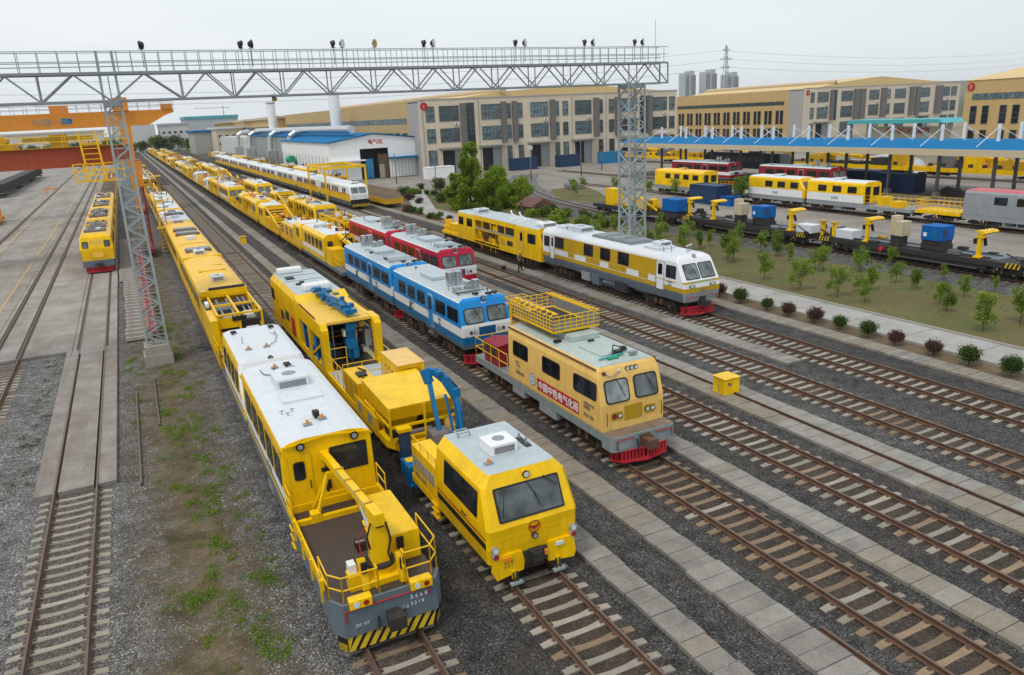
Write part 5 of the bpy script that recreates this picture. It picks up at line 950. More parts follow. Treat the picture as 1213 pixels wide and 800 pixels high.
# ---------------- white and ochre train ----------------
def ochre_car():
    t = thing('railcar', 'long white and ochre railcar with chequered side, grey skirt and red plough', 'railcar', (32.52,38.3,0)); L = 19.0
    lv = [(1.0,1.42,.06,0,'grey','midgrey'),(1.45,1.5,.02,0,'grey','midgrey'),(1.62,1.5,.0,0,'ochre','ochre'),(1.92,1.5,.0,0,'white','white'),(2.0,1.5,.01,0,'white','white'),(2.2,1.5,.03,0,'white','ochre'),(2.35,1.5,.08,0,'white','white'),(3.55,1.44,.8,0,'white','white'),(3.72,1.36,.92,0,'roofw','white'),(3.92,1.0,1.15,.1,'roofw','white')]
    sh = Shell(L, lv, ch=.12, chb=.05, roof='roofw', back='white'); body = sh.body(t)
    sh.fwindows(t, [(-1.2,-.05,2.45,3.4),(.05,1.2,2.45,3.4)], r=.1)
    for sd in (-1,1):
        mb = MB(); sh.side(mb,sd,3.0,16.9,2.38,3.45,-.01,.012,'ochre'); sh.side(mb,sd,.95,3.0,2.2,2.27,-.01,.012,'ochre'); mb.build('side_panel', t)
        for a,b in ((3.9,5.0),(6.5,8.8),(10.0,12.0),(13.7,14.7)): mb = MB(); sh.side(mb,sd,a,b,1.98,2.36,-.01,.014,'ochre'); mb.build('side_panel', t)
    sh.windows(t, [(6.2,7.6,2.5,3.4),(8.6,9.95,2.5,3.4),(10.95,12.3,2.5,3.4),(15.4,16.85,2.5,3.4)], divider=False)
    sh.windows(t, [(.9,1.95,2.45,3.3),(17.75,18.7,2.45,3.3)], r=.05, divider=False)
    sh.doors(t, [(2.15,2.95,1.5,3.42),(16.95,17.6,1.5,3.42)], m='white')
    text('lettering','0068\n5941',.24,'fin',body,(-1.512,1.75,1.98+.14),(0,-1,0),(0,0,1))
    mb = MB(); mb.path([(-1.1,.0,2.12),(-.9,.0,2.14)],.012,'teal'); sh.front(mb,-1.0,1.0,2.26,2.31,0,.01,'teal'); mb.build('stripe', t)
    for s in (-1,1): mb = MB(); sh.front(mb,s*.85-.24,s*.85+.24,1.95,2.12,0,.03,'black',.05); sh.front(mb,s*.85-.17,s*.85+.17,1.98,2.09,0,.04,'lamp',.04); mb.build('headlight', t)
    text('lettering','中国铁建',.16,'midgrey',body,(-.35,-.04,1.72),(1,0,0),(0,0,1))
    mb = MB(); mb.tube((0,1.0,3.86),(0,.85,3.86),.11,'midgrey',12); mb.tube((0,.85,3.86),(0,.84,3.86),.085,'lamp',12); mb.build('roof_lamp', t)
    mb = MB(); mb.path([(-1.2,.0,1.0),(-1.2,-.03,1.35),(-.4,-.03,1.35)],.02,'plow',5); mb.path([(1.2,.0,1.0),(1.2,-.03,1.35),(.4,-.03,1.35)],.02,'plow',5); mb.box(-.25,.25,-.06,.06,.8,1.3,'dark'); mb.build('end_plate', t)
    roofbox(t,-.9,.6,3.6,5.2,3.92,4.1,'roofw','roof_unit',grille=False); roofbox(t,-.5,.5,3.9,4.8,4.1,4.4,'roofw','air_conditioner'); roofbox(t,-.6,.7,14.2,16.2,3.92,4.3,'roofw','air_conditioner'); roofbox(t,-.6,.6,16.6,18,3.92,4.15,'roofw','roof_unit')
    for i,y in enumerate((6.6,8.4,10.2)):
        mb = MB(); mb.box(-1.0,1.0,y,y+1.6,3.92,4.08,'sill'); 
        for k in range(4): mb.box(-.92+k*.48,-.52+k*.48,y+.1,y+1.5,4.08,4.13,'galvd')
        mb.build('roof_radiator', t)
    for x,y in ((.2,1.9),(.45,2.0),(.8,2.2),(-.3,2.9),(-.8,3.1)): mb = MB(); mb.tube((x,y,3.9),(x,y,4.35),.035,'midgrey',6); mb.tube((x,y,4.3),(x,y,4.38),.06,'white',8); mb.build('aerial', t)
    railing(t, [(-.9,2.2),(-.9,3.4)], 3.92, .35, 'white', 1, .02, .6, 'roof_rail')
    plough(t,-.05,'plow'); bogies(t,(3.0,L-3)); under_gear(t,L,41,5,L-5,hw=1.55,z=1.2); coupler(t,0,-1); coupler(t,L,1)
ochre_car()
def tamper():
    t = thing('tamping_machine', 'yellow tamping machine with grey roof and open machinery side, behind the white and ochre railcar', 'railway machine', (32.52,57.7,0)); L = 18.6
    for (a,b) in ((0,4.9),(14.2,18.6)):
        lv = [(1.1,1.5,a+.0,0,'yel','yel'),(2.2,1.5,a,0,'yel','yel'),(3.3,1.45,a+(.45 if a==0 else 0),0,'yel','yel'),(3.6,1.4,a+(.5 if a==0 else 0),0,'roofg','yel'),(3.7,1.2,a+.5*(a==0),0,'roofg','roofg')]
        sh = Shell(b, lv, ch=.06, roof='roofg', back='yel'); sh.body(t, 'cabin')
        if a == 0:
            sh.fwindows(t, [(-1.2,-.05,2.3,3.2),(.05,1.2,2.3,3.2)]); sh.windows(t, [(.9,2.4,2.25,3.1)], divider=False); sh.doors(t, [(3.2,4.0,1.2,3.2)], m='yel', frame='fin')
        else: sh.windows(t, [(14.7,16.1,2.35,3.15),(17,18.2,2.35,3.15)], divider=False); sh.fwindows(t, [(-1.1,1.1,2.4,3.2)], rear=True, wiper=False, name='window')
    mb = MB(); mb.box(-1.45,1.45,4.9,14.2,3.45,3.68,'roofg'); mb.box(-1.5,-1.42,4.9,14.2,3.2,3.62,'yel'); mb.box(1.42,1.5,4.9,14.2,3.2,3.62,'yel'); mb.build('roof', t)
    mb = MB(); mb.box(-1.5,-1.4,4.9,14.2,2.25,2.45,'yel'); mb.box(-1.52,-1.42,5.1,14.0,2.38,2.5,'midgrey'); mb.box(1.4,1.5,4.9,14.2,1.1,3.2,'yel')
    for y in (4.95,7,8.7,10.2,12.2,14): mb.box(-1.48,-1.4,y,y+.14,2.4,3.3,'yel')
    mb.box(-1.5,-1.35,4.9,8.4,1.1,2.25,'yel'); mb.box(-1.52,-1.49,5.4,6.6,1.5,1.95,'dark'); mb.box(-1.52,-1.49,7.0,8.0,1.4,2.0,'yelold'); mb.bar((-1.45,12.0,1.1),(-1.45,13.8,2.6),.1,.12,'yelold'); mb.box(-1.5,-1.3,8.4,14.2,.95,1.15,'yel'); mb.build('side_frame', t)
    mb = MB(); rr = random.Random(9); mb.box(-.3,1.3,4.9,14.2,1.1,3.4,'fin')
    for i in range(26): y = rr.uniform(8.4,13.6); mb.cbox((rr.uniform(-1.35,-.6),y,rr.uniform(.6,2.1)),(rr.uniform(.2,.5),rr.uniform(.2,.7),rr.uniform(.2,.6)),rr.choice(['yelold','yelold','dark','rust','yel']))
    for i in range(9): y = 8.6+i*.55; mb.tube((-1.3,y,.3),(-1.15,y+.1,1.9),.06,rr.choice(['rust','dark','yelold']))
    mb.cbox((-1.25,9.6,2.75),(.1,1.0,.5),'yel'); mb.build('tamping_unit', t)
    mb = MB(); mb.box(-1.5,1.5,.0,23.4,.85,1.12,'yel'); mb.build('underframe', t)
    mb = MB(); mb.box(-1.3,1.3,19,23.2,1.12,1.7,'yel'); mb.box(-1.3,-.3,19.6,21.5,1.7,2.1,'yel'); mb.box(.2,1.2,20.5,22.8,1.7,2.2,'yelold'); mb.cbox((-.9,22.7,2.0),(.5,.5,.6),'yel'); mb.tube((-1.1,23,1.1),(-1.1,23,2.6),.05,'yel'); mb.tube((1.1,23,1.1),(1.1,23,2.3),.05,'yel'); mb.build('rear_hopper', t)
    railing(t, [(-1.45,18.8),(-1.45,23.3),(1.4,23.3)], 1.12, 1.0)
    roofbox(t,-.7,.7,.9,2.3,3.7,4.05,'white','air_conditioner',bev=.1); roofbox(t,-.8,.5,14.6,15.8,3.7,4.1,'roofw','air_conditioner')
    for y in (5.6,7.4): mb = MB(); mb.box(-.5,.6,y,y+.5,3.68,3.82,'white'); mb.tube((.2,y+.2,3.8),(-.2,y+.5,4.2),.09,'white',10); mb.tube((-.2,y+.5,4.2),(-.2,y+.7,4.5),.08,'white',10); mb.build('exhaust_stack', t)
    beacon(t,-.2,17.6,3.7); bogies(t,(2.6,16.2,21.8),False); coupler(t,0,-1)
tamper()
def white_train():
    for i in range(9):
        L = 21.; Y = 120.3+i*(L+.5); X = 32.52
        lab = ('white train car with windscreens and black-yellow striped nose, leading the long white train' if i == 0 else 'white and yellow passenger car of the long white train, %s from its nose' % (ordw(i).replace('nearest','first')))
        t = thing('train_car', lab, 'train car', (X,Y,0), 0, 'cars of the long white train')
        lv = [(.5,1.3,.1,0,'grey','black'),(1.2,1.5,.05,0,'yel','black'),(1.5,1.5,.0,0,'yel','white'),(2.3,1.5,.0,0,'white','white'),(2.4,1.5,.05*(i==0),0,'white','white'),(3.5,1.45,.6*(i==0),0,'white','white'),(3.8,1.2,.9*(i==0),0,'roofw','white')]
        sh = Shell(L, lv, ch=.15 if i==0 else .04, roof='roofw'); sh.body(t)
        ws = [(1.6+1.15*k,2.35+1.15*k,2.4,3.2) for k in range(16) if k not in ((0,3,4,9) if i==0 else (0,5,10))]
        mb = MB(); 
        for a in ws: sh.side(mb,-1,*a,-.01,.03,'glass',.05)
        tag(mb.build('window_band', t)); mb = MB(); sh.side(mb,-1,.5,L-.2,2.26,2.34,-.01,.015,'signred'); mb.build('stripe', t)
        if i == 0:
            sh.fwindows(t, [(-1.2,-.05,2.45,3.35),(.05,1.2,2.45,3.35)], wiper=False); roofbox(t,-.7,.7,2,3.6,3.8,4.05,'white','air_conditioner'); lamp_pair(t,0,1.9,(-.9,.9),.12)
            mb = MB(); mb.box(-1.35,1.35,-.05,.3,.35,.8,'black')
            for k in range(9): mb.add([(-1.3+.3*k,-.055,.37),(-1.15+.3*k,-.055,.37),(-1.05+.3*k,-.055,.78),(-1.2+.3*k,-.055,.78)],[(0,1,2,3)],'stripey')
            mb.build('striped_plough', t)
        else: roofbox(t,-.5,.5,L/2-1,L/2+1,3.8,3.95,'midgrey','roof_unit',grille=False)
        bogies(t,(3,L-3),False); under_gear(t,L,60+i,5,16,z=1.2)
white_train()

# ---------------- the long lines of machines farther back ----------------
PROTO = {}
def proto(kind, roof='roofw', c='yel', seed=0):
    key = (kind, roof, c, seed)
    if key in PROTO: return PROTO[key]
    rr = random.Random(hash_(kind)+seed*7)
    t = thing('railway_machine', None, 'railway machine'); L = {'cab':16,'tamper':17,'frame':13,'conveyor':14,'coach':15,'tank':12,'flat':12,'load':13}[kind]
    t['length'] = L
    mb = MB(); mb.box(-1.5,1.5,.1,L-.1,.85,1.15,'grey' if kind in ('cab','coach') else 'yelold'); mb.build('underframe', t)
    def cab(a, b, zt=3.6, nose=True, win=True, cc=c, win_f=True):
        lv = [(1.12,1.48,a,0,cc,cc),(1.6,1.5,a,0,'white' if kind in('cab','coach') else cc,cc),(2.0,1.5,a,0,cc,cc),(zt-.3,1.45,a+.35*nose,0,cc,cc),(zt,1.1,a+.5*nose,0,roof,roof)]
        sh = Shell(b, lv, ch=.08, roof=roof, back=cc); sh.body(t, 'cabin')
        if win and b-a > 2: 
            n = max(1,int((b-a-.6)/1.6)); sh.windows(t, [(a+.6+1.6*k,a+1.7+1.6*k,2.15,3.0) for k in range(n)], sides=(-1,), divider=False)
        if win_f: sh.fwindows(t, [(-1.15,-.08,2.15,3.1),(.08,1.15,2.15,3.1)], wiper=False)
    if kind == 'cab':
        cab(6.2,L-.2,nose=False,win_f=False); mb = MB(); mb.patch((.2,6.2,2.2),(1.25,6.2,2.2),(1.25,6.2,3.1),(.2,6.2,3.1),0,.03,'glass',.05); mb.patch((-1.1,6.2,2.3),(-.6,6.2,2.3),(-.6,6.2,3.0),(-1.1,6.2,3.0),0,.03,'glass',.1); mb.build('window', t)
        mb = MB(); mb.box(.3,1.4,2.0,4.0,1.15,2.3,c); mb.box(-1.45,-.2,3.6,5.6,1.15,2.6,c); mb.build('equipment_box', t)
        mb = MB(); mb.tube((.1,1.4,1.15),(.1,1.4,2.9),.25,c,10); mb.bar((.1,1.3,2.9),(.0,6.6,3.5),.26,.34,c); mb.build('jib_crane', t)
        railing(t,[(-1.4,5.8),(-1.4,.3),(1.4,.3),(1.4,2)],1.15,1.0,post=1.2)
    elif kind == 'tamper':
        cab(0,4.2,3.65); cab(L-4,L-.2,3.65,False,win_f=False); mb = MB(); mb.box(-1.4,1.4,4.2,L-4,3.1,3.4,c)
        for y in (5.5,7.5,9.5,11.5): mb.box(-1.45,-1.3,y,y+.2,1.1,3.2,c); mb.box(1.3,1.45,y,y+.2,1.1,3.2,c)
        mb.box(-1.5,-1.35,4.2,8,1.1,2.0,c); mb.build('side_frame', t); mb = MB(); mb.box(-.9,.9,4.4,L-4.2,1.1,2.9,'dark')
        for i in range(14): mb.cbox((rr.uniform(-1.2,-.7),rr.uniform(5,L-5),rr.uniform(.9,2.5)),(.4,rr.uniform(.3,.8),rr.uniform(.3,.7)),rr.choice(['yelold','dark','rust',c]))
        mb.build('machinery', t)
    elif kind == 'frame':
        mb = MB()
        for y in (.6,3.5,6.5,9.4,L-.6):
            for x in (-1.3,1.3): mb.bar((x,y,1.1),(x,y,2.9),.14,.14,c)
            mb.bar((-1.3,y,2.9),(1.3,y,2.9),.14,.16,c)
        for x in (-1.3,1.3): mb.bar((x,.6,2.9),(x,L-.6,2.9),.14,.2,c); mb.bar((x,.6,2.0),(x,L-.6,2.0),.1,.12,c)
        for k in range(4): mb.bar((-1.3,.6+3*k,1.2),(-1.3,3.5+3*k,2.8),.08,.1,c)
        mb.build('machinery_frame', t); mb = MB()
        for i in range(16): mb.cbox((rr.uniform(-.9,.9),rr.uniform(1.2,L-1.2),rr.uniform(1.3,2.5)),(rr.uniform(.4,1.1),rr.uniform(.5,1.4),rr.uniform(.4,1.0)),rr.choice(['dark','yelold',c,'midgrey','rust','white']))
        mb.build('machinery', t)
    elif kind == 'conveyor':
        cab(L-4.5,L-.2,3.5,False); mb = MB(); 
        for x in (-1.2,1.2): mb.bar((x,.4,1.5),(x,5,2.6),.14,.3,c); mb.bar((x,5,2.6),(x,L-4.6,3.4),.14,.3,c)
        for k in range(8): y = .6+k*1.1; mb.bar((-1.2,y,1.6+k*.22),(1.2,y,1.6+k*.22),.1,.14,c)
        mb.box(-1.0,1.0,.6,L-4.8,1.15,1.5,'yelold'); mb.build('conveyor', t); mb = MB(); mb.box(-1.4,1.4,5.5,8.5,1.15,2.3,c); mb.box(-.8,.8,3,5,1.2,1.9,'dark'); mb.build('hopper', t)
        railing(t,[(-1.45,8.5),(-1.45,.3),(1.45,.3)],1.15,1.1,post=1.0)
    elif kind == 'coach': cab(0,L-.2,3.7,True); roofbox(t,-.6,.6,4,5.4,3.7,4.0,'white','air_conditioner',grille=False); 
    elif kind == 'tank':
        cab(0,3.4,3.5); mb = MB(); mb.box(-1.35,1.35,4.0,L-.5,1.15,2.7,c); mb.box(-1.0,1.0,4.5,L-1,2.7,2.95,roof); mb.build('engine_housing', t)
        mb = MB(); 
        for y in (5,7.5,10): mb.box(-1.37,-1.35,y,y+1.2,1.5,2.4,'fin')
        mb.build('grille', t); railing(t,[(-1.45,3.6),(-1.45,L-.3)],1.15,.9,post=1.4)
    elif kind == 'flat':
        mb = MB()
        for i in range(9): y = .8+i*1.2; mb.box(rr.uniform(-1.3,-.4),rr.uniform(.2,1.3),y,y+rr.uniform(.6,1.1),1.15,rr.uniform(1.5,2.6),rr.choice([c,c,'yelold','midgrey','white','dark','armblue','redbox']))
        mb.build('equipment_box', t); railing(t,[(-1.45,L-.3),(-1.45,.3),(1.45,.3),(1.45,L-.3)],1.15,1.0,post=1.2)
        mb = MB(); mb.bar((.5,2,1.2),(.4,8.5,3.1),.25,.3,c); mb.tube((.5,2,1.15),(.5,2,2.2),.25,c); mb.build('jib_crane', t)
    elif kind == 'load':
        mb = MB(); mb.box(-1.5,1.5,.2,L-.2,1.15,2.2,'yelold'); mb.build('wagon_body', t); mb = MB(); n = 12
        vs = []; fs = []
        for i in range(n+1):
            for j in range(7): u = j/6*2-1; vs.append((u*1.42,.3+(L-.6)*i/n,2.2+.55*(1-u*u)*(.6+.4*rr.random())*(0 if i in (0,n) else 1)))
        for i in range(n):
            for j in range(6): a = i*7+j; fs.append((a,a+1,a+8,a+7))
        mb.add(vs,fs,'brownload',True); mb.build('ore_load', t)
    if kind != 'load':
        for k in range(rr.randint(1,3)):
            y = rr.uniform(L-4.2 if kind in ('conveyor','cab') else 1, L-1.6) if kind in ('cab','conveyor','coach','tamper') else None
            if y: mb = MB(); x = rr.uniform(-.8,.3); mb.box(x,x+rr.uniform(.4,.8),y,y+rr.uniform(.4,1),3.5,3.9,rr.choice(['white','roofg','midgrey'])); mb.build('roof_unit', t)
    if kind != 'load':
        mb = MB(); zr = {'cab':3.6,'tamper':3.5,'coach':3.72,'conveyor':2.4,'tank':2.95,'frame':2.98,'flat':2.2}[kind]
        for k in range(9 if kind != 'coach' else 5):
            y = rr.uniform(1 if kind != 'cab' else 7, L-1.4); x = rr.uniform(-1.0,.7); d = rr.uniform(.2,.55)
            mb.box(x,x+d,y,y+rr.uniform(.2,.9),zr-.25,zr+rr.uniform(.1,.45),rr.choice(['white','roofw','midgrey','dark','roofg','silver','yelold','redbox','amber']))
        for k in range(3): y = rr.uniform(1,L-1.5); mb.tube((rr.uniform(-1,1),y,zr-.2),(rr.uniform(-1,1),y+rr.uniform(0,.9),zr+rr.uniform(.4,1.0)),.05,'dark',5)
        mb.build('roof_gear', t)
    bogies(t,(2.4,L-2.4),False); PROTO[key] = [t, False]; return PROTO[key]
def hash_(s): return sum(ord(ch)*(i+3) for i, ch in enumerate(s))
def place(kind, X, Y, label, roof='roofw', c='yel', seed=0, group=None):
    P = proto(kind, roof, c, seed)
    if not P[1]: P[1] = True; t = P[0]
    else:
        src = P[0]; t = src.copy(); C.objects.link(t)
        for ch in src.children:
            d = ch.copy(); C.objects.link(d); d.parent = t
            for g in ch.children: h = g.copy(); C.objects.link(h); h.parent = d
    t.location = (X, Y, 0); t['label'] = label; t.name = {'cab':'crane_deck_railcar','tamper':'tamping_machine','frame':'machine_wagon','conveyor':'conveyor_wagon','coach':'railcar','tank':'engine_car','flat':'flat_wagon','load':'ore_wagon'}[kind]
    if group: t['group'] = group
    return t, t['length']
NOUN = {'cab':('railcar with crane deck','railcar'),'tamper':('tamping machine with open side','railway machine'),'frame':('wagon of framed machinery','machine wagon'),'conveyor':('conveyor wagon','machine wagon'),'coach':('windowed railcar','railcar'),'tank':('engine car','engine car'),'flat':('flat wagon with a jib','flat wagon'),'load':('ore-filled wagon','ore wagon')}
def line(X, Y, yend, where, seq, seed, group):
    rr = random.Random(seed); i = 0
    while Y < yend:
        k, roof, c = seq[i] if i < len(seq) else rr.choice([('frame','roofw','yel'),('flat','roofw','yel'),('flat','roofw','yelold'),('conveyor','roofw','yel'),('frame','roofw','yelold'),('cab','roofw','yelold'),('conveyor','yelold','yelold'),('frame','roofw','yelold'),('tank','roofg','white'),('tamper','roofw','yel'),('frame','roofw','yel'),('conveyor','roofg','yel'),('coach','roofw','yel'),('tank','roofw','yel'),('flat','roofw','yel'),('tamper','roofg','yel'),('frame','roofw','yelold'),('coach','roofw','red') if i%4==1 else ('cab','roofw','yel'),('tank','roofg','white') if i%5==2 else ('flat','roofw','yel')])
        tone = {'yel':'yellow','red':'red','white':'white','yelold':'dull yellow','orange':'orange','blue':'blue'}[c]
        t, L = place(k, X, Y, '%s %s, %s vehicle %s' % (tone, NOUN[k][0], ordw(i), where), roof, c, (i*3+seed)%3, group); t['category'] = NOUN[k][1]
        Y += L+rr.choice([.6,.8,1.5]); i += 1
        if L > 0 and Y > 260: Y += .5
line(16.44, 63.2, 560, 'in line behind the two blue railcars', [('cab','roofw','yel'),('tank','roofw','yel'),('conveyor','roofw','yel'),('tamper','yel','yel'),('flat','roofw','yel'),('coach','roofw','yel')], 3, 'machines queued behind the blue railcars')
line(21.4, 81.0, 500, 'in line behind the red railcars', [('frame','roofw','yel'),('tamper','roofg','yel'),('conveyor','roofg','yel'),('flat','roofw','yel'),('coach','roofw','yel')], 5, 'machines queued behind the red railcars')
line(4.36, 108.5, 260, 'past the long yellow-roofed cars', [('coach','roofw','yel'),('coach','roofw','yel'),('tank','roofw','yel')], 11, 'cars past the long yellow-roofed cars')
line(38.0, 152., 400, 'in line behind the long white train', [('frame','roofw','yel'),('flat','roofw','yel'),('coach','roofw','yel')], 13, 'machines behind the long white train')
line(-3.83, 178.5, 240, 'far down the red gantry crane line', [('load','roofw','yel'),('load','roofw','yel')], 15, 'ore wagons under the gantry crane')
# remaining prototypes that were never placed are removed
for k_, P_ in list(PROTO.items()):
    if not P_[1]:
        for ch in list(P_[0].children):
            for g in list(ch.children): bpy.data.objects.remove(g)
            bpy.data.objects.remove(ch)
        bpy.data.objects.remove(P_[0])
# engine on the track under the gantry crane
def yard_engine(Y, label, seed, red=True):
    t = thing('yard_engine', label, 'engine', (-3.83,Y,0)); L = 15.5
    lv = [(1.25,1.48,.35,0,'yel','yel'),(2.4,1.5,.35,0,'yel','yel'),(3.5,1.4,.6,0,'yel','yel'),(3.75,1.1,.8,0,'yel','yel')]
    sh = Shell(L, lv, ch=.1, roof='yelroof'); sh.body(t); sh.fwindows(t, [(-1.25,-.7,2.5,3.15),(.7,1.25,2.5,3.15)], wiper=False); mb = MB(); sh.front(mb,-.5,.5,1.5,3.3,-.01,.06,'yelroof',.08); mb.build('door', t)
    mb = MB(); mb.prism([(-1.5,.3),(-1.3,0),(1.3,0),(1.5,.3),(1.5,1),(-1.5,1)],'z',.6,1.25,'grey'); mb.box(-1.5,1.5,1,L,.8,1.25,'grey'); mb.build('underframe', t); plough(t,-.1); coupler(t,0,-1)
    railing(t,[(-1.45,1.0),(-1.45,.35),(-.6,.1)],1.25,1.0); railing(t,[(1.45,1.0),(1.45,.35),(.6,.1)],1.25,1.0); rr = random.Random(seed)
    for y in (3,6.5,10):
        mb = MB(); mb.box(-1.0,1.0,y,y+2.2,3.75,3.95,'fin')
        for i in range(5): mb.cbox((rr.uniform(-.9,.9),y+rr.uniform(.2,2),4.02),(rr.uniform(.2,.5),rr.uniform(.2,.6),.2),rr.choice(['white','dark','armblue','midgrey','chrome','yel']))
        mb.build('roof_radiator', t)
    sh.windows(t,[(2+2.2*i,3.2+2.2*i,2.3,3.0) for i in range(5)],sides=(1,),divider=False); bogies(t,(3,12.5),False)
yard_engine(86.0, 'yellow engine with red plough on the concrete yard, in front of the gantry crane', 1)
yard_engine(102.0, 'yellow engine coupled behind the one with the red plough on the concrete yard', 2)
yard_engine(117.9, 'yellow engine third from the red plough on the concrete yard', 3); yard_engine(133.6, 'yellow engine fourth from the red plough on the concrete yard', 4)
for i in range(2):
    t, L = place('load', -3.83, 149.4+i*14, 'wagon heaped with brown ore, %s vehicle under the red gantry crane girder' % ('first' if i == 0 else 'second'), seed=0); t['category'] = 'ore wagon'
# ---------------- floodlight gantry ----------------
def gantry():
    t = thing('floodlight_gantry', 'grey steel lattice gantry on two lattice masts, spanning every track and carrying the floodlights', 'gantry', (0,49.66,0))
    ZB, ZT, ZR = 15.07, 16.5, 17.65; y0, y1 = -.5, .5; xl, xr = -26, 37.9
    mb = MB()
    for y in (y0,y1):
        for z in (ZB,ZT): mb.bar((xl,y,z),(xr,y,z),.11,.11,'galvd')
    xs = [-25.0,-21.8,-18.6,-15.4,-12.2,-9.4,-6.4,-3.4,0,3.7]; 
    while xs[-1] < 36: xs.append(xs[-1]+2.85)
    for a,b in zip(xs,xs[1:]):
        m = (a+b)/2
        for y in (y0,y1): mb.bar((a,y,ZB),(m,y,ZT),.07,.07,'galvd'); mb.bar((m,y,ZT),(b,y,ZB),.07,.07,'galvd'); mb.bar((a,y,ZB),(a,y,ZT),.06,.06,'galvd')
        for x in (a,m): mb.bar((x,y0,ZB if x==a else ZT),(x,y1,ZB if x==a else ZT),.05,.05,'galvd')
        mb.bar((a,y0,ZB),(b,y1,ZB),.04,.04,'galvd'); mb.bar((m,y0,ZT),(b,y1,ZT),.04,.04,'galvd')
    for y in (y0,y1): mb.bar((xr,y,ZB),(xr,y,ZT),.08,.08,'galvd')
    mb.build('truss_beam', t)
    mb = MB(); mb.box(xl,xr,y0+.1,y1-.1,ZT+.06,ZT+.1,'galvd'); mb.build('catwalk', t)
    mb = MB(); x = xl
    while x <= xr:
        for y in (y0,y1): mb.tube((x,y,ZT),(x,y,ZR),.022,'galv',5)
        x += .71 if x > 0 else .95
    for y in (y0,y1):
        for z in (ZR,ZT+.62): mb.tube((xl,y,z),(xr,y,z),.026,'galv',6)
    mb.tube((xl,y1-.08,ZT+.42),(xr,y1-.08,ZT+.42),.03,'galv',5); mb.build('railing', t)
    for X, wb, wt, ztop in ((0,.58,.38,ZR),(34.95,.72,.72,ZB)):
        mb = MB(); z0 = 1.0 if X < 1 else .3; n = 22 if X < 1 else 15
        hw = lambda z: wb+(wt-wb)*z/ZB
        for sx in (-1,1):
            for sy in (-1,1): mb.bar((X+sx*hw(z0),sy*hw(z0),z0),(X+sx*hw(ZB),sy*hw(ZB)*.9,ztop),.13,.13,'galv')
        H = ZB-z0
        for i in range(n):
            a, b = z0+H*i/n, z0+H*(i+1)/n; ha, hb = hw(a), hw(b); s = 1 if i%2 else -1
            for q in (-1,1): mb.bar((X-s*ha,q*ha,a),(X+s*hb,q*hb,b),.08,.08,'galv'); mb.bar((X+q*ha,-s*ha,a),(X+q*hb,s*hb,b),.08,.08,'galv'); mb.bar((X-ha,q*ha,a),(X+ha,q*ha,a),.045,.045,'galv'); mb.bar((X+q*ha,-ha,a),(X+q*ha,ha,a),.045,.045,'galv')
        mb.box(X-hw(ZB)-.06,X+hw(ZB)+.06,-.55,.55,ZB-.3,ZB-.05,'galvd')
        m = mb.build('lattice_mast', t)
        q = MB(); k = 0; z = z0
        for s in (-.2,.2): q.bar((X+s,-.25,z0),(X+s,-.25,ZB),.035,.035,'galv')
        while z < ZB: q.bar((X-.2,-.25,z),(X+.2,-.25,z),.03,.03,'galv'); z += .35
        q.build('ladder', m)
    mb = MB(); mb.box(-.85,.75,-.9,.8,-.4,.45,'conc'); mb.box(-.75,.65,-.8,.7,.45,1.0,'conc'); mb.build('concrete_footing', t); mb = MB(); mb.box(34.1,35.8,-.8,.8,-.4,.35,'conc'); mb.build('concrete_footing', t)
    for x in (34.3,): mb = MB(); mb.tube((37.1,0,ZR),(37.1,0,ZR+1.9),.02,'galv',5); mb.build('lightning_rod', t)
gantry()
def flood(X, dz, yaw, label, kind='lamp', double=False, dark=True, below=False):
    t = thing('floodlight', label, 'floodlight', (X,49.2,17.65 if not below else 15.1), 0, 'floodlights on the gantry')
    mb = MB(); mb.tube((0,0,-.9),(0,0,.12),.035,'galvd',6) if not below else mb.tube((0,0,0),(0,0,-.1),.05,'galvd',6); mb.bar((-.22,0,.1),(.22,0,.1),.05,.05,'galvd'); mb.build('bracket', t)
    d = Vector((math.sin(yaw), -math.cos(yaw), dz)).normalized(); p = Vector((0,0,.32)) if not below else Vector((0,0,-.3))
    mb = MB(); mb.tube(p-d*.22,p+d*.02,.12,'black',12,.2); mb.tube(p+d*.02,p+d*.14,.2,'black' if dark else 'galvd',14,.25); mb.build('lamp_housing', t)
    mb = MB(); mb.tube(p+d*.13,p+d*.145,.22,'lamp' if kind=='lamp' else 'creamd',14); mb.build('lens', t); t.scale = (.66,.66,.66 if below else 1)
    return t
fl = [(-6.0,-.2,.6,1),(-5.5,-.5,-2.2,0),(1.9,-.5,2.6,0),(7.2,-.5,-2.5,0),(7.75,.1,2.0,0),(12.6,-.6,-2.2,0),(13.15,0,.5,1),(18.5,-.5,-2.4,0),(19.1,.1,.6,0),(25.1,-.5,-2.4,0),(25.8,.1,.5,0),(30.6,-.5,-2.4,0),(31.3,.1,.6,0),(34.9,-.5,-2.4,0),(35.6,.1,.6,0)]
for i,(x,dz,yw,k) in enumerate(fl): flood(x,dz,yw,'black floodlight on the gantry rail, %s from the left' % (ordw(i).replace('nearest','first')), dark=not k)
flood(15.2,.0,.2,'bronze horn loudspeaker on the gantry between the third and fourth lamp pairs','horn',dark=False)['category'] = 'loudspeaker'
flood(8.7,-1,.3,'brown lamp hanging under the gantry beam right of the left mast','horn',below=True)

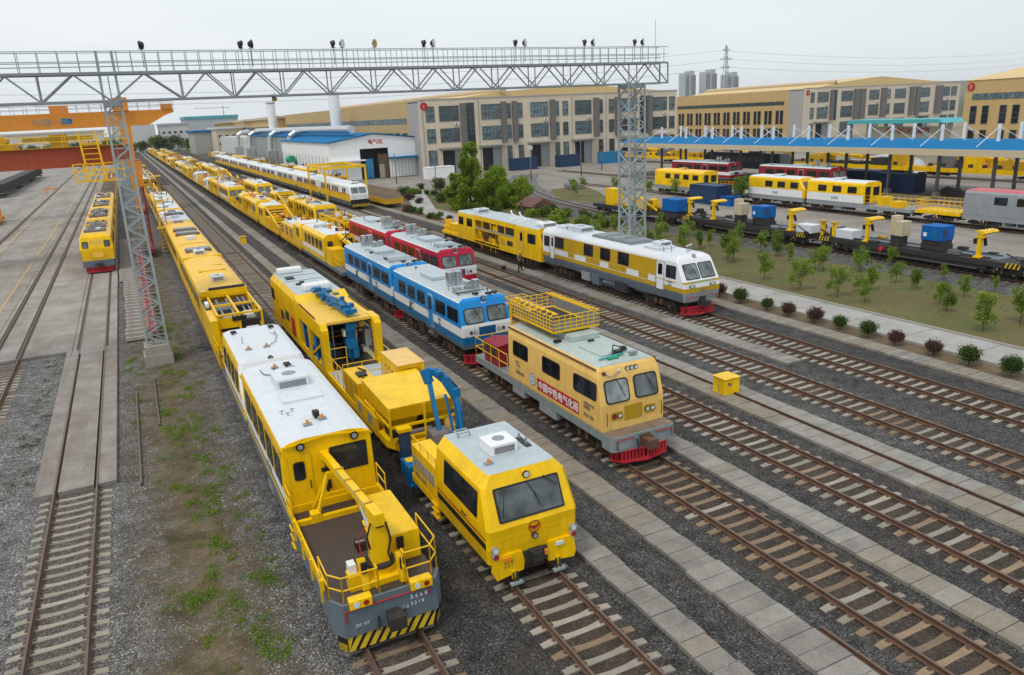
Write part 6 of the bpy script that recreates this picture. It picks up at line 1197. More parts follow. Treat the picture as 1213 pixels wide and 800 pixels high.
# ---------------- travelling gantry cranes over the left yard ----------------
def red_crane():
    Y = 97; t = thing('gantry_crane', 'red travelling gantry crane with a yellow cage on its girder, behind the left lattice mast', 'gantry crane', (0,Y,0))
    for k,y in enumerate((-1.6,1.6)):
        mb = MB(); mb.prism([(-34,10.1),(-1.2,10.1),(.6,10.5),(.9,12.15),(-34,12.15)],'y',y-.35,y+.35,'redor')
        for x in range(-33,0,3): mb.box(x,x+.08,y-.38,y+.38,10.1,12.15,'redor')
        o = mb.build('girder', t)
    mb = MB(); mb.box(-34,.8,-2.7,-1.95,12.15,12.22,'yelold'); o = mb.build('walkway', t); railing(o, [(-34,-2.7),(.8,-2.7)], 12.2, 1.1, mid=2, post=2, r=.035)
    railing(o, [(-34,2.7),(.8,2.7)], 12.2, 1.1, mid=2, post=2, r=.035)
    for X, s in ((1.2,-1),(-17.5,1)):
        mb = MB()
        for y in (-2.6,2.6): mb.bar((X-.22,y*.75,.85),(X-.28,y*.75,7.7),.12,.16,'redbox'); mb.bar((X+.22,y*.75,.85),(X+.28,y*.75,7.7),.12,.16,'redbox'); [mb.bar((X-.24,y*.75,1+1.1*k),(X+.24,y*.75,2.1+1.1*k),.07,.07,'redbox') for k in range(6)]; mb.prism([(X-.35,7.6),(X+.35,7.6),(X+.55,10.3),(X-.55,10.3)],'y',y*(.75)-.3,y*.75+.3,'orange')
        mb.box(X-.3,X+.3,-3.6,3.6,.35,.85,'redbox'); mb.box(X-.4,X+.4,-1.9,1.9,10.0,10.4,'redor'); mb.bar((X,-2.2,5),(X,2.2,5),.3,.3,'redor')
        l = mb.build('crane_leg', t)
        for y in (-3.1,-2.2,2.2,3.1): q = MB(); q.tube((X-.12,y,.35),(X+.12,y,.35),.33,'dark',14); q.build('crane_wheel', l)
    # yellow service cage with ladder
    mb = MB(); cx = -2.6; y = -3.6
    for z in (8.6,9.7): 
        mb.bar((cx-2.2,y,z),(cx+2.5,y,z),.16,.16,'yelrail'); mb.bar((cx-2.2,y+1.2,z),(cx+2.5,y+1.2,z),.1,.1,'yelrail')
    mb.box(cx-2.2,cx+2.5,y,y+1.2,8.55,8.62,'yelold')
    for x in (-2.2,-1.2,-.3,.7,1.7,2.5): mb.bar((cx+x,y,8.6),(cx+x,y,10.4),.15,.15,'yelrail')
    mb.bar((cx-2.2,y,10.4),(cx+2.5,y,10.4),.1,.1,'yelrail'); mb.bar((cx-2.2,y,9.0),(cx+2.5,y,9.7),.07,.07,'yelrail')
    c = mb.build('service_cage', t); q = MB()
    for x in (-.9,.7): q.bar((cx+x,y-.1,8.6),(cx+x-.3,y+.4,13.6),.18,.14,'yelrail')
    for k in range(8): q.bar((cx-.9-.04*k,y-.05+.06*k,9.2+k*.55),(cx+.7-.04*k,y-.05+.06*k,9.2+k*.55),.09,.09,'yelrail')
    q.box(cx-1.2,cx+.9,y+.3,y+.6,12.3,12.5,'yelrail'); q.build('ladder', c)
    # stair tower down the right leg
    mb = MB()
    for x in (2.3,3.1):
        for z in (0,): mb.bar((x,-4.2,.3),(x,-4.2,8.8),.07,.07,'yelold'); mb.bar((x,-6.2,.3),(x,-6.2,6.0),.05,.05,'yelold')
    for k in range(20): mb.box(2.3,3.1,-4.3-.0*k,-4.05,.5+k*.4,.55+k*.4,'yelold')
    for z in (3.2,6.0,8.7): mb.box(2.1,3.3,-6.2,-4.0,z,z+.06,'yelold'); 
    mb.build('stair', t)
    # hoist trolley
    mb = MB(); mb.box(-12.5,-9.8,-2.2,2.2,12.2,12.7,'yelold'); mb.box(-12.2,-11,-1.2,1,12.7,13.6,'yel'); mb.tube((-10.8,-1.4,13.1),(-10.8,1.4,13.1),.4,'yelold',12); mb.build('trolley', t)
def orange_crane():
    Y = 150; t = thing('gantry_crane', 'orange travelling gantry crane with a tapered overhanging girder, beyond the red gantry crane', 'gantry crane', (0,Y,0))
    mb = MB(); mb.prism([(-46,14.3),(5.0,14.5),(7.6,15.9),(9.1,16.4),(9.1,16.9),(-46,16.8)],'y',-2.2,-1.5,'orange'); mb.prism([(-46,14.3),(5.0,14.5),(7.6,15.9),(9.1,16.4),(9.1,16.9),(-46,16.8)],'y',1.5,2.2,'orange')
    for k,x in enumerate((-11.6,-8)): mb.box(x,x+1.6,-2.25,-2.2,15.2,16.0,'armblue' if k else 'orange')
    b = mb.build('girder', t)
    text('lettering','\u4e2d\u94c1\u4e00\u5c40',1.3,'galvd',b,(-12.0,-2.26,15.05),(1,0,0),(0,0,1))
    railing(b, [(-46,-2.6),(9.2,-2.6)], 16.9, 1.3, 'midgrey', mid=2, post=1.8, r=.035); railing(b, [(-46,2.6),(9.2,2.6)], 16.9, 1.3, 'midgrey', mid=2, post=1.8, r=.035)
    mb = MB(); mb.box(7.3,9.0,-2.4,2.4,16.9,17.8,'orange'); mb.build('end_housing', t)
    mb = MB(); mb.box(-.2,2.2,-2.8,2.8,16.9,19,'orange'); mb.build('drive_house', t)
    mb = MB(); mb.prism([(-9.4,16.9),(-6.8,16.9),(-6.8,18.1),(-9.4,18.1)],'y',-1.5,1.5,'orange'); mb.prism([(-10.3,10.5),(-9,9.8),(-7.7,10.5),(-7.7,13.6),(-10.3,13.6)],'y',-1.0,1.0,'yelold'); mb.box(-14,-4,-1.4,1.4,12.6,13.2,'yelold'); mb.build('trolley', t)
    for X in (1.2,-20):
        mb = MB()
        for y in (-3.2,3.2): mb.prism([(X-.4,.9),(X+.4,.9),(X+.9,14.6),(X-.9,14.6)],'y',y*.6-.35,y*.6+.35,'orange')
        mb.box(X-.5,X+.5,-4.5,4.5,.3,1,'orange'); l = mb.build('crane_leg', t)
        for y in (-3.9,-2.9,2.9,3.9): q = MB(); q.tube((X-.12,y,.35),(X+.12,y,.35),.35,'dark',14); q.build('crane_wheel', l)
    railing(b, [(-30,-3.4),(2,-3.4)], 13.0, 1.0, 'yelrail', mid=2, post=2, r=.04)
red_crane(); orange_crane()
tag(MB().box(-.45,-.3,56,104,-.2,.5,'redor').box(0,.15,56,104,-.2,.5,'redor').box(-.3,0,56,104,.1,.3,'redbox').build('steel_beam'), 'long dull red steel beam on the ground beyond the left lattice mast', 'steel beam')
# black wagons at the left edge
for i in range(3):
    t = thing('open_wagon', 'black open wagon at the far left edge of the yard, %s of its row' % ordw(i), 'wagon', (-27.4,215+i*34,0), 0, 'black open wagons')
    mb = MB(); mb.box(-1.5,1.5,0,33,1.1,3.2,'dark'); 
    for k in range(16): mb.box(-1.58,1.58,1+k*2,1.15+k*2,1.1,3.2,'dark')
    mb.build('wagon_body', t); bogies(t,(3,30),False)
t = thing('steel_trestle', 'small orange trestle standing on the concrete yard beside the black wagons', 'trestle', (-16.5,212,0)); MB().box(-1.6,1.6,-.3,.3,1.4,1.7,'orange').build('beam', t)
for x in (-1,1): MB().bar((x,0,0),(x*.8,0,1.4),.15,.15,'orange').build('leg', t)
# stacked sleepers beside the mast
SLC = sleeper_mesh('spare_sleeper','conc'); idx = 0; SPY = [1]*(26+19)
for r_, (x0, ya, yb) in enumerate(((-1.75,80,112),(-1.55,56,79))):
    y = ya
    while y < yb:
        o = inst('sleeper', SLM['g'] if idx%3 else SLM['b'], None, (x0+.55+random.uniform(-.06,.06)+ (0 if r_ else -.15), y, .28), (0,0,random.uniform(-.04,.04)))
        o.scale = (.66,1.6,1); o.data = SLC; idx += 1; y += 1.25
        tag(o, 'spare concrete sleeper, number %d counting away in the rows beyond the left mast foot' % (len(SPY)-idx+1), 'sleeper', 'spare sleepers laid beside the mast')

# ---------------- right-hand yard: flat wagons on the curve ----------------
FX = 57.6
def hook_frame(y, label, high=True):
    t = thing('lifting_post', label, 'lifting post', (FX,y,1.3), 0, 'yellow lifting posts on the flat wagons')
    mb = MB(); mb.box(-1.25,-1.0,-.13,.13,0,1.75,'yel'); mb.box(-1.4,-.85,-.28,.28,0,.12,'yel'); mb.build('post', t)
    mb = MB(); mb.prism([(-.3,1.75),(-.45,1.88),(-.3,2.02),(.2,2.05),(.4,1.95),(.1,1.9),(-.1,1.8)],'x',-1.35,.35,'yel'); mb.cbox((-1.1,-.05,1.62),(.4,.5,.25),'yel'); mb.build('arm', t)
    mb = MB()
    for k in range(5): mb.tube((-1.3+.4*k,-.3,2.15),(-1.3+.4*k,-.3,2.4),.05,'black',6)
    mb.tube((-.9,-.2,1.5),(-.7,-.2,.9),.12,'black',8); mb.cbox((-1.0,.3,1.2),(.4,.35,.4),'black'); mb.build('hoist', t)
def flat(y0, y1, label):
    t = thing('flat_wagon', label, 'flat wagon', (FX,y0,0), 0, 'black flat wagons on the curving track'); L = y1-y0
    mb = MB(); mb.box(-1.5,1.5,.8,L-.8,.85,1.25,'dark'); mb.box(-1.4,1.4,3,L-3,.55,.85,'dark'); mb.box(-1.2,1.2,.1,L-.1,.75,1.05,'dark'); mb.build('underframe', t)
    mb = MB(); mb.box(-.9,1.3,2.5,L-2.5,1.25,1.3,'grey'); mb.build('deck', t); bogies(t,(2.2,L-2.2),False)
    mb = MB(); rr = random.Random(int(y0))
    for e in (.9,L-1.2):
        for k in range(7): mb.cbox((rr.uniform(-1.4,1.2),e+rr.uniform(-.7,.7),rr.uniform(.9,1.7)),(rr.uniform(.2,.7),rr.uniform(.2,.6),rr.uniform(.15,.5)),'dark')
        mb.bar((-1.3,e-.8,1.2),(-1.3,e+.8,1.9),.08,.08,'dark')
        for k in range(4): mb.patch((-1.56,e+.6-.3*k+.12,.9),(-1.56,e+.6-.3*k,.9),(-1.56,e+.45-.3*k,1.3),(-1.56,e+.57-.3*k,1.3),-.05,.01,'stripey')
    mb.build('end_gear', t)
    mb = MB(); y = 3.0
    while y < L-3:
        l = rr.uniform(.3,1.4)
        if rr.random() < .65: x = rr.choice([-1.3,-1.1,.6,.9]); mb.box(x,x+rr.uniform(.2,.6),y,y+l,1.3,1.3+rr.uniform(.08,.4),rr.choice(['dark','dark','black','fin','yelold','midgrey']))
        y += l
    mb.tube((-1.42,2.5,1.0),(-1.42,L-2.5,1.0),.05,'dark',6); mb.tube((-1.0,3,1.38),(-1.0,L-3,1.38),.05,'black',6); mb.tube((.4,3,1.36),(.4,L-3,1.36),.04,'black',6); mb.build('deck_gear', t)
    return t
flat(31.5,50.6,'long black flat wagon nearest the right edge of the photo on the curving track')
flat(51.2,70.2,'long black flat wagon, second from the right edge on the curving track')
flat(13,31,'black flat wagon at the right edge of the photo beside the saplings')
def genset(y, label, s=1.0):
    t = thing('generator', label, 'generator', (FX,y,1.3), 0, 'blue generators on the flat wagons'); mb = MB(); mb.box(-1.0,.4,-.9,.9,0,.5,'dark'); mb.build('stand', t)
    mb = MB(); mb.box(-1.15,.5,-.85,.85,.8*s,1.95*s,'boxblue'); b = mb.build('housing', t, bevel=.03); mb = MB(); mb.box(-1.05,.4,-.8,.8,.5,.8*s,'dark'); mb.build('base', t)
    mb = MB(); mb.box(-1.165,-1.15,.35,.65,1.1,1.4,'white'); mb.box(-1.165,-1.15,-.6,-.1,1.0,1.75,'armblue'); mb.box(-.9,-.4,-.865,-.85,1.1,1.7,'navy'); mb.build('access_panel', b)
def cabinet(y, label):
    t = thing('control_cabinet', label, 'cabinet', (FX,y,1.3), 0, 'pale cabinets on the flat wagons'); MB().box(-1.0,-.2,-.5,.5,0,.8,'dark').build('stand', t); MB().box(-1.1,.0,-.6,.1,.8,2.0,'fascia').build('housing', t, bevel=.02); MB().box(-.9,-.1,.12,.7,.8,2.4,'fascia').build('housing', t, bevel=.02)
genset(39.4,'blue generator box on the nearer black flat wagon, right part of the photo'); cabinet(42.6,'pale two-part cabinet beside the blue generator on the nearer flat wagon')
genset(58.4,'blue generator box on the second flat wagon, in front of the yellow and white railcars'); cabinet(61.4,'pale two-part cabinet beside the blue generator on the second flat wagon')
for y,l in ((35.4,'rightmost yellow lifting post with a curved arm, on the nearer flat wagon'),(45.3,'yellow lifting post left of the cabinet on the nearer flat wagon'),(54.0,'yellow lifting post with curved arm at the right end of the second flat wagon'),(65.0,'yellow lifting post left of the pale cabinet on the second flat wagon'),(69.0,'leftmost yellow lifting post, next to the small blue generator')): hook_frame(y,l)
for y,l in ((50.1,'left one of two short yellow bollard posts between the flat wagons'),(48.8,'right one of two short yellow bollard posts between the flat wagons')):
    t = thing('bollard_post', l, 'post', (FX,y,1.3)); MB().box(-1.25,-.95,-.15,.15,0,1.2,'yel').build('post', t); MB().box(-1.4,-.8,-.25,.25,1.2,1.35,'yelold').build('cap', t)
for y,l in ((52.2,'white crate left of the two short yellow posts on the flat wagons'),(47.6,'white crate right of the two short yellow posts on the flat wagon')): tag(MB().box(FX-1.3,FX-.1,y-.9,y+.9,1.3,2.05,'roofw').build('crate', bevel=.02), l, 'crate', 'white crates on the flat wagons')
tag(MB().tube((FX-1.65,43.5,.95),(FX-1.35,43.5,.95),.22,'plow',12).build('drum'), 'small red drum on the side of the nearer black flat wagon', 'drum')
# yellow machine wagon at the far end
t = thing('machine_wagon', 'yellow machine wagon with an upright yellow tank at the far end of the flat wagons', 'machine wagon', (FX,70.8,0)); L = 18
MB().box(-1.5,1.5,.2,L,.8,1.25,'dark').build('underframe', t); bogies(t,(2.2,8.5,L-2.2),False)
mb = MB(); mb.box(-1.3,0,13,15.2,1.25,3.4,'yel'); mb.build('tank', t, bevel=.05); mb = MB(); rr = random.Random(5)
for k in range(14): mb.cbox((rr.uniform(-1.2,1),rr.uniform(3.5,12.5),rr.uniform(1.4,2.2)),(rr.uniform(.3,.9),rr.uniform(.5,1.8),rr.uniform(.3,.9)),rr.choice(['yel','yel','dark','yelold']))
mb.bar((-1.3,4,1.4),(-1.3,8,2.9),.15,.2,'yel'); mb.build('machinery', t); railing(t,[(-1.45,5),(-1.45,12)],1.25,1.2,post=1.0)
t = thing('generator', 'small blue generator box on the yellow machine wagon, left of the flat wagons', 'generator', (FX,72.6,1.3), 0, 'blue generators on the flat wagons'); MB().box(-1.2,.7,-1.4,1.4,.2,1.6,'boxblue').build('housing', t, bevel=.03); MB().box(-1.1,.6,-1.2,1.2,0,.2,'dark').build('base', t)

# railcars on the plaza
def plaza_car(label, Y, L, X, c, low, seed, front=True, deckl=0, windows=None, roof='roofw', num='0068', group=None, back_door=True):
    t = thing('railcar', label, 'railcar', (X,Y,0), 0, group); B = L; a = deckl
    lv = [(1.2,1.48,a+.05,0,'midgrey','midgrey'),(1.4,1.5,a,0,low,c),(2.3,1.5,a,0,c,c),(2.5,1.5,a+.03,0,c,c),(3.5,1.45,a+(.7 if front else 0),0,c,c),(3.7,1.3,a+(.8 if front else 0),0,roof,c),(3.82,.9,a+(.9 if front else 0),.1,roof,c)]
    sh = Shell(B, lv, ch=.25 if front else .05, roof=roof); body = sh.body(t)
    if front: sh.fwindows(t, [(-1.15,-.08,2.5,3.35),(.08,1.15,2.5,3.35)], r=.15, wiper=False)
    else: mb = MB(); mb.patch((.1,a,2.2),(1.1,a,2.2),(1.1,a,3.2),(.1,a,3.2),0,.03,'glass',.06); mb.build('window', t); mb = MB(); mb.patch((-1.2,a,1.4),(-.4,a,1.4),(-.4,a,3.3),(-1.2,a,3.3),0,.025,'glass',.05); mb.build('door', t)
    n = int((B-a-1.2)/2.2); sh.windows(t, windows or [(a+1.0+2.2*k, a+2.3+2.2*k, 2.5,3.25) for k in range(n)], sides=(-1,), divider=True)
    if num: text('lettering',num,.5,'midgrey',body,(-1.512,a+(B-a)*.55,1.65),(0,-1,0),(0,0,1),bold=.01)
    MB().box(-1.5,1.5,.1,B,.85,1.2,'midgrey').build('underframe', t)
    if a: railing(t, [(-1.45,a-.1),(-1.45,.2),(1.45,.2),(1.45,a-.1)], 1.2, 1.15, mid=3, post=.7); mb = MB(); mb.box(-1.0,.2,a*.3,a*.3+1.2,1.2,1.9,'yel'); mb.box(-.4,1.0,a*.7,a*.7+.8,1.2,2.2,'yel'); mb.build('equipment_box', t)
    roofbox(t,-.5,.5,a+(B-a)*.5,a+(B-a)*.5+1.2,3.82,4.05,roof,'roof_unit'); bogies(t,(2.2,B-2.2),False); under_gear(t,B,seed,5,B-4.5,z=1.15)
plaza_car('yellow railcar on the plaza, leftmost, half in front of a dark red railcar', 90.2, 11.6, 77.6,'yel','yel',1,front=False,num=None,roof='yelroof')
plaza_car('yellow railcar with white lower band and a slanted nose, middle of the plaza', 70.9, 9.8, 77.6,'yel','white',2,front=True)
plaza_car('yellow railcar with white lower band and a railed open deck, right of the slanted-nose one', 55.6, 14.8, 77.6,'yel','white',3,front=False,deckl=6.4)
plaza_car('grey railcar with a pink-red roof on the plaza at the right edge', 33.5, 16.4, 77.6,'midgrey','midgrey',4,front=False,num=None,roof='pink')
t = thing('railed_deck_wagon','short yellow railed deck wagon between the yellow-white railcar and the grey railcar','flat wagon',(77.6,50.1,0)); MB().box(-1.45,1.45,.1,5.2,1.0,1.35,'yel').build('deck', t); railing(t,[(-1.4,.2),(-1.4,5.1),(1.4,5.1),(1.4,.2)],1.35,1.1,mid=3,post=.6); bogies(t,(2.6,),False)
t = thing('flat_wagon','low flat wagon behind the blue container, with a yellow railing, on the plaza track','flat wagon',(77.6,81.6,0)); MB().box(-1.45,1.45,.1,8,.9,1.25,'midgrey').build('deck', t); railing(t,[(1.4,.2),(1.4,8)],1.25,1.1,mid=3,post=.8); bogies(t,(1.9,6.1),False)
for (Y,L,l) in ((100.5,15.5,'dark red railcar standing before the canopy columns, left of the pair'),(79.2,14.6,'dark red railcar standing before the canopy columns, behind the yellow and white railcars')):
    passenger_car(l, 92.0, Y, L, 'dred', 'dred', 4.2, deco='', num='', seed=int(Y))
def container(label, x0, x1, y0, y1, h, m, group=None, rz=0):
    cx, cy = (x0+x1)/2, (y0+y1)/2; t = thing('shipping_container', label, 'container', (cx,cy,-.16), rz, group); a, b = (x1-x0)/2, (y1-y0)/2
    mb = MB(); mb.box(-a+.04,a-.04,-b+.04,b-.04,.1,h-.05,m); 
    for x in np.arange(-a+.2,a-.1,.28): mb.box(x,x+.12,-b,b,.15,h-.15,m)
    for y in np.arange(-b+.2,b-.1,.28): mb.box(-a,a,y,y+.12,.15,h-.15,m)
    mb.build('corrugated_box', t); mb = MB()
    for x in (-a,a):
        for y in (-b,b): mb.cbox((x*.99,y*.99,h/2),(.14,.14,h),m)
    for z in (.06,h-.04):
        for y in (-b,b): mb.cbox((0,y*.99,z),(2*a,.13,.12),m)
        for x in (-a,a): mb.cbox((x*.99,0,z),(.13,2*b,.12),m)
    mb.build('corner_frame', t)
container('blue container standing in front of the yellow railcars on the plaza', 72.5,75.2,83,88.6,2.6,'navy')
container('small bright blue box beside the blue container on the plaza', 72.8,74.6,80.4,82.3,1.3,'boxblue')
container('navy container between the canopy columns', 99.2,101.6,72.6,80,2.6,'navy'); container('long navy container behind the canopy columns, left of the other navy one', 104,106.5,82,94,2.3,'navy')
container('navy container at the beige building wall, left one of three', 85.5,92.3,171.6,174,2.9,'navy', 'containers along the beige building wall'); container('navy container at the beige building wall, middle one of three', 98.2,104.2,170.6,173,2.9,'navy', 'containers along the beige building wall'); container('cyan blue container at the beige building wall, right one of three', 110.6,117.2,170,172.5,2.9,'cyan', 'containers along the beige building wall')
container('white container block beside the white shed', 61.8,68.6,168.5,171,2.6,'shedw')
# locomotive, red crane machines and long yellow machines beyond the canopy
t = thing('locomotive','dark grey locomotive under the blue canopy behind the red railcars','locomotive',(109,106,0)); L = 21
lv = [(1.1,1.5,0,0,'grey','grey'),(2.2,1.5,0,0,'fin','fin'),(3.6,1.45,.5,.5,'fin','fin'),(4.0,1.1,.7,.7,'midgrey','fin')]; sh = Shell(L,lv,roof='midgrey'); sh.body(t); sh.windows(t,[(1,2.2,2.8,3.5),(18.8,20,2.8,3.5)],sides=(-1,),divider=False); bogies(t,(3,18),False)
mb = MB()
for k in range(8): sh.side(mb,-1,4+k*1.6,5.2+k*1.6,2.3,3.3,0,.03,'midgrey')
mb.build('grille', t); roofbox(t,-.8,.8,6,9,4,4.3,'midgrey','roof_unit',grille=False)
def big_yellow(label, Y, L, seed, X=121):
    t = thing('railway_crane', label, 'railway machine', (X,Y,0)); rr = random.Random(seed); MB().box(-1.5,1.5,0,L,.9,1.6,'yel').build('underframe', t)
    mb = MB(); mb.bar((0,1,2.0),(0,L-1,4.0),.9,.5,'yel'); mb.bar((-.9,2,1.6),(-.9,L*.5,3.8),.25,.25,'yel'); mb.bar((-1.3,L*.55,3.9),(-1.3,L*.9,1.8),.25,.3,'yelold'); mb.bar((-1.2,L*.2,1.7),(-1.2,L*.35,3.4),.2,.2,'yelold'); mb.build('boom', t)
    mb = MB(); y = 1
    while y < L-3: l = rr.uniform(2,4.5); mb.box(-1.5,1.5,y,y+l,1.6,rr.uniform(2.0,3.9),rr.choice(['yelold','yel','yelold','dark','fin'])); y += l+rr.uniform(.3,2.4)  # dull yellow and dark housings put the shade by the canopy into their colour
    mb.build('machine_housing', t); bogies(t,(2.5,5,L-5,L-2.5),False)
    mb = MB(); y = 2
    while y < L-2: mb.box(-1.53,-1.5,y,y+.8,1.8,2.3,'dark'); y += 2.3
    mb.build('grille', t)
for i,(Y,L) in enumerate(((64,24),(89,27),(117,30),(150,25))): big_yellow('long yellow railway crane beyond the blue canopy, %s from the right' % ordw(i).replace('nearest','first'), Y, L, i)
t = thing('railway_crane','yellow crane tender with a navy cab, beyond the right part of the canopy','railway machine',(118,60,0)); MB().box(-1.4,1.4,0,5,1,4.3,'navy').build('cabin', t); MB().box(-1.5,1.5,-9,-.2,.9,1.8,'yel').build('underframe', t); MB().bar((0,-8.5,1.6),(0,-1,3.2),.7,.5,'yel').build('boom', t); bogies(t,(-6.5,2.5),False)
for i,(x,y,w_) in enumerate(((126,56,9),(127,98,7),(126,40,8))):
    mb = MB(); rr = random.Random(i); n = 9; vs = []; fs = []
    for a in range(n):
        for b in range(n): u, v = a/(n-1)*2-1, b/(n-1)*2-1; vs.append((x+u*3,y+v*w_,-.1+3.4*(1-u**4)*(1-v**4)*rr.uniform(.75,1)))
    for a in range(n-1):
        for b in range(n-1): k = a*n+b; fs.append((k,k+n,k+n+1,k+1))
    mb.add(vs,fs,'tarp',True); tag(mb.build('tarpaulin_stack'), ('heap under a silver tarpaulin beyond the right end of the canopy','heap under a silver tarpaulin between the yellow cranes beyond the canopy','heap under a silver tarpaulin at the right edge beyond the canopy')[i], 'covered heap', 'tarpaulin-covered heaps')
mb = MB(); vs = [(101.8,69.4,.9)]; n = 12
for a in range(n): r_ = 1.9*random.uniform(.8,1.2); vs.append((101.8+1.5*r_*math.cos(a*6.283/n),68.4+r_*1.3*math.sin(a*6.283/n),-.15))
mb.add(vs,[(0,1+a,1+(a+1)%n) for a in range(n)],'brownload',True); tag(mb.build('soil_heap'),'low heap of brown soil between the canopy columns','heap')
# canopy
t = thing('platform_canopy','long blue-roofed canopy with beige edge, white masts and stays over steel columns','canopy',(0,0,0))
ya, yb = 25, 138
mb = MB(); mb.prism([(93,6.5),(98,7.25),(103,7.25),(108.5,6.6),(108.5,6.45),(103,7.05),(98,7.05),(93,6.35)],'y',ya,yb,'canblue'); mb.build('roof', t)
mb = MB(); mb.box(92.9,93.0,ya,yb,5.75,6.52,'fascia'); mb.box(92.9,108.6,yb,yb+.1,5.75,6.5,'fascia'); mb.box(92.9,93.6,ya,yb,5.7,5.75,'fascia'); mb.box(108.5,108.6,ya,yb,5.8,6.6,'fascia'); mb.build('fascia', t)
Ys = [128.8-7.56*k for k in range(13)]
for i,y in enumerate(Ys):
    for X,dy in ((98,0),(103,-8.0)):
        yy = y+(0 if X == 98 else .3)
        mb = MB(); mb.box(X-.17,X+.17,yy-.17,yy+.17,-.16,7.0,'colg'); mb.box(X-.35,X+.35,yy-.35,yy+.35,-.16,.5,'conc'); mb.build('column', t)
        mb = MB(); mb.box(X-.15,X+.15,yy-.15,yy+.15,7.2,9.35,'white'); m = mb.build('mast', t)
        q = MB(); s = -1 if X == 98 else 1; q.tube((X,yy,9.0),(X+s*4.2,yy,6.75),.045,'white',6); q.tube((X,yy,9.0),(X,yy-3.4,7.3),.025,'white',6); q.build('stay', m)
    MB().box(93.2,108.3,y-.08,y+.08,6.0,6.3,'colg').build('rafter', t)
# teal shelter with red lettering
t = thing('teal_shelter','small shelter with a teal sheet roof and red lettering, behind the canopy at the right','shelter',(131,100,0)); mb = MB(); mb.prism([(-10,8.3),(10.5,8.3),(10,9.0),(-9,9.0)],'x',-2,4,'teal'); mb.build('roof', t)
w_ = MB().box(2,2.3,-9,9,-.1,7.6,'beige').build('back_wall', t); text('lettering','\u4e2d\u94c1\u7535\u6c14\u5316\u5c40\u96c6\u56e2',1.15,'signred',w_,(1.95,4.5,6.4),(0,-1,0),(0,0,1),bold=.02)
for y in (-9.5,0,9.5): MB().box(-1.7,-1.4,y-.15,y+.15,-.16,8.3,'colg').build('post', t)
# ---------------- buildings ----------------
WIN = {}
def bwin(parent, w_, h, loc, face='f', nx=3, ny=2, m='bglass'):
    key = (round(w_,1), round(h,1), nx, ny, m)
    if key not in WIN:
        mb = MB(); mb.box(0,w_,-.02,.06,0,h,m); t_ = .09
        for i in range(nx+1): x = w_*i/nx; mb.box(x-t_/2,x+t_/2,-.09,.02,0,h,'mull')
        for j in range(ny+1): z = h*j/ny*(1 if j in (0,ny) else .9); mb.box(0,w_,-.085,.02,z-t_/2,z+t_/2,'mull')
        WIN[key] = mb.mesh('window')
    return inst('window', WIN[key], parent, loc, (0,0,0 if face == 'f' else -math.pi/2))
def side_wall_windows(t, X, Ya, Yb, zs, pitch=4.4, zlow=3.6):
    # dark strip under the eaves and pairs of tall windows along a side wall facing -X
    mb = MB(); mb.box(-.06,.05,Ya+2,Yb-2,zs,zs+1.3,'bglass')
    y = Ya+2
    while y < Yb-2: mb.box(-.1,.0,y,y+.12,zs,zs+1.3,'mull'); y += 1.4
    mb.build('window_strip', t, (X-.02,0,0))
    y = Ya+2.2; n = 0
    while y < Yb-4 and n < 40:
        for d in (0,2.1): bwin(t, 1.5, 4.8, (X-.03, y+d+1.5, 5.1), 's', 1, 3, 'glass'); bwin(t, 1.5, 3.6, (X-.03, y+d+1.5, 0), 's', 1, 2, 'glass')
        y += pitch*1.28; n += 1
def hall(name, label, X0, X1, Y0, Y1, H, front, ridge, side_from, eave_z, ex, num, ridgex=.5, eave_y0=None):
    t = thing(name, label, 'building', (0,0,0))
    mb = MB(); mb.box(X0,X1,Y0,Y0+.6,-.3,H,'beige'); mb.box(X1-.6,X1,Y0+.6,Y0+18,-.3,H,'beige'); mb.box(X0,X1,Y0+.6,Y0+8,H-.5,H-.3,'beiged'); mb.build('front_wall', t)
    mb = MB(); mb.box(X0,X0+.5,Y0+.6,side_from,-.3,H,'beiged'); mb.box(X0+.1,X0+.6,side_from,Y1,-.3,H,'tan'); mb.box(X0,X1,Y1,Y1+.5,-.3,H,'tan'); mb.build('side_wall', t)
    side_wall_windows(t, X0+.1, side_from, Y1, H-5.2)
    rx = X0+(X1-X0)*ridgex
    mb = MB(); y0 = Y0+3
    mb.add([(ex,y0,eave_z),(rx,y0,ridge),(X1-2,y0,H+.2),(X0+5,y0,H-.4),(ex,Y1,eave_z),(rx,Y1,ridge),(X1-2,Y1,H+.2),(X0+5,Y1,H-.4)],[(3,2,1,0),(0,1,5,4),(1,2,6,5),(4,5,6,7),(3,0,4,7)],'roofy'); mb.build('roof', t)
    ez = eave_z+.3; mb = MB(); mb.tube((ex,eave_y0 or y0-1,ez),(ex,Y1,ez),.75,'eave',14); mb.build('eave_roll', t)
    mb = MB(); mb.box(X0-.05,X1+.05,Y0-.12,Y0+.7,H,H+.25,'beiged'); mb.build('parapet_coping', t)
    if num:
        mb = MB(); q = (X0+1.2,Y0-.1,H-1.4); mb.tube(q,(q[0],q[1]-.12,q[2]),.9,'signred',20); s = mb.build('number_disc', t); text('lettering',num,1.0,'white',s,(q[0]-.3,q[1]-.14,q[2]-.35),(1,0,0),(0,0,1))
    return t
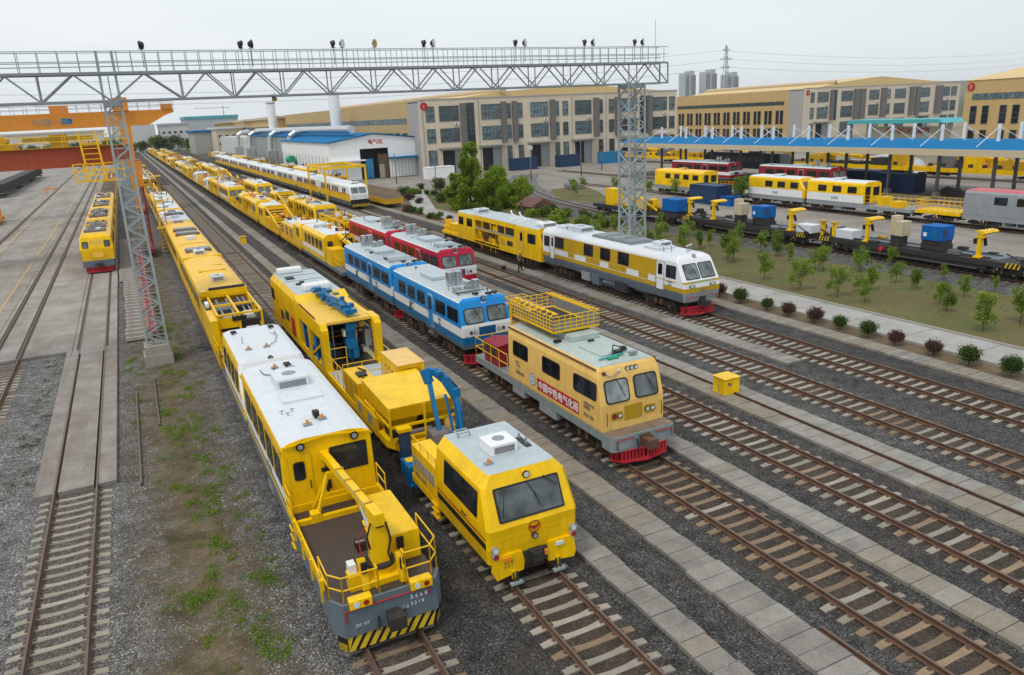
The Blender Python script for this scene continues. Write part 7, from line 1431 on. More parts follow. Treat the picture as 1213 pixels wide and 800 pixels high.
# building with the three containers before it
b1 = hall('factory_building','long beige three-storey factory block with dark fins, behind the three wall containers',64.5,140.5,178,345,17.4,None,20.0,186,18.9,88,'1',.62)
WALLF = [('s',66.1,68.2),('B',69.5,74.5),('F',74.9,76.2),('D',76.6,78.6),('B',80.6,85.7),('F',85.9,87.2),('s',87.4,88.6),('F',89.0,90.3),('s',90.5,91.9),('B',94.3,99.2),('F',99.8,101.2),('s',101.3,102.5),('s',103.7,105.2),('B',107.4,112.3),('F',113.0,114.5),('s',114.6,115.9),('s',117.9,119.5),('F',119.8,121.3),('B',121.6,127.0),('D',127.9,130.2),('F',130.4,131.7),('B',132.0,136.9),('s',137.8,139.6)]
def facade(t, items, Y, rows, fin, door, doors):
    n = 0
    for k,a,b in items:
        if k in 'sB':
            for z0,z1 in rows: bwin(t, b-a, z1-z0, (a,Y-.03,z0), 'f', 1 if k == 's' else 5, 2)
            if k == 's': bwin(t, b-a, door-.7, (a,Y-.03,.4), 'f', 1, 3)
            elif not any(d0-1 < (a+b)/2 < d1+1 for d0,d1 in doors): bwin(t, b-a, door-.7, (a,Y-.03,.4), 'f', 4, 3)
        elif k == 'F': MB().box(a,b,Y-.75,Y,fin[0],fin[1],'fin').build('fin', t)
        else: bwin(t, b-a, fin[1]-fin[0], (a,Y-.05,fin[0]), 'f', 2, 7, 'glass')
    for a,b in doors:
        mb = MB(); mb.box(a,b,Y-.06,Y+.02,0,door-.5,'shedin'); mb.box(a+(b-a)*.55,b,Y-.1,Y-.03,0,door-.5,'midgrey'); mb.box(a-.25,a,Y-.3,Y,0,door,'beige'); mb.box(b,b+.25,Y-.3,Y,0,door,'beige'); mb.build('loading_door', t)
        MB().box(a-.8,b+.8,Y-1.8,Y,door,door+.35,'beiged').build('door_canopy', t)
    for i,(k,a,b) in enumerate(items):
        if k == 'B' and i%2: z = rows[0][0]-1.1; mb = MB(); mb.box(b-1.2,b-.3,Y-.55,Y-.1,z,z+.7,'white'); mb.tube((b-.85,Y-.55,z+.35),(b-.85,Y-.57,z+.35),.26,'fin',12); mb.box(b-1.2,b-.3,Y-.5,Y,z-.08,z-.02,'fin'); mb.build('air_conditioner', t)
facade(b1, WALLF, 178, ((12.4,15.9),(7.5,10.7)), (6.6,16.4), 6.0, ((69.6,75.5),(80.2,85.6),(93.9,99.3),(107.0,112.3),(121.4,126.3),(132.2,136.8)))
mb = MB()
for x in (65.2,79.8,106.4,117.0,131): mb.tube((x,177.9,0),(x,177.9,17.2),.08,'beiged',6)
mb.build('drainpipe', b1)
b2 = hall('factory_building','beige factory block with an ochre side wall behind the right half of the canopy',218,302,205,278,17.0,None,20.4,212.8,18.6,236,'4',.5,eave_y0=208)
B2 = [('s',220.7,222.4),('B',224,229.3),('F',230.2,231.6),('D',231.8,233.6),('B',235.9,241.6),('F',242.1,244.8),('F',245.2,247.9),('B',250.3,255.5),('F',256.5,259.2),('s',259.6,261.7),('B',264.2,270.1),('F',272.3,274.3),('F',275.6,277.9),('B',278.7,284.0),('F',287.2,291.1),('B',291.3,295.7),('s',296.6,299.9)]
facade(b2, B2, 205, ((12.2,15.6),(6.6,10.4)), (5.8,16.2), 5.3, ((223.5,229.5),(250,256),(278,284)))
t = thing('factory_building','ochre factory hall with tall dark windows at the right edge of the photo','building',(0,0,0))
mb = MB(); mb.box(180,230,40,120.8,-.3,15.8,'tan'); mb.build('wall', t); mb = MB(); mb.add([(180-.2,39,15.8),(180-.2,121,15.8),(205,121,19.0),(205,39,19.0),(230,39,15.8),(230,121,15.8)],[(0,3,2,1),(3,4,5,2),(1,2,5),(0,4,3)],'roofy'); mb.build('roof', t)
mb = MB(); mb.box(179.93,180.05,44,118.9,11.4,12.8,'bglass')
for k in range(46): mb.box(179.88,180,44+k*1.63,44.12+k*1.63,11.4,12.8,'mull')
mb.build('window_strip', t)
for k in range(13):
    for d in (0,2.85): y = 119.05-6.95*k-d; bwin(t,1.5,4.0,(179.97,y,6.05),'s',1,3,'glass'); bwin(t,1.5,3.6,(179.97,y,1.0),'s',1,2,'glass')
mb = MB(); mb.tube((179.9,119.4,14.4),(179.8,119.4,14.4),.9,'signred',20); s = mb.build('number_disc', t); text('lettering','2',1.1,'white',s,(179.76,119.7,14.05),(0,-1,0),(0,0,1))
# hall farther left behind the silver ducts
t = thing('factory_building','lower tan hall with a strip of windows far behind the silver ducts','building',(0,0,0)); MB().box(62.5,140,352,600,-.3,16.2,'tan').build('wall', t); MB().box(61.5,141,351,601,16.2,17.2,'eave').build('roof', t); side_wall_windows(t,62.5,352,600,11.6)
# white shed with a blue roof
t = thing('sheet_metal_shed','white sheet-metal shed with blue gabled roof and dark doorway beside the beige factory','shed',(0,0,0))
Y = 183; pts = [(43.4,-.1),(43.4,8.7),(54.1,10.3),(65.3,8.9),(65.3,-.1)]
mb = MB(); mb.prism([(43.4,-.1),(43.4,8.7),(54.1,10.3),(65.3,8.9),(65.3,-.1),(57.6,-.1),(57.6,7.0),(50.6,7.0),(50.6,-.1)],'y',Y,Y+.3,'shedw'); w_ = mb.build('front_wall', t)
text('lettering','\u7535\u6c14\u5316',1.25,'signred',w_,(52.7,Y-.03,8.1),(1,0,0),(0,0,1),bold=.03)
mb = MB(); mb.box(43.4,43.6,Y+.3,243,-.1,8.7,'shedw'); 
for y in range(186,243,4): mb.box(43.3,43.4,y,y+.2,-.1,5.5,'midgrey')
mb.box(65.1,65.3,Y+.3,243,-.1,8.8,'shedw'); mb.build('side_wall', t)
mb = MB(); mb.add([(43.0,Y-.4,8.72),(54.1,Y-.4,10.4),(65.8,Y-.4,8.95),(43.0,243,8.72),(54.1,243,10.4),(65.8,243,8.95),(43.0,Y-.4,8.92),(54.1,Y-.4,10.6),(65.8,Y-.4,9.15),(43.0,243,8.92),(54.1,243,10.6),(65.8,243,9.15)],[(6,7,10,9),(7,8,11,10),(0,3,4,1),(1,4,5,2),(0,1,7,6),(1,2,8,7),(0,6,9,3),(2,5,11,8)],'canblue'); mb.build('roof', t)
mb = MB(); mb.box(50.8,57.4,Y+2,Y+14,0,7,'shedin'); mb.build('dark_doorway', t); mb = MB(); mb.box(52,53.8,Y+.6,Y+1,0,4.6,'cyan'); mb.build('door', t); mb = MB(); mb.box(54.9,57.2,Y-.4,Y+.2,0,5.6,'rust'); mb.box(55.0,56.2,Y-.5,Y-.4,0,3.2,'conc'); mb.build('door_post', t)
mb = MB(); mb.box(57.7,65.3,Y-2.2,Y,4.4,4.75,'canblue'); mb.build('lean_to_roof', t); mb = MB(); mb.box(42.2,51.5,Y-1.5,Y,4.3,4.6,'shedw'); mb.build('door_canopy', t)
mb = MB(); mb.box(58,65.1,Y-.12,Y,0,4.2,'shedw')
for k in range(9): mb.box(58.2+k*.85,58.26+k*.85,Y-.2,Y-.12,0,4.2,'midgrey')
mb.build('sheet_door', t)
# silver ducts and chimneys
t = thing('dust_duct','large silver duct bending over the blue shed roof, with branches dropping behind the white train','ducting',(0,0,0))
mb = MB(); mb.tube((50,186,11.6),(50,330,11.6),.95,'silver',14); mb.build('main_duct', t)
for y in (238,272,318,352):
    mb = MB(); mb.path([(50,y,11.5),(47,y,11.2),(45.2,y,10),(44.8,y,5.2)],.85,'silver',12); mb.build('branch_duct', t); MB().box(43.5,46.4,y-2.2,y+2.2,0,5.4,'silver').build('filter_box', t)
tag(MB().box(46.5,60,250,330,0,9.6,'silver').box(46,60.5,249,331,9.6,10.1,'canblue').build('filter_house'),'long silver filter house with a blue edge behind the ducts','filter house')
tag(MB().box(46.5,60,336,430,0,9.2,'hbld').build('workshop'),'pale workshop wall beyond the silver filter house','workshop')
for y,h,r_,l in ((236,21.8,1.65,'right one of two tall pale round chimneys behind the silver ducts'),(344,22.6,1.75,'left one of two tall pale round chimneys behind the silver ducts')):
    t = thing('chimney',l,'chimney',(59,y,0),0,'pale round chimneys'); mb = MB(); mb.tube((0,0,0),(0,0,h),r_,'shedw',20); mb.build('shaft', t); mb = MB(); mb.tube((0,0,h-.5),(0,0,h+.1),r_+.12,'midgrey',20); mb.tube((r_,0,h*.75),(r_+.5,0,h*.75),.2,'midgrey'); mb.build('collar', t)
t = thing('conveyor_tank','green tank on a frame beside the duct, behind the white train','tank',(42.0,224,0)); MB().tube((0,-2.2,4),(0,2.2,4),1.1,'greenp',12).build('tank', t); MB().box(-1,1,-2,2,0,3,'midgrey').build('frame', t)
# yellow portal beside the white train
t = thing('loading_portal','yellow steel portal frame standing over the white train','portal frame',(0,0,0)); mb = MB()
for y in (133,146):
    for x in (30.3,37.4): mb.box(x-.15,x+.15,y-.15,y+.15,-.2,5.9,'yel')
    mb.box(30.2,37.5,y-.2,y+.2,5.7,6.2,'yel')
for x in (30.3,37.4): mb.box(x-.15,x+.15,133.2,145.8,5.75,6.1,'yel')
mb.build('portal_frame', t)
t, L = place('load', 37.5, 118, 'low flat wagon of brown scrap standing right of the white train nose', seed=0); t['category'] = 'flat wagon'; t.scale = (1,1,.62)
# distant buildings on the left horizon
def far_block(label, x0,x1,y,z,m,rows=0,roofm=None,depth=40,zr=1.2,name='distant_building'):
    t = thing(name,label,'building',(0,0,0)); MB().box(x0,x1,y,y+depth,-.5,z,m).build('wall', t)
    if roofm: MB().box(x0-.6,x1+.6,y-.6,y+depth+.6,z,z+zr,roofm).build('roof', t)
    if rows:
        mb = MB(); n = max(3,int((x1-x0)/3.2))
        for r_ in range(rows):
            for k in range(n): a = x0+(x1-x0)*(k+.3)/n; zz = z*(.25+.6*(r_+.5)/rows)-.8; mb.box(a,a+(x1-x0)/n*.42,y-.06,y,zz,zz+1.6,'glass')
        tag(mb.build('window_row', t))
    return t
far_block('white windowless warehouse at the far end of the tracks',-4,24,620,18.4,'hbld'); far_block('cream office block with two rows of dark windows at the far end of the tracks',27,46,610,17.2,'hbld',2,'hgrey')
far_block('low blue-roofed workshop left of the cream hall at the far end',38,53,480,11.5,'beiged',0,'canblue'); far_block('cream hall with dark windows in front of the far tan hall',47.5,61.8,455,12.8,'beige',2,'roofw')
far_block('green-roofed grey block standing above the far halls',50,92,700,21.5,'hgrey',0,'teal',zr=2.2); far_block('pale long warehouse beyond the orange crane at the left horizon',-120,-10,640,15,'hbld',0,'hgrey')
far_block('white low building far left beyond the black wagons',-170,-125,560,11,'hbld',1,'hgrey')
for i,(x0,x1,h) in enumerate(((1207,1240,88),(1268,1304,90),(1334,1372,83))):
    t = thing('apartment_tower','grey high-rise apartment tower above the ochre hall, %s of three' % ('left','middle','right')[i],'apartment tower',(0,1500,0),0,'high-rise towers on the horizon')
    w3 = (x1-x0)/3
    for k,(dz,dy) in enumerate(((-2.5,0),(2.5,-6),(-6,2))): MB().box(x0+k*w3+.2,x0+(k+1)*w3-.2,dy,dy+24,0,h+dz,'hgrey' if k < 2 else 'hbld').build('wing', t)
    mb = MB()
    for k in range(3):
        for j in range(4): a = x0+k*w3+1.8+j*w3*.235; mb.box(a,a+w3*.11,(0,-6,2)[k]-.4,(0,-6,2)[k],3,h-8,'fin')
    mb.build('window_band', t)
t = thing('tower_crane','thin tower crane on the left horizon above the green-roofed block','tower crane',(0,1500,0)); mb = MB(); mb.bar((174.5,0,0),(174.5,0,52),1.2,1.2,'midgrey'); mb.build('mast', t); MB().bar((127,0,48.5),(186,0,48.5),.9,.9,'midgrey').build('jib', t)
def pylon(X, Y, H, label):
    t = thing('power_pylon',label,'power pylon',(X,Y,0)); mb = MB(); hw = lambda z: 5.5*(1-z/H)**1.2+.7; n = 14
    for i in range(n):
        a, b = H*i/n, H*(i+1)/n; ha, hb = hw(a), hw(b)
        for sx in (-1,1):
            for sy in (-1,1): mb.bar((sx*ha,sy*ha,a),(sx*hb,sy*hb,b),.55,.55,'galvd')
            mb.bar((-sx*ha,-ha,a),(sx*hb,-hb,b),.35,.35,'galvd')
    mb.build('lattice', t); mb = MB()
    for z,w_ in ((H*.93,7),(H*.8,11),(H*.68,9)): mb.bar((-w_,0,z),(w_,0,z),.7,.9,'galvd'); mb.bar((-w_,0,z),(0,0,z+3.5),.35,.35,'galvd'); mb.bar((w_,0,z),(0,0,z+3.5),.35,.35,'galvd')
    mb.build('crossarm', t)
pylon(797,900,93,'lattice power pylon rising behind the apartment towers'); pylon(1700,1010,90,'lattice power pylon outside the right edge holding the far end of the wires')
mb = MB()
for dz,dx in ((86,-7),(74,11),(63,9)):
    for (xa,ya,xb,yb,s) in ((797+dx,900,1700,1010,14),(797+dx,900,-500,900,30)):
        P = [Vector((xa+(xb-xa)*i/24, ya+(yb-ya)*i/24, dz-s*4*(i/24)*(1-i/24)*.8)) for i in range(25)]; mb.path(P,.16,'galvd',4)
tag(mb.build('power_line'),'sagging power lines strung from the pylon across the sky','power line')
mb = MB(); n = 40; vs = []; fs = []
for i in range(n+1):
    f = i/n; x = 3900+1200*f; z = 125*math.sin(math.pi*f)**.8*(.85+.2*math.sin(9*f)); vs += [(x,3400-900*f,-1),(x+200,3700-900*f,z)]
for i in range(n): fs.append((2*i,2*i+2,2*i+3,2*i+1))
mb.add(vs,fs,'far',True); tag(mb.build('hills'), kind='structure')

# ---------------- vegetation ----------------
def leaf_mesh(name, blobs, n, size, m, seed):
    rs = np.random.RandomState(seed); vs = []; fs = []
    per = [max(6,int(n*b[3]**2/sum(q[3]**2 for q in blobs))) for b in blobs]
    V = []
    for (cx,cy,cz,r,sz), k in zip(blobs, per):
        d = rs.normal(size=(k,3)); d /= np.linalg.norm(d,axis=1)[:,None]; rad = r*(rs.rand(k)**.45)*(1+.18*rs.normal(size=k)); c = d*rad[:,None]*np.array([1,1,sz])+np.array([cx,cy,cz])
        a = rs.normal(size=(k,3)); a /= np.linalg.norm(a,axis=1)[:,None]; b = np.cross(a, rs.normal(size=(k,3))); b /= np.linalg.norm(b,axis=1)[:,None]
        s = size*(.6+.8*rs.rand(k))[:,None]; V.append(np.stack([c-a*s, c-b*s*.5, c+a*s, c+b*s*.5],1))
    V = np.concatenate(V).reshape(-1,3); nf = len(V)//4; me = bpy.data.meshes.new(name); me.from_pydata([tuple(v) for v in V], [], [(4*i,4*i+1,4*i+2,4*i+3) for i in range(nf)]); me.materials.append(mat[m]); me.update(); return me
def trunk_mesh(name, H, r, limbs, seed, m='bark'):
    rr = random.Random(seed); mb = MB(); p = Vector((0,0,-.3)); q = Vector((rr.uniform(-.05,.05)*H*.3,rr.uniform(-.05,.05)*H*.3,H*.55)); mb.tube(p,q,r,m,8,r*.7)
    for i in range(limbs): a = rr.uniform(0,6.28); z = rr.uniform(.35,.6); s = p.lerp(q,z/.6 if z < .6 else 1); e = Vector((math.cos(a)*H*.2,math.sin(a)*H*.2,H*rr.uniform(.7,.95))); mb.tube(s,e,r*.5,m,6,r*.15)
    mb.tube(q,Vector((q.x,q.y,H*.92)),r*.7,m,6,r*.2); return mb.mesh(name)
rv = random.Random(12); SAP = []
for s in range(9):
    k_ = rv.uniform(.75,1.25); bl = [(rv.uniform(-.42,.42)*k_,rv.uniform(-.42,.42)*k_,rv.uniform(.6,1.8),rv.uniform(.14,.34),rv.uniform(.8,1.6)) for _ in range(rv.randint(9,15))]
    SAP.append((trunk_mesh('trunk',1.9,.03,5,s), leaf_mesh('crown', bl, 1500, .058, 'leaf' if s%4 != 3 else 'leafg', s)))
def plant(name, label, cat, x, y, z, trunk, crown, sc, group, rz=None):
    t = thing(name, label, cat, (x,y,z), rz if rz is not None else rv.uniform(0,6.28), group); t.scale = (sc,)*3
    if trunk: inst('trunk', trunk, t)
    inst('crown', crown, t); return t
sap = [(46.4,50.7,2.17),(43.6,44.1,2.21),(50.4,48.1,1.6),(42.9,39.8,2.3),(52.0,52.5,1.3),(49.4,43.5,1.93),(43.3,36.8,2.2),(51.5,41.7,1.9),(44.5,34.4,2.3),(46.8,36.8,2.0),(49.9,37.2,1.6),(49.5,35.2,1.6),(53.6,36.0,1.2),(46.9,31.6,1.4),(49.7,31.8,1.55),(43.1,26.2,2.4),(53.1,31.8,1.1),(46.3,26.0,2.4),(48.7,57.8,2.0),(52.4,57.4,1.5),(47.5,70.8,2.3),(49.8,68.7,1.8),(50.6,65.9,1.7),(50.3,62.3,1.8),(50.5,58.6,1.7),(49.3,55.1,1.6),(46.8,51.9,2.5),(52.3,46.5,1.4),(52.6,42.9,1.4),(51.9,64.5,1.4),(47.0,62.5,2.0),(46.5,75,1.9),(45.6,30.2,1.8)]
sap += [(rv.uniform(43,55.5),rv.uniform(22,80),rv.uniform(1.3,2.3)) for _ in range(22)]
sap = [q for q in sap if not any(p is not q and (p[0]-q[0])**2+(p[1]-q[1])**2 < 1.2 and p < q for p in sap)]
sap.sort(key=lambda q: q[0]*.2+q[1])
for i,(x,y,h) in enumerate(sap):
    T, Cn = SAP[(i*5+i//3)%9]; plant('sapling','young leafy sapling on the grass, %s counted from the right edge of the photo' % ordw(i).replace('nearest','first'),'sapling',x,y,-.12,T,Cn,h/1.95,'saplings on the grass strip')
# rounded shrubs along the path
def ball(seed, m): return leaf_mesh('crown', [(rv.uniform(-.18,.18),rv.uniform(-.18,.18),.52+rv.uniform(-.1,.12),.27,.85) for _ in range(8)]+[(0,0,.54,.44,.8)]*3, 3600, .042, m, seed)
BG, BR = ball(3,'leafd'), ball(4,'leafr'); ST = trunk_mesh('stem',.55,.03,5,9)
Yb = [20.9,23.0,25.0,27.3,29.2,31.2,33.1,35.2,37.1,39.6,41.9]; col = 'GGRRGGRRGGR'
for i,(y,c_) in enumerate(zip(Yb,col)):
    plant('round_shrub','%s rounded shrub beside the path, %s from the right edge' % ('green' if c_=='G' else 'reddish', ordw(i).replace('nearest','first')),'shrub',37.1+rv.uniform(-.08,.08),y,-.15,ST,BG if c_=='G' else BR,(1.3 if i < 2 else 1.1)*rv.uniform(.82,1.14),'rounded shrubs along the path')
for y in (45,):
    pass
# big bushy trees behind the tamping machine
def big_tree(label, x, y, H, W, seed, m, n=9000, z0=.1, sz=.17, lean=0, conic=False):
    rr = random.Random(seed); bl = []
    for k in range(44):
        f = rr.random(); rad = W*(1-.62*f if conic else math.sin(math.pi*(.15+.8*f))**.6)*.62; a = rr.uniform(0,6.28); d = rad*rr.random()**.5
        bl.append((d*math.cos(a)+lean*f,d*math.sin(a),H*(z0+.88*f),W*rr.uniform(.13,.3)*(1-.5*f if conic else 1),rr.uniform(.8,1.3)))
    t = thing('tree',label,'tree',(x,y,-.15)); inst('trunk', trunk_mesh('trunk',H*.9,H*.018,8,seed), t); inst('crown', leaf_mesh('crown', bl, n, sz, m, seed), t)
big_tree('tall pointed bright green tree, the highest behind the yellow tamping machine',45.9,107.0,10.6,3.7,1,'leafb',42000,.02,.15,0,True)
big_tree('broad leafy green tree right of the tall pointed one',48.8,104.6,6.4,3.9,2,'leafb',32000,.0,.14)
big_tree('low drooping green tree at the right of the tall pointed one, nearest the rails',51.6,102.0,4.3,3.2,5,'leafb',18000,.0,.14)
big_tree('leafy green tree left of and behind the tall pointed one',44.2,108.5,5.6,2.4,3,'leafb',16000,.0,.15)
SHB = [leaf_mesh('crown', [(rv.uniform(-.4,.4),rv.uniform(-.4,.4),.45+rv.uniform(-.2,.3),.35,.9) for _ in range(8)], 900, .085, m, 20+i) for i,m in enumerate(('leafd','leafg','leafo','leafr','leafb'))]
shr = [(44.4,132.5,2.2,0),(44.4,130.1,1.9,1),(42.9,127.3,1.4,3),(47.8,135.9,1.1,0),(51.7,144.9,1.3,2),(49.3,131.3,1.1,0),(54.1,141.7,2.4,2),(46.2,119.1,2.1,0),(51.2,128.9,1.3,1),(48.9,134.4,.9,2),(37.1,110.8,1.2,3),(37.4,109.0,1.1,0),(37.6,107.1,1.1,1),(37.0,100.8,1.0,0),(37.5,99.3,1.1,1),(38.3,97.0,.8,3),(42.6,120.5,1.1,3),(48.0,91.5,1.3,4),(49.1,90.3,1.7,1),(49.6,87.0,1.5,4),(52.6,93.9,1.3,0),(51.5,87.8,1.3,1),(51.6,83.7,1.4,0),(52.3,81.7,1.2,1),(54.4,107.5,1.4,2),(52.0,96.1,1.5,1),(50.4,99.1,1.3,4),(47.4,84,1.2,4),(48.5,79.5,1.3,1),(50.2,77.0,1.3,0),(46.2,80,1.1,1),(51.9,76.5,1.1,1),(45.5,97,1.3,0),(44.8,104,1.5,1)]
shr.sort(key=lambda q: q[1]); cnt = {}
for i,(x,y,s,k) in enumerate(shr):
    tone = ('dark green','mid green','olive','reddish','bright green')[k]; where = 'on the verge left of the trees' if x < 46.5 and y > 95 else 'behind the tamping machine'
    c_ = cnt.get((tone,where),0); cnt[(tone,where)] = c_+1
    t = thing('shrub','%s loose shrub %s, %s of that colour there' % (tone, where, ordw(c_)),'shrub',(x,y,-.15),rv.uniform(0,6),'loose shrubs in the planting'); t.scale = (s*1.05,s*1.05,s*.95); inst('crown', SHB[k], t)
for i,(x,y,h) in enumerate(((74.2,94.2,2.9),(74.5,101.0,2.5),(73.9,109.7,2.5),(75.0,80.8,4.2),(80.7,112.4,1.9),(65.2,109,2.2),(71.9,121,1.8),(73.4,119.5,2.0))):
    T, Cn = SAP[i%5]; plant('small_tree','slim small tree on the plaza near the yellow railcars, %s of eight' % ordw(i).replace('nearest','first'),'tree',x,y,-.15,T,Cn,h/1.95,'small trees on the plaza')
# far trees on the left horizon
FT = [leaf_mesh('crown', [(rv.uniform(-3,3),rv.uniform(-2,2),3.2+rv.uniform(-1,2.6),2.0,.9) for _ in range(8)], 700, .55, m, 40+i) for i,m in enumerate(('leafd','leafg'))]; FTT = trunk_mesh('trunk',5,.25,4,77)
for i in range(34):
    x = -130+i*5.2+rv.uniform(-1.5,1.5); y = 560+rv.uniform(-20,25)
    if 8 < x < 37: y = 590+rv.uniform(0,10)
    if x > 46: continue
    t = thing('far_tree','small green tree in the row before the far warehouses, %s from the left' % ordw(i).replace('nearest','first'),'tree',(x,y,-.3),rv.uniform(0,6),'trees at the far end of the yard'); s = rv.uniform(.9,1.5); t.scale = (s,)*3; inst('trunk',FTT,t); inst('crown',FT[i%2],t)
# planter, hut, posts
t = thing('brick_planter','dark brick planter box with small plants on the plaza behind the bushy trees','planter',(72.4,121,-.16),R(-25)); MB().box(-1.5,1.5,-2.6,2.6,0,.8,'fin').build('box', t)
inst('foliage', SHB[2], t, (0,1.0,.5)); inst('foliage', SHB[4], t, (0,-1.2,.5))
t = thing('small_hut','small hut with a brown pitched roof beside the bushy trees','hut',(50.4,94.8,-.15)); MB().box(-1.6,1.6,-2.1,2.1,0,1.3,'brownload').build('wall', t); MB().prism([(-2.0,1.2),(0,2.2),(2.0,1.2)],'y',-2.5,2.5,'hutroof').build('roof', t)
for i,(x,y,h,l) in enumerate(((75.0,142.4,7.5,'left rusty-footed pole in front of the beige factory'),(87.6,143.2,7.5,'middle rusty-footed pole in front of the beige factory'),(99.2,153.0,6,'right pole in front of the beige factory, short and dark'),(53.8,142.0,7.3,'pole left of the bushy tree'),(52.6,163,6.5,'pale pole in front of the white shed'))):
    t = thing('utility_pole',l,'pole',(x,y,-.16)); MB().tube((0,0,0),(0,0,h),.09,'colg',8).build('pole', t); MB().tube((0,0,0),(0,0,2),.13,'rust',8).build('pole_foot', t)
    if i in (0,2): MB().box(-.5,.5,-.1,.1,h-1.2,h-.4,'hbld' if i == 0 else 'black').build('sign_board', t)
tag(MB().tube((47.05,92.5,-.15),(47.05,92.5,1.6),.06,'rust',8).box(46.9,47.2,92.4,92.6,1.5,1.9,'rust').build('post'),'short rusty post beside the small hut','post')
# yellow trackside box
t = thing('trackside_box','yellow trackside cabinet standing on the slab walkway between tracks','cabinet',(24.35,26.75,-.08),R(0)); MB().box(-.5,.42,-.42,.42,0,.78,'yel').build('cabinet', t, bevel=.015); MB().box(-.54,.46,-.46,.46,.78,.83,'yel').build('lid', t, bevel=.01)
mb = MB(); mb.box(-.3,-.1,-.435,-.42,.45,.6,'fin'); mb.box(-.51,-.5,-.01,.01,.05,.75,'fin'); mb.build('label_plate', t); mb = MB(); mb.box(-.45,.4,-.38,.38,-.02,.0,'dark'); mb.build('base', t)
tag(MB().box(11.0,11.6,96,96.9,-.08,.7,'yel').box(10.96,11.64,95.96,96.94,.7,.76,'yelold').build('trackside_box'),'small yellow box far along the walkway between the empty track and the machines','cabinet')
# ---------------- person ----------------
def person(label, loc, rz, s=1.0):
    t = thing('person', label, 'person', loc, rz); t.scale = (s,)*3
    J = {'pel':(0,0,.95,.15,.11),'sp':(0,0,1.15,.14,.1),'ch':(0,0,1.36,.17,.11),'nk':(0,.0,1.5,.055,.055),'hd':(0,-.02,1.62,.085,.1),'ht':(0,-.01,1.73,.07,.08),
     'shl':(-.19,0,1.42,.065,.06),'ell':(-.26,-.02,1.15,.05,.045),'wrl':(-.2,-.2,1.02,.035,.03),'hal':(-.17,-.28,1.02,.035,.02),'shr':(.19,0,1.42,.065,.06),'elr':(.3,.0,1.17,.05,.045),'wrr':(.34,-.1,.95,.035,.03),'har':(.34,-.14,.87,.035,.02),
     'hil':(-.1,0,.9,.1,.1),'knl':(-.14,-.08,.5,.065,.065),'anl':(-.16,.08,.09,.045,.045),'tol':(-.16,-.1,.04,.05,.03),'hir':(.1,0,.9,.1,.1),'knr':(.13,-.03,.5,.065,.065),'anr':(.2,.02,.09,.045,.045),'tor':(.22,-.16,.04,.05,.03)}
    E = [('pel','sp'),('sp','ch'),('ch','nk'),('nk','hd'),('hd','ht'),('ch','shl'),('shl','ell'),('ell','wrl'),('wrl','hal'),('ch','shr'),('shr','elr'),('elr','wrr'),('wrr','har'),('pel','hil'),('hil','knl'),('knl','anl'),('anl','tol'),('pel','hir'),('hir','knr'),('knr','anr'),('anr','tor')]
    K = list(J)
    def skin(keys, edges, grow, mt, name):
        ks = list(keys); me = bpy.data.meshes.new(name); me.from_pydata([J[k][:3] for k in ks], [(ks.index(a),ks.index(b)) for a,b in edges], []); o = bpy.data.objects.new(name, me); C.objects.link(o)
        o.modifiers.new('skin','SKIN'); me.skin_vertices or None
        for i,k in enumerate(ks): me.skin_vertices[0].data[i].radius = (J[k][3]+grow, J[k][4]+grow)
        me.skin_vertices[0].data[0].use_root = True; o.modifiers.new('sub','SUBSURF').levels = 1; o.modifiers['sub'].render_levels = 2; me.materials.append(mat[mt]); o.parent = t
        dg = bpy.context.evaluated_depsgraph_get(); m2 = bpy.data.meshes.new_from_object(o.evaluated_get(dg)); o.modifiers.clear(); o.data = m2; m2.name = name
        return o
    def prep(me): pass
    skin(K, E, 0, 'skin', 'body')
    tk = ['pel','hil','knl','anl','hir','knr','anr']; skin(tk, [e for e in E if e[0] in tk and e[1] in tk], .018, 'cloth', 'trousers')
    jk = ['ch','sp','pel','shl','ell','wrl','shr','elr','wrr']; skin(jk, [e for e in E if e[0] in jk and e[1] in jk], .02, 'vest', 'jacket')
    for x in (-.16,.21): MB().cbox((x,-.04 if x < 0 else -.08,.05),(.1,.28,.1),'black').build('boot', t, bevel=.02)
    mb = MB(); n = 14; vs = []; fs = []
    for j in range(5):
        for i in range(n): a, b = 2*math.pi*i/n, j/4*math.pi/2; vs.append((.118*math.cos(a)*math.cos(b),-.015+.14*math.sin(a)*math.cos(b),1.67+.12*math.sin(b)))
    for j in range(4):
        for i in range(n): fs.append((j*n+i,j*n+(i+1)%n,(j+1)*n+(i+1)%n,(j+1)*n+i))
    mb.add(vs,fs,'helmet',True); mb.cbox((0,-.15,1.675),(.2,.1,.015),'helmet'); mb.build('helmet', t)
    mb = MB()
    for x in (-.035,.035): mb.cbox((x,-.112,1.635),(.022,.01,.012),'black')
    mb.cbox((0,-.12,1.605),(.022,.03,.04),'skin'); mb.cbox((0,-.112,1.57),(.045,.01,.01),'dred'); mb.build('face', t)
try:
    _m = bpy.data.meshes.new('probe'); 
    person('worker in dark trousers, khaki jacket and yellow helmet standing on the walkway between tracks', (29.9,59.6,-.1), R(15))
except Exception as ex: print('person failed', ex); raise
bag = MB().cbox((28.95,61.0,.1),(.35,.3,.4),'black'); tag(bag.build('bag', bevel=.04),'dark bag lying on the walkway left of the worker','bag')
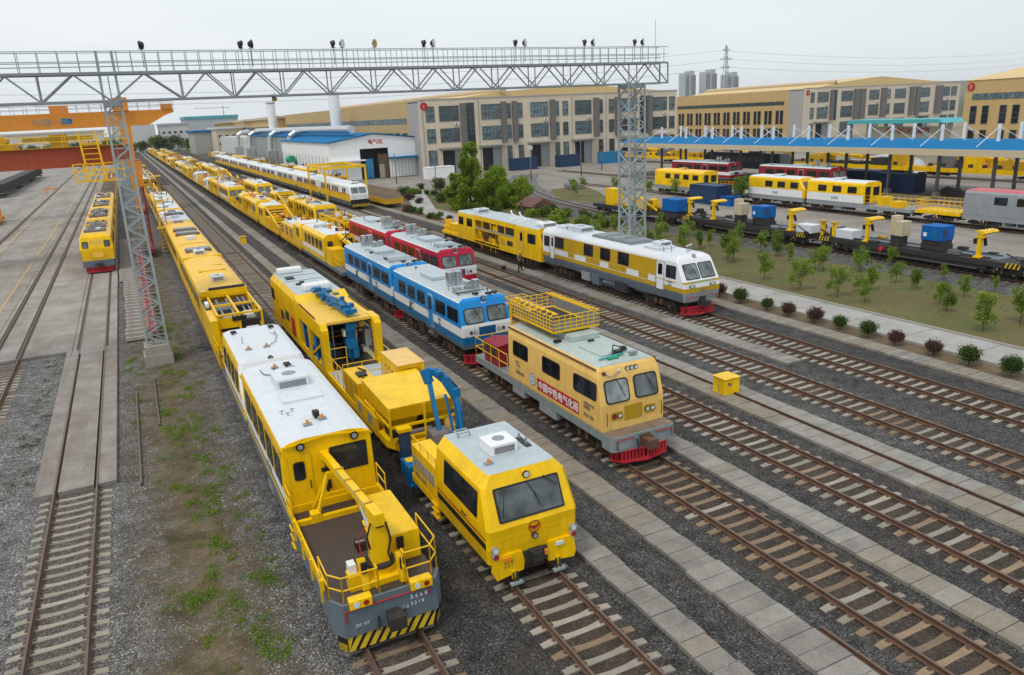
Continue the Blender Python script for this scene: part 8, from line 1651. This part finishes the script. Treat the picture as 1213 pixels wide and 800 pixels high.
# ---------------- weeds ----------------
def weeds(name, label, spots, m, seed, size=.06, per=26, spread=.16):
    rs = np.random.RandomState(seed); V = []
    for x,y,s in spots:
        k = max(6,int(per*s)); c = np.stack([x+rs.normal(size=k)*spread*s, y+rs.normal(size=k)*spread*s*1.3, -.19+rs.rand(k)*.10*s],1)
        a = rs.normal(size=(k,3)); a[:,2] = np.abs(a[:,2])*.6; a /= np.linalg.norm(a,axis=1)[:,None]; b = np.cross(a, rs.normal(size=(k,3))); b /= np.linalg.norm(b,axis=1)[:,None]; q = size*(.5+.8*rs.rand(k))[:,None]
        V.append(np.stack([c-a*q,c-b*q*.4,c+a*q,c+b*q*.4],1))
    V = np.concatenate(V).reshape(-1,3); me = bpy.data.meshes.new(name); me.from_pydata([tuple(v) for v in V],[],[(4*i,4*i+1,4*i+2,4*i+3) for i in range(len(V)//4)]); me.materials.append(mat[m]); me.update()
    o = bpy.data.objects.new(name, me); C.objects.link(o); return tag(o, label, 'weeds', kind='stuff')
rs = random.Random(5); sp = []
for _ in range(170):
    y = rs.uniform(16,60); c = (.9 if y < 30 else .7)+rs.gauss(0,.6) if rs.random() < .6 else rs.uniform(-1.8,2.2); sp.append((c,y,rs.uniform(.3,1.1)))
base = list(sp)
for x,y,s in base[:110]:
    for k in range(2): sp.append((x+rs.gauss(0,.25),y+rs.gauss(0,.35),rs.uniform(.4,1.2)))
weeds('weeds','low green weeds growing along the soil strip between the slab track and the crane wagon',sp,'weed',1,.038,75,.13)
sp = [(rs.uniform(-6.3,-5.4)+rs.gauss(0,.2),rs.uniform(33,54),rs.uniform(.3,1.0)) for _ in range(40)]; weeds('weeds','sparse olive weeds in the gravel left of the track slab',sp,'leafo',2)
sp = [(rs.uniform(41.7,56) if y < 95 else rs.uniform(44,57),y,rs.uniform(.6,1.6)) for y in [rs.uniform(15,118) for _ in range(1500)]]; weeds('grass_tufts','short tufts of grass covering the planting strip',sp,'leafo',3,.05,16,.3)
sp = [(rs.uniform(36.7,37.9),rs.uniform(14,80),rs.uniform(.3,.9)) for _ in range(160)]; weeds('grass_tufts','thin grass tufts in the bare soil under the rounded shrubs',sp,'leafo',4,.04,10,.15)
# loose stones on the slabs and sleepers near the camera
rs = np.random.RandomState(3); mb = MB(); P = []
for (xa,xb,ya,yb,n) in ((10.8,11.8,8,30,120),(13.1,14.3,8,30,120),(18.0,19.2,9,32,120),(23.4,25.5,10,35,110),(2.6,3.0,12,40,200),(-4.4,-3.3,32.3,45,60)):
    for _ in range(n): P.append((rs.uniform(xa,xb),rs.uniform(ya,yb),-.075 if xa > 0 and xa != 2.6 else -.2 if xa > 0 else -.02,rs.uniform(.015,.035)))
for x,y,z,s in P:
    j = rs.uniform(.6,1.2,6); mb.add([(x+s*j[0],y,z),(x,y+s*j[1],z),(x-s*j[2],y,z),(x,y-s*j[3],z),(x+s*.2,y,z+s*j[4])],[(0,1,4),(1,2,4),(2,3,4),(3,0,4)],'conc' if s > .026 else 'galvd')
tag(mb.build('loose_stones'),'loose ballast stones scattered on the walkway slabs','stones',kind='stuff')

# ---------------- haze ----------------
hm = bpy.data.materials.new('haze_air'); hm.use_nodes = True; ht = hm.node_tree; ht.nodes.clear()
ho = ht.nodes.new('ShaderNodeOutputMaterial'); hv = ht.nodes.new('ShaderNodeVolumePrincipled')
hv.inputs['Color'].default_value = (.95, .97, 1, 1); hv.inputs['Density'].default_value = .00008; hv.inputs['Anisotropy'].default_value = .2
ht.links.new(hv.outputs[0], ho.inputs['Volume']); mat['haze'] = hm
tag(MB().box(-2600, 5300, -160, 3900, -1.7, 128, 'haze').build('haze'), kind='stuff')
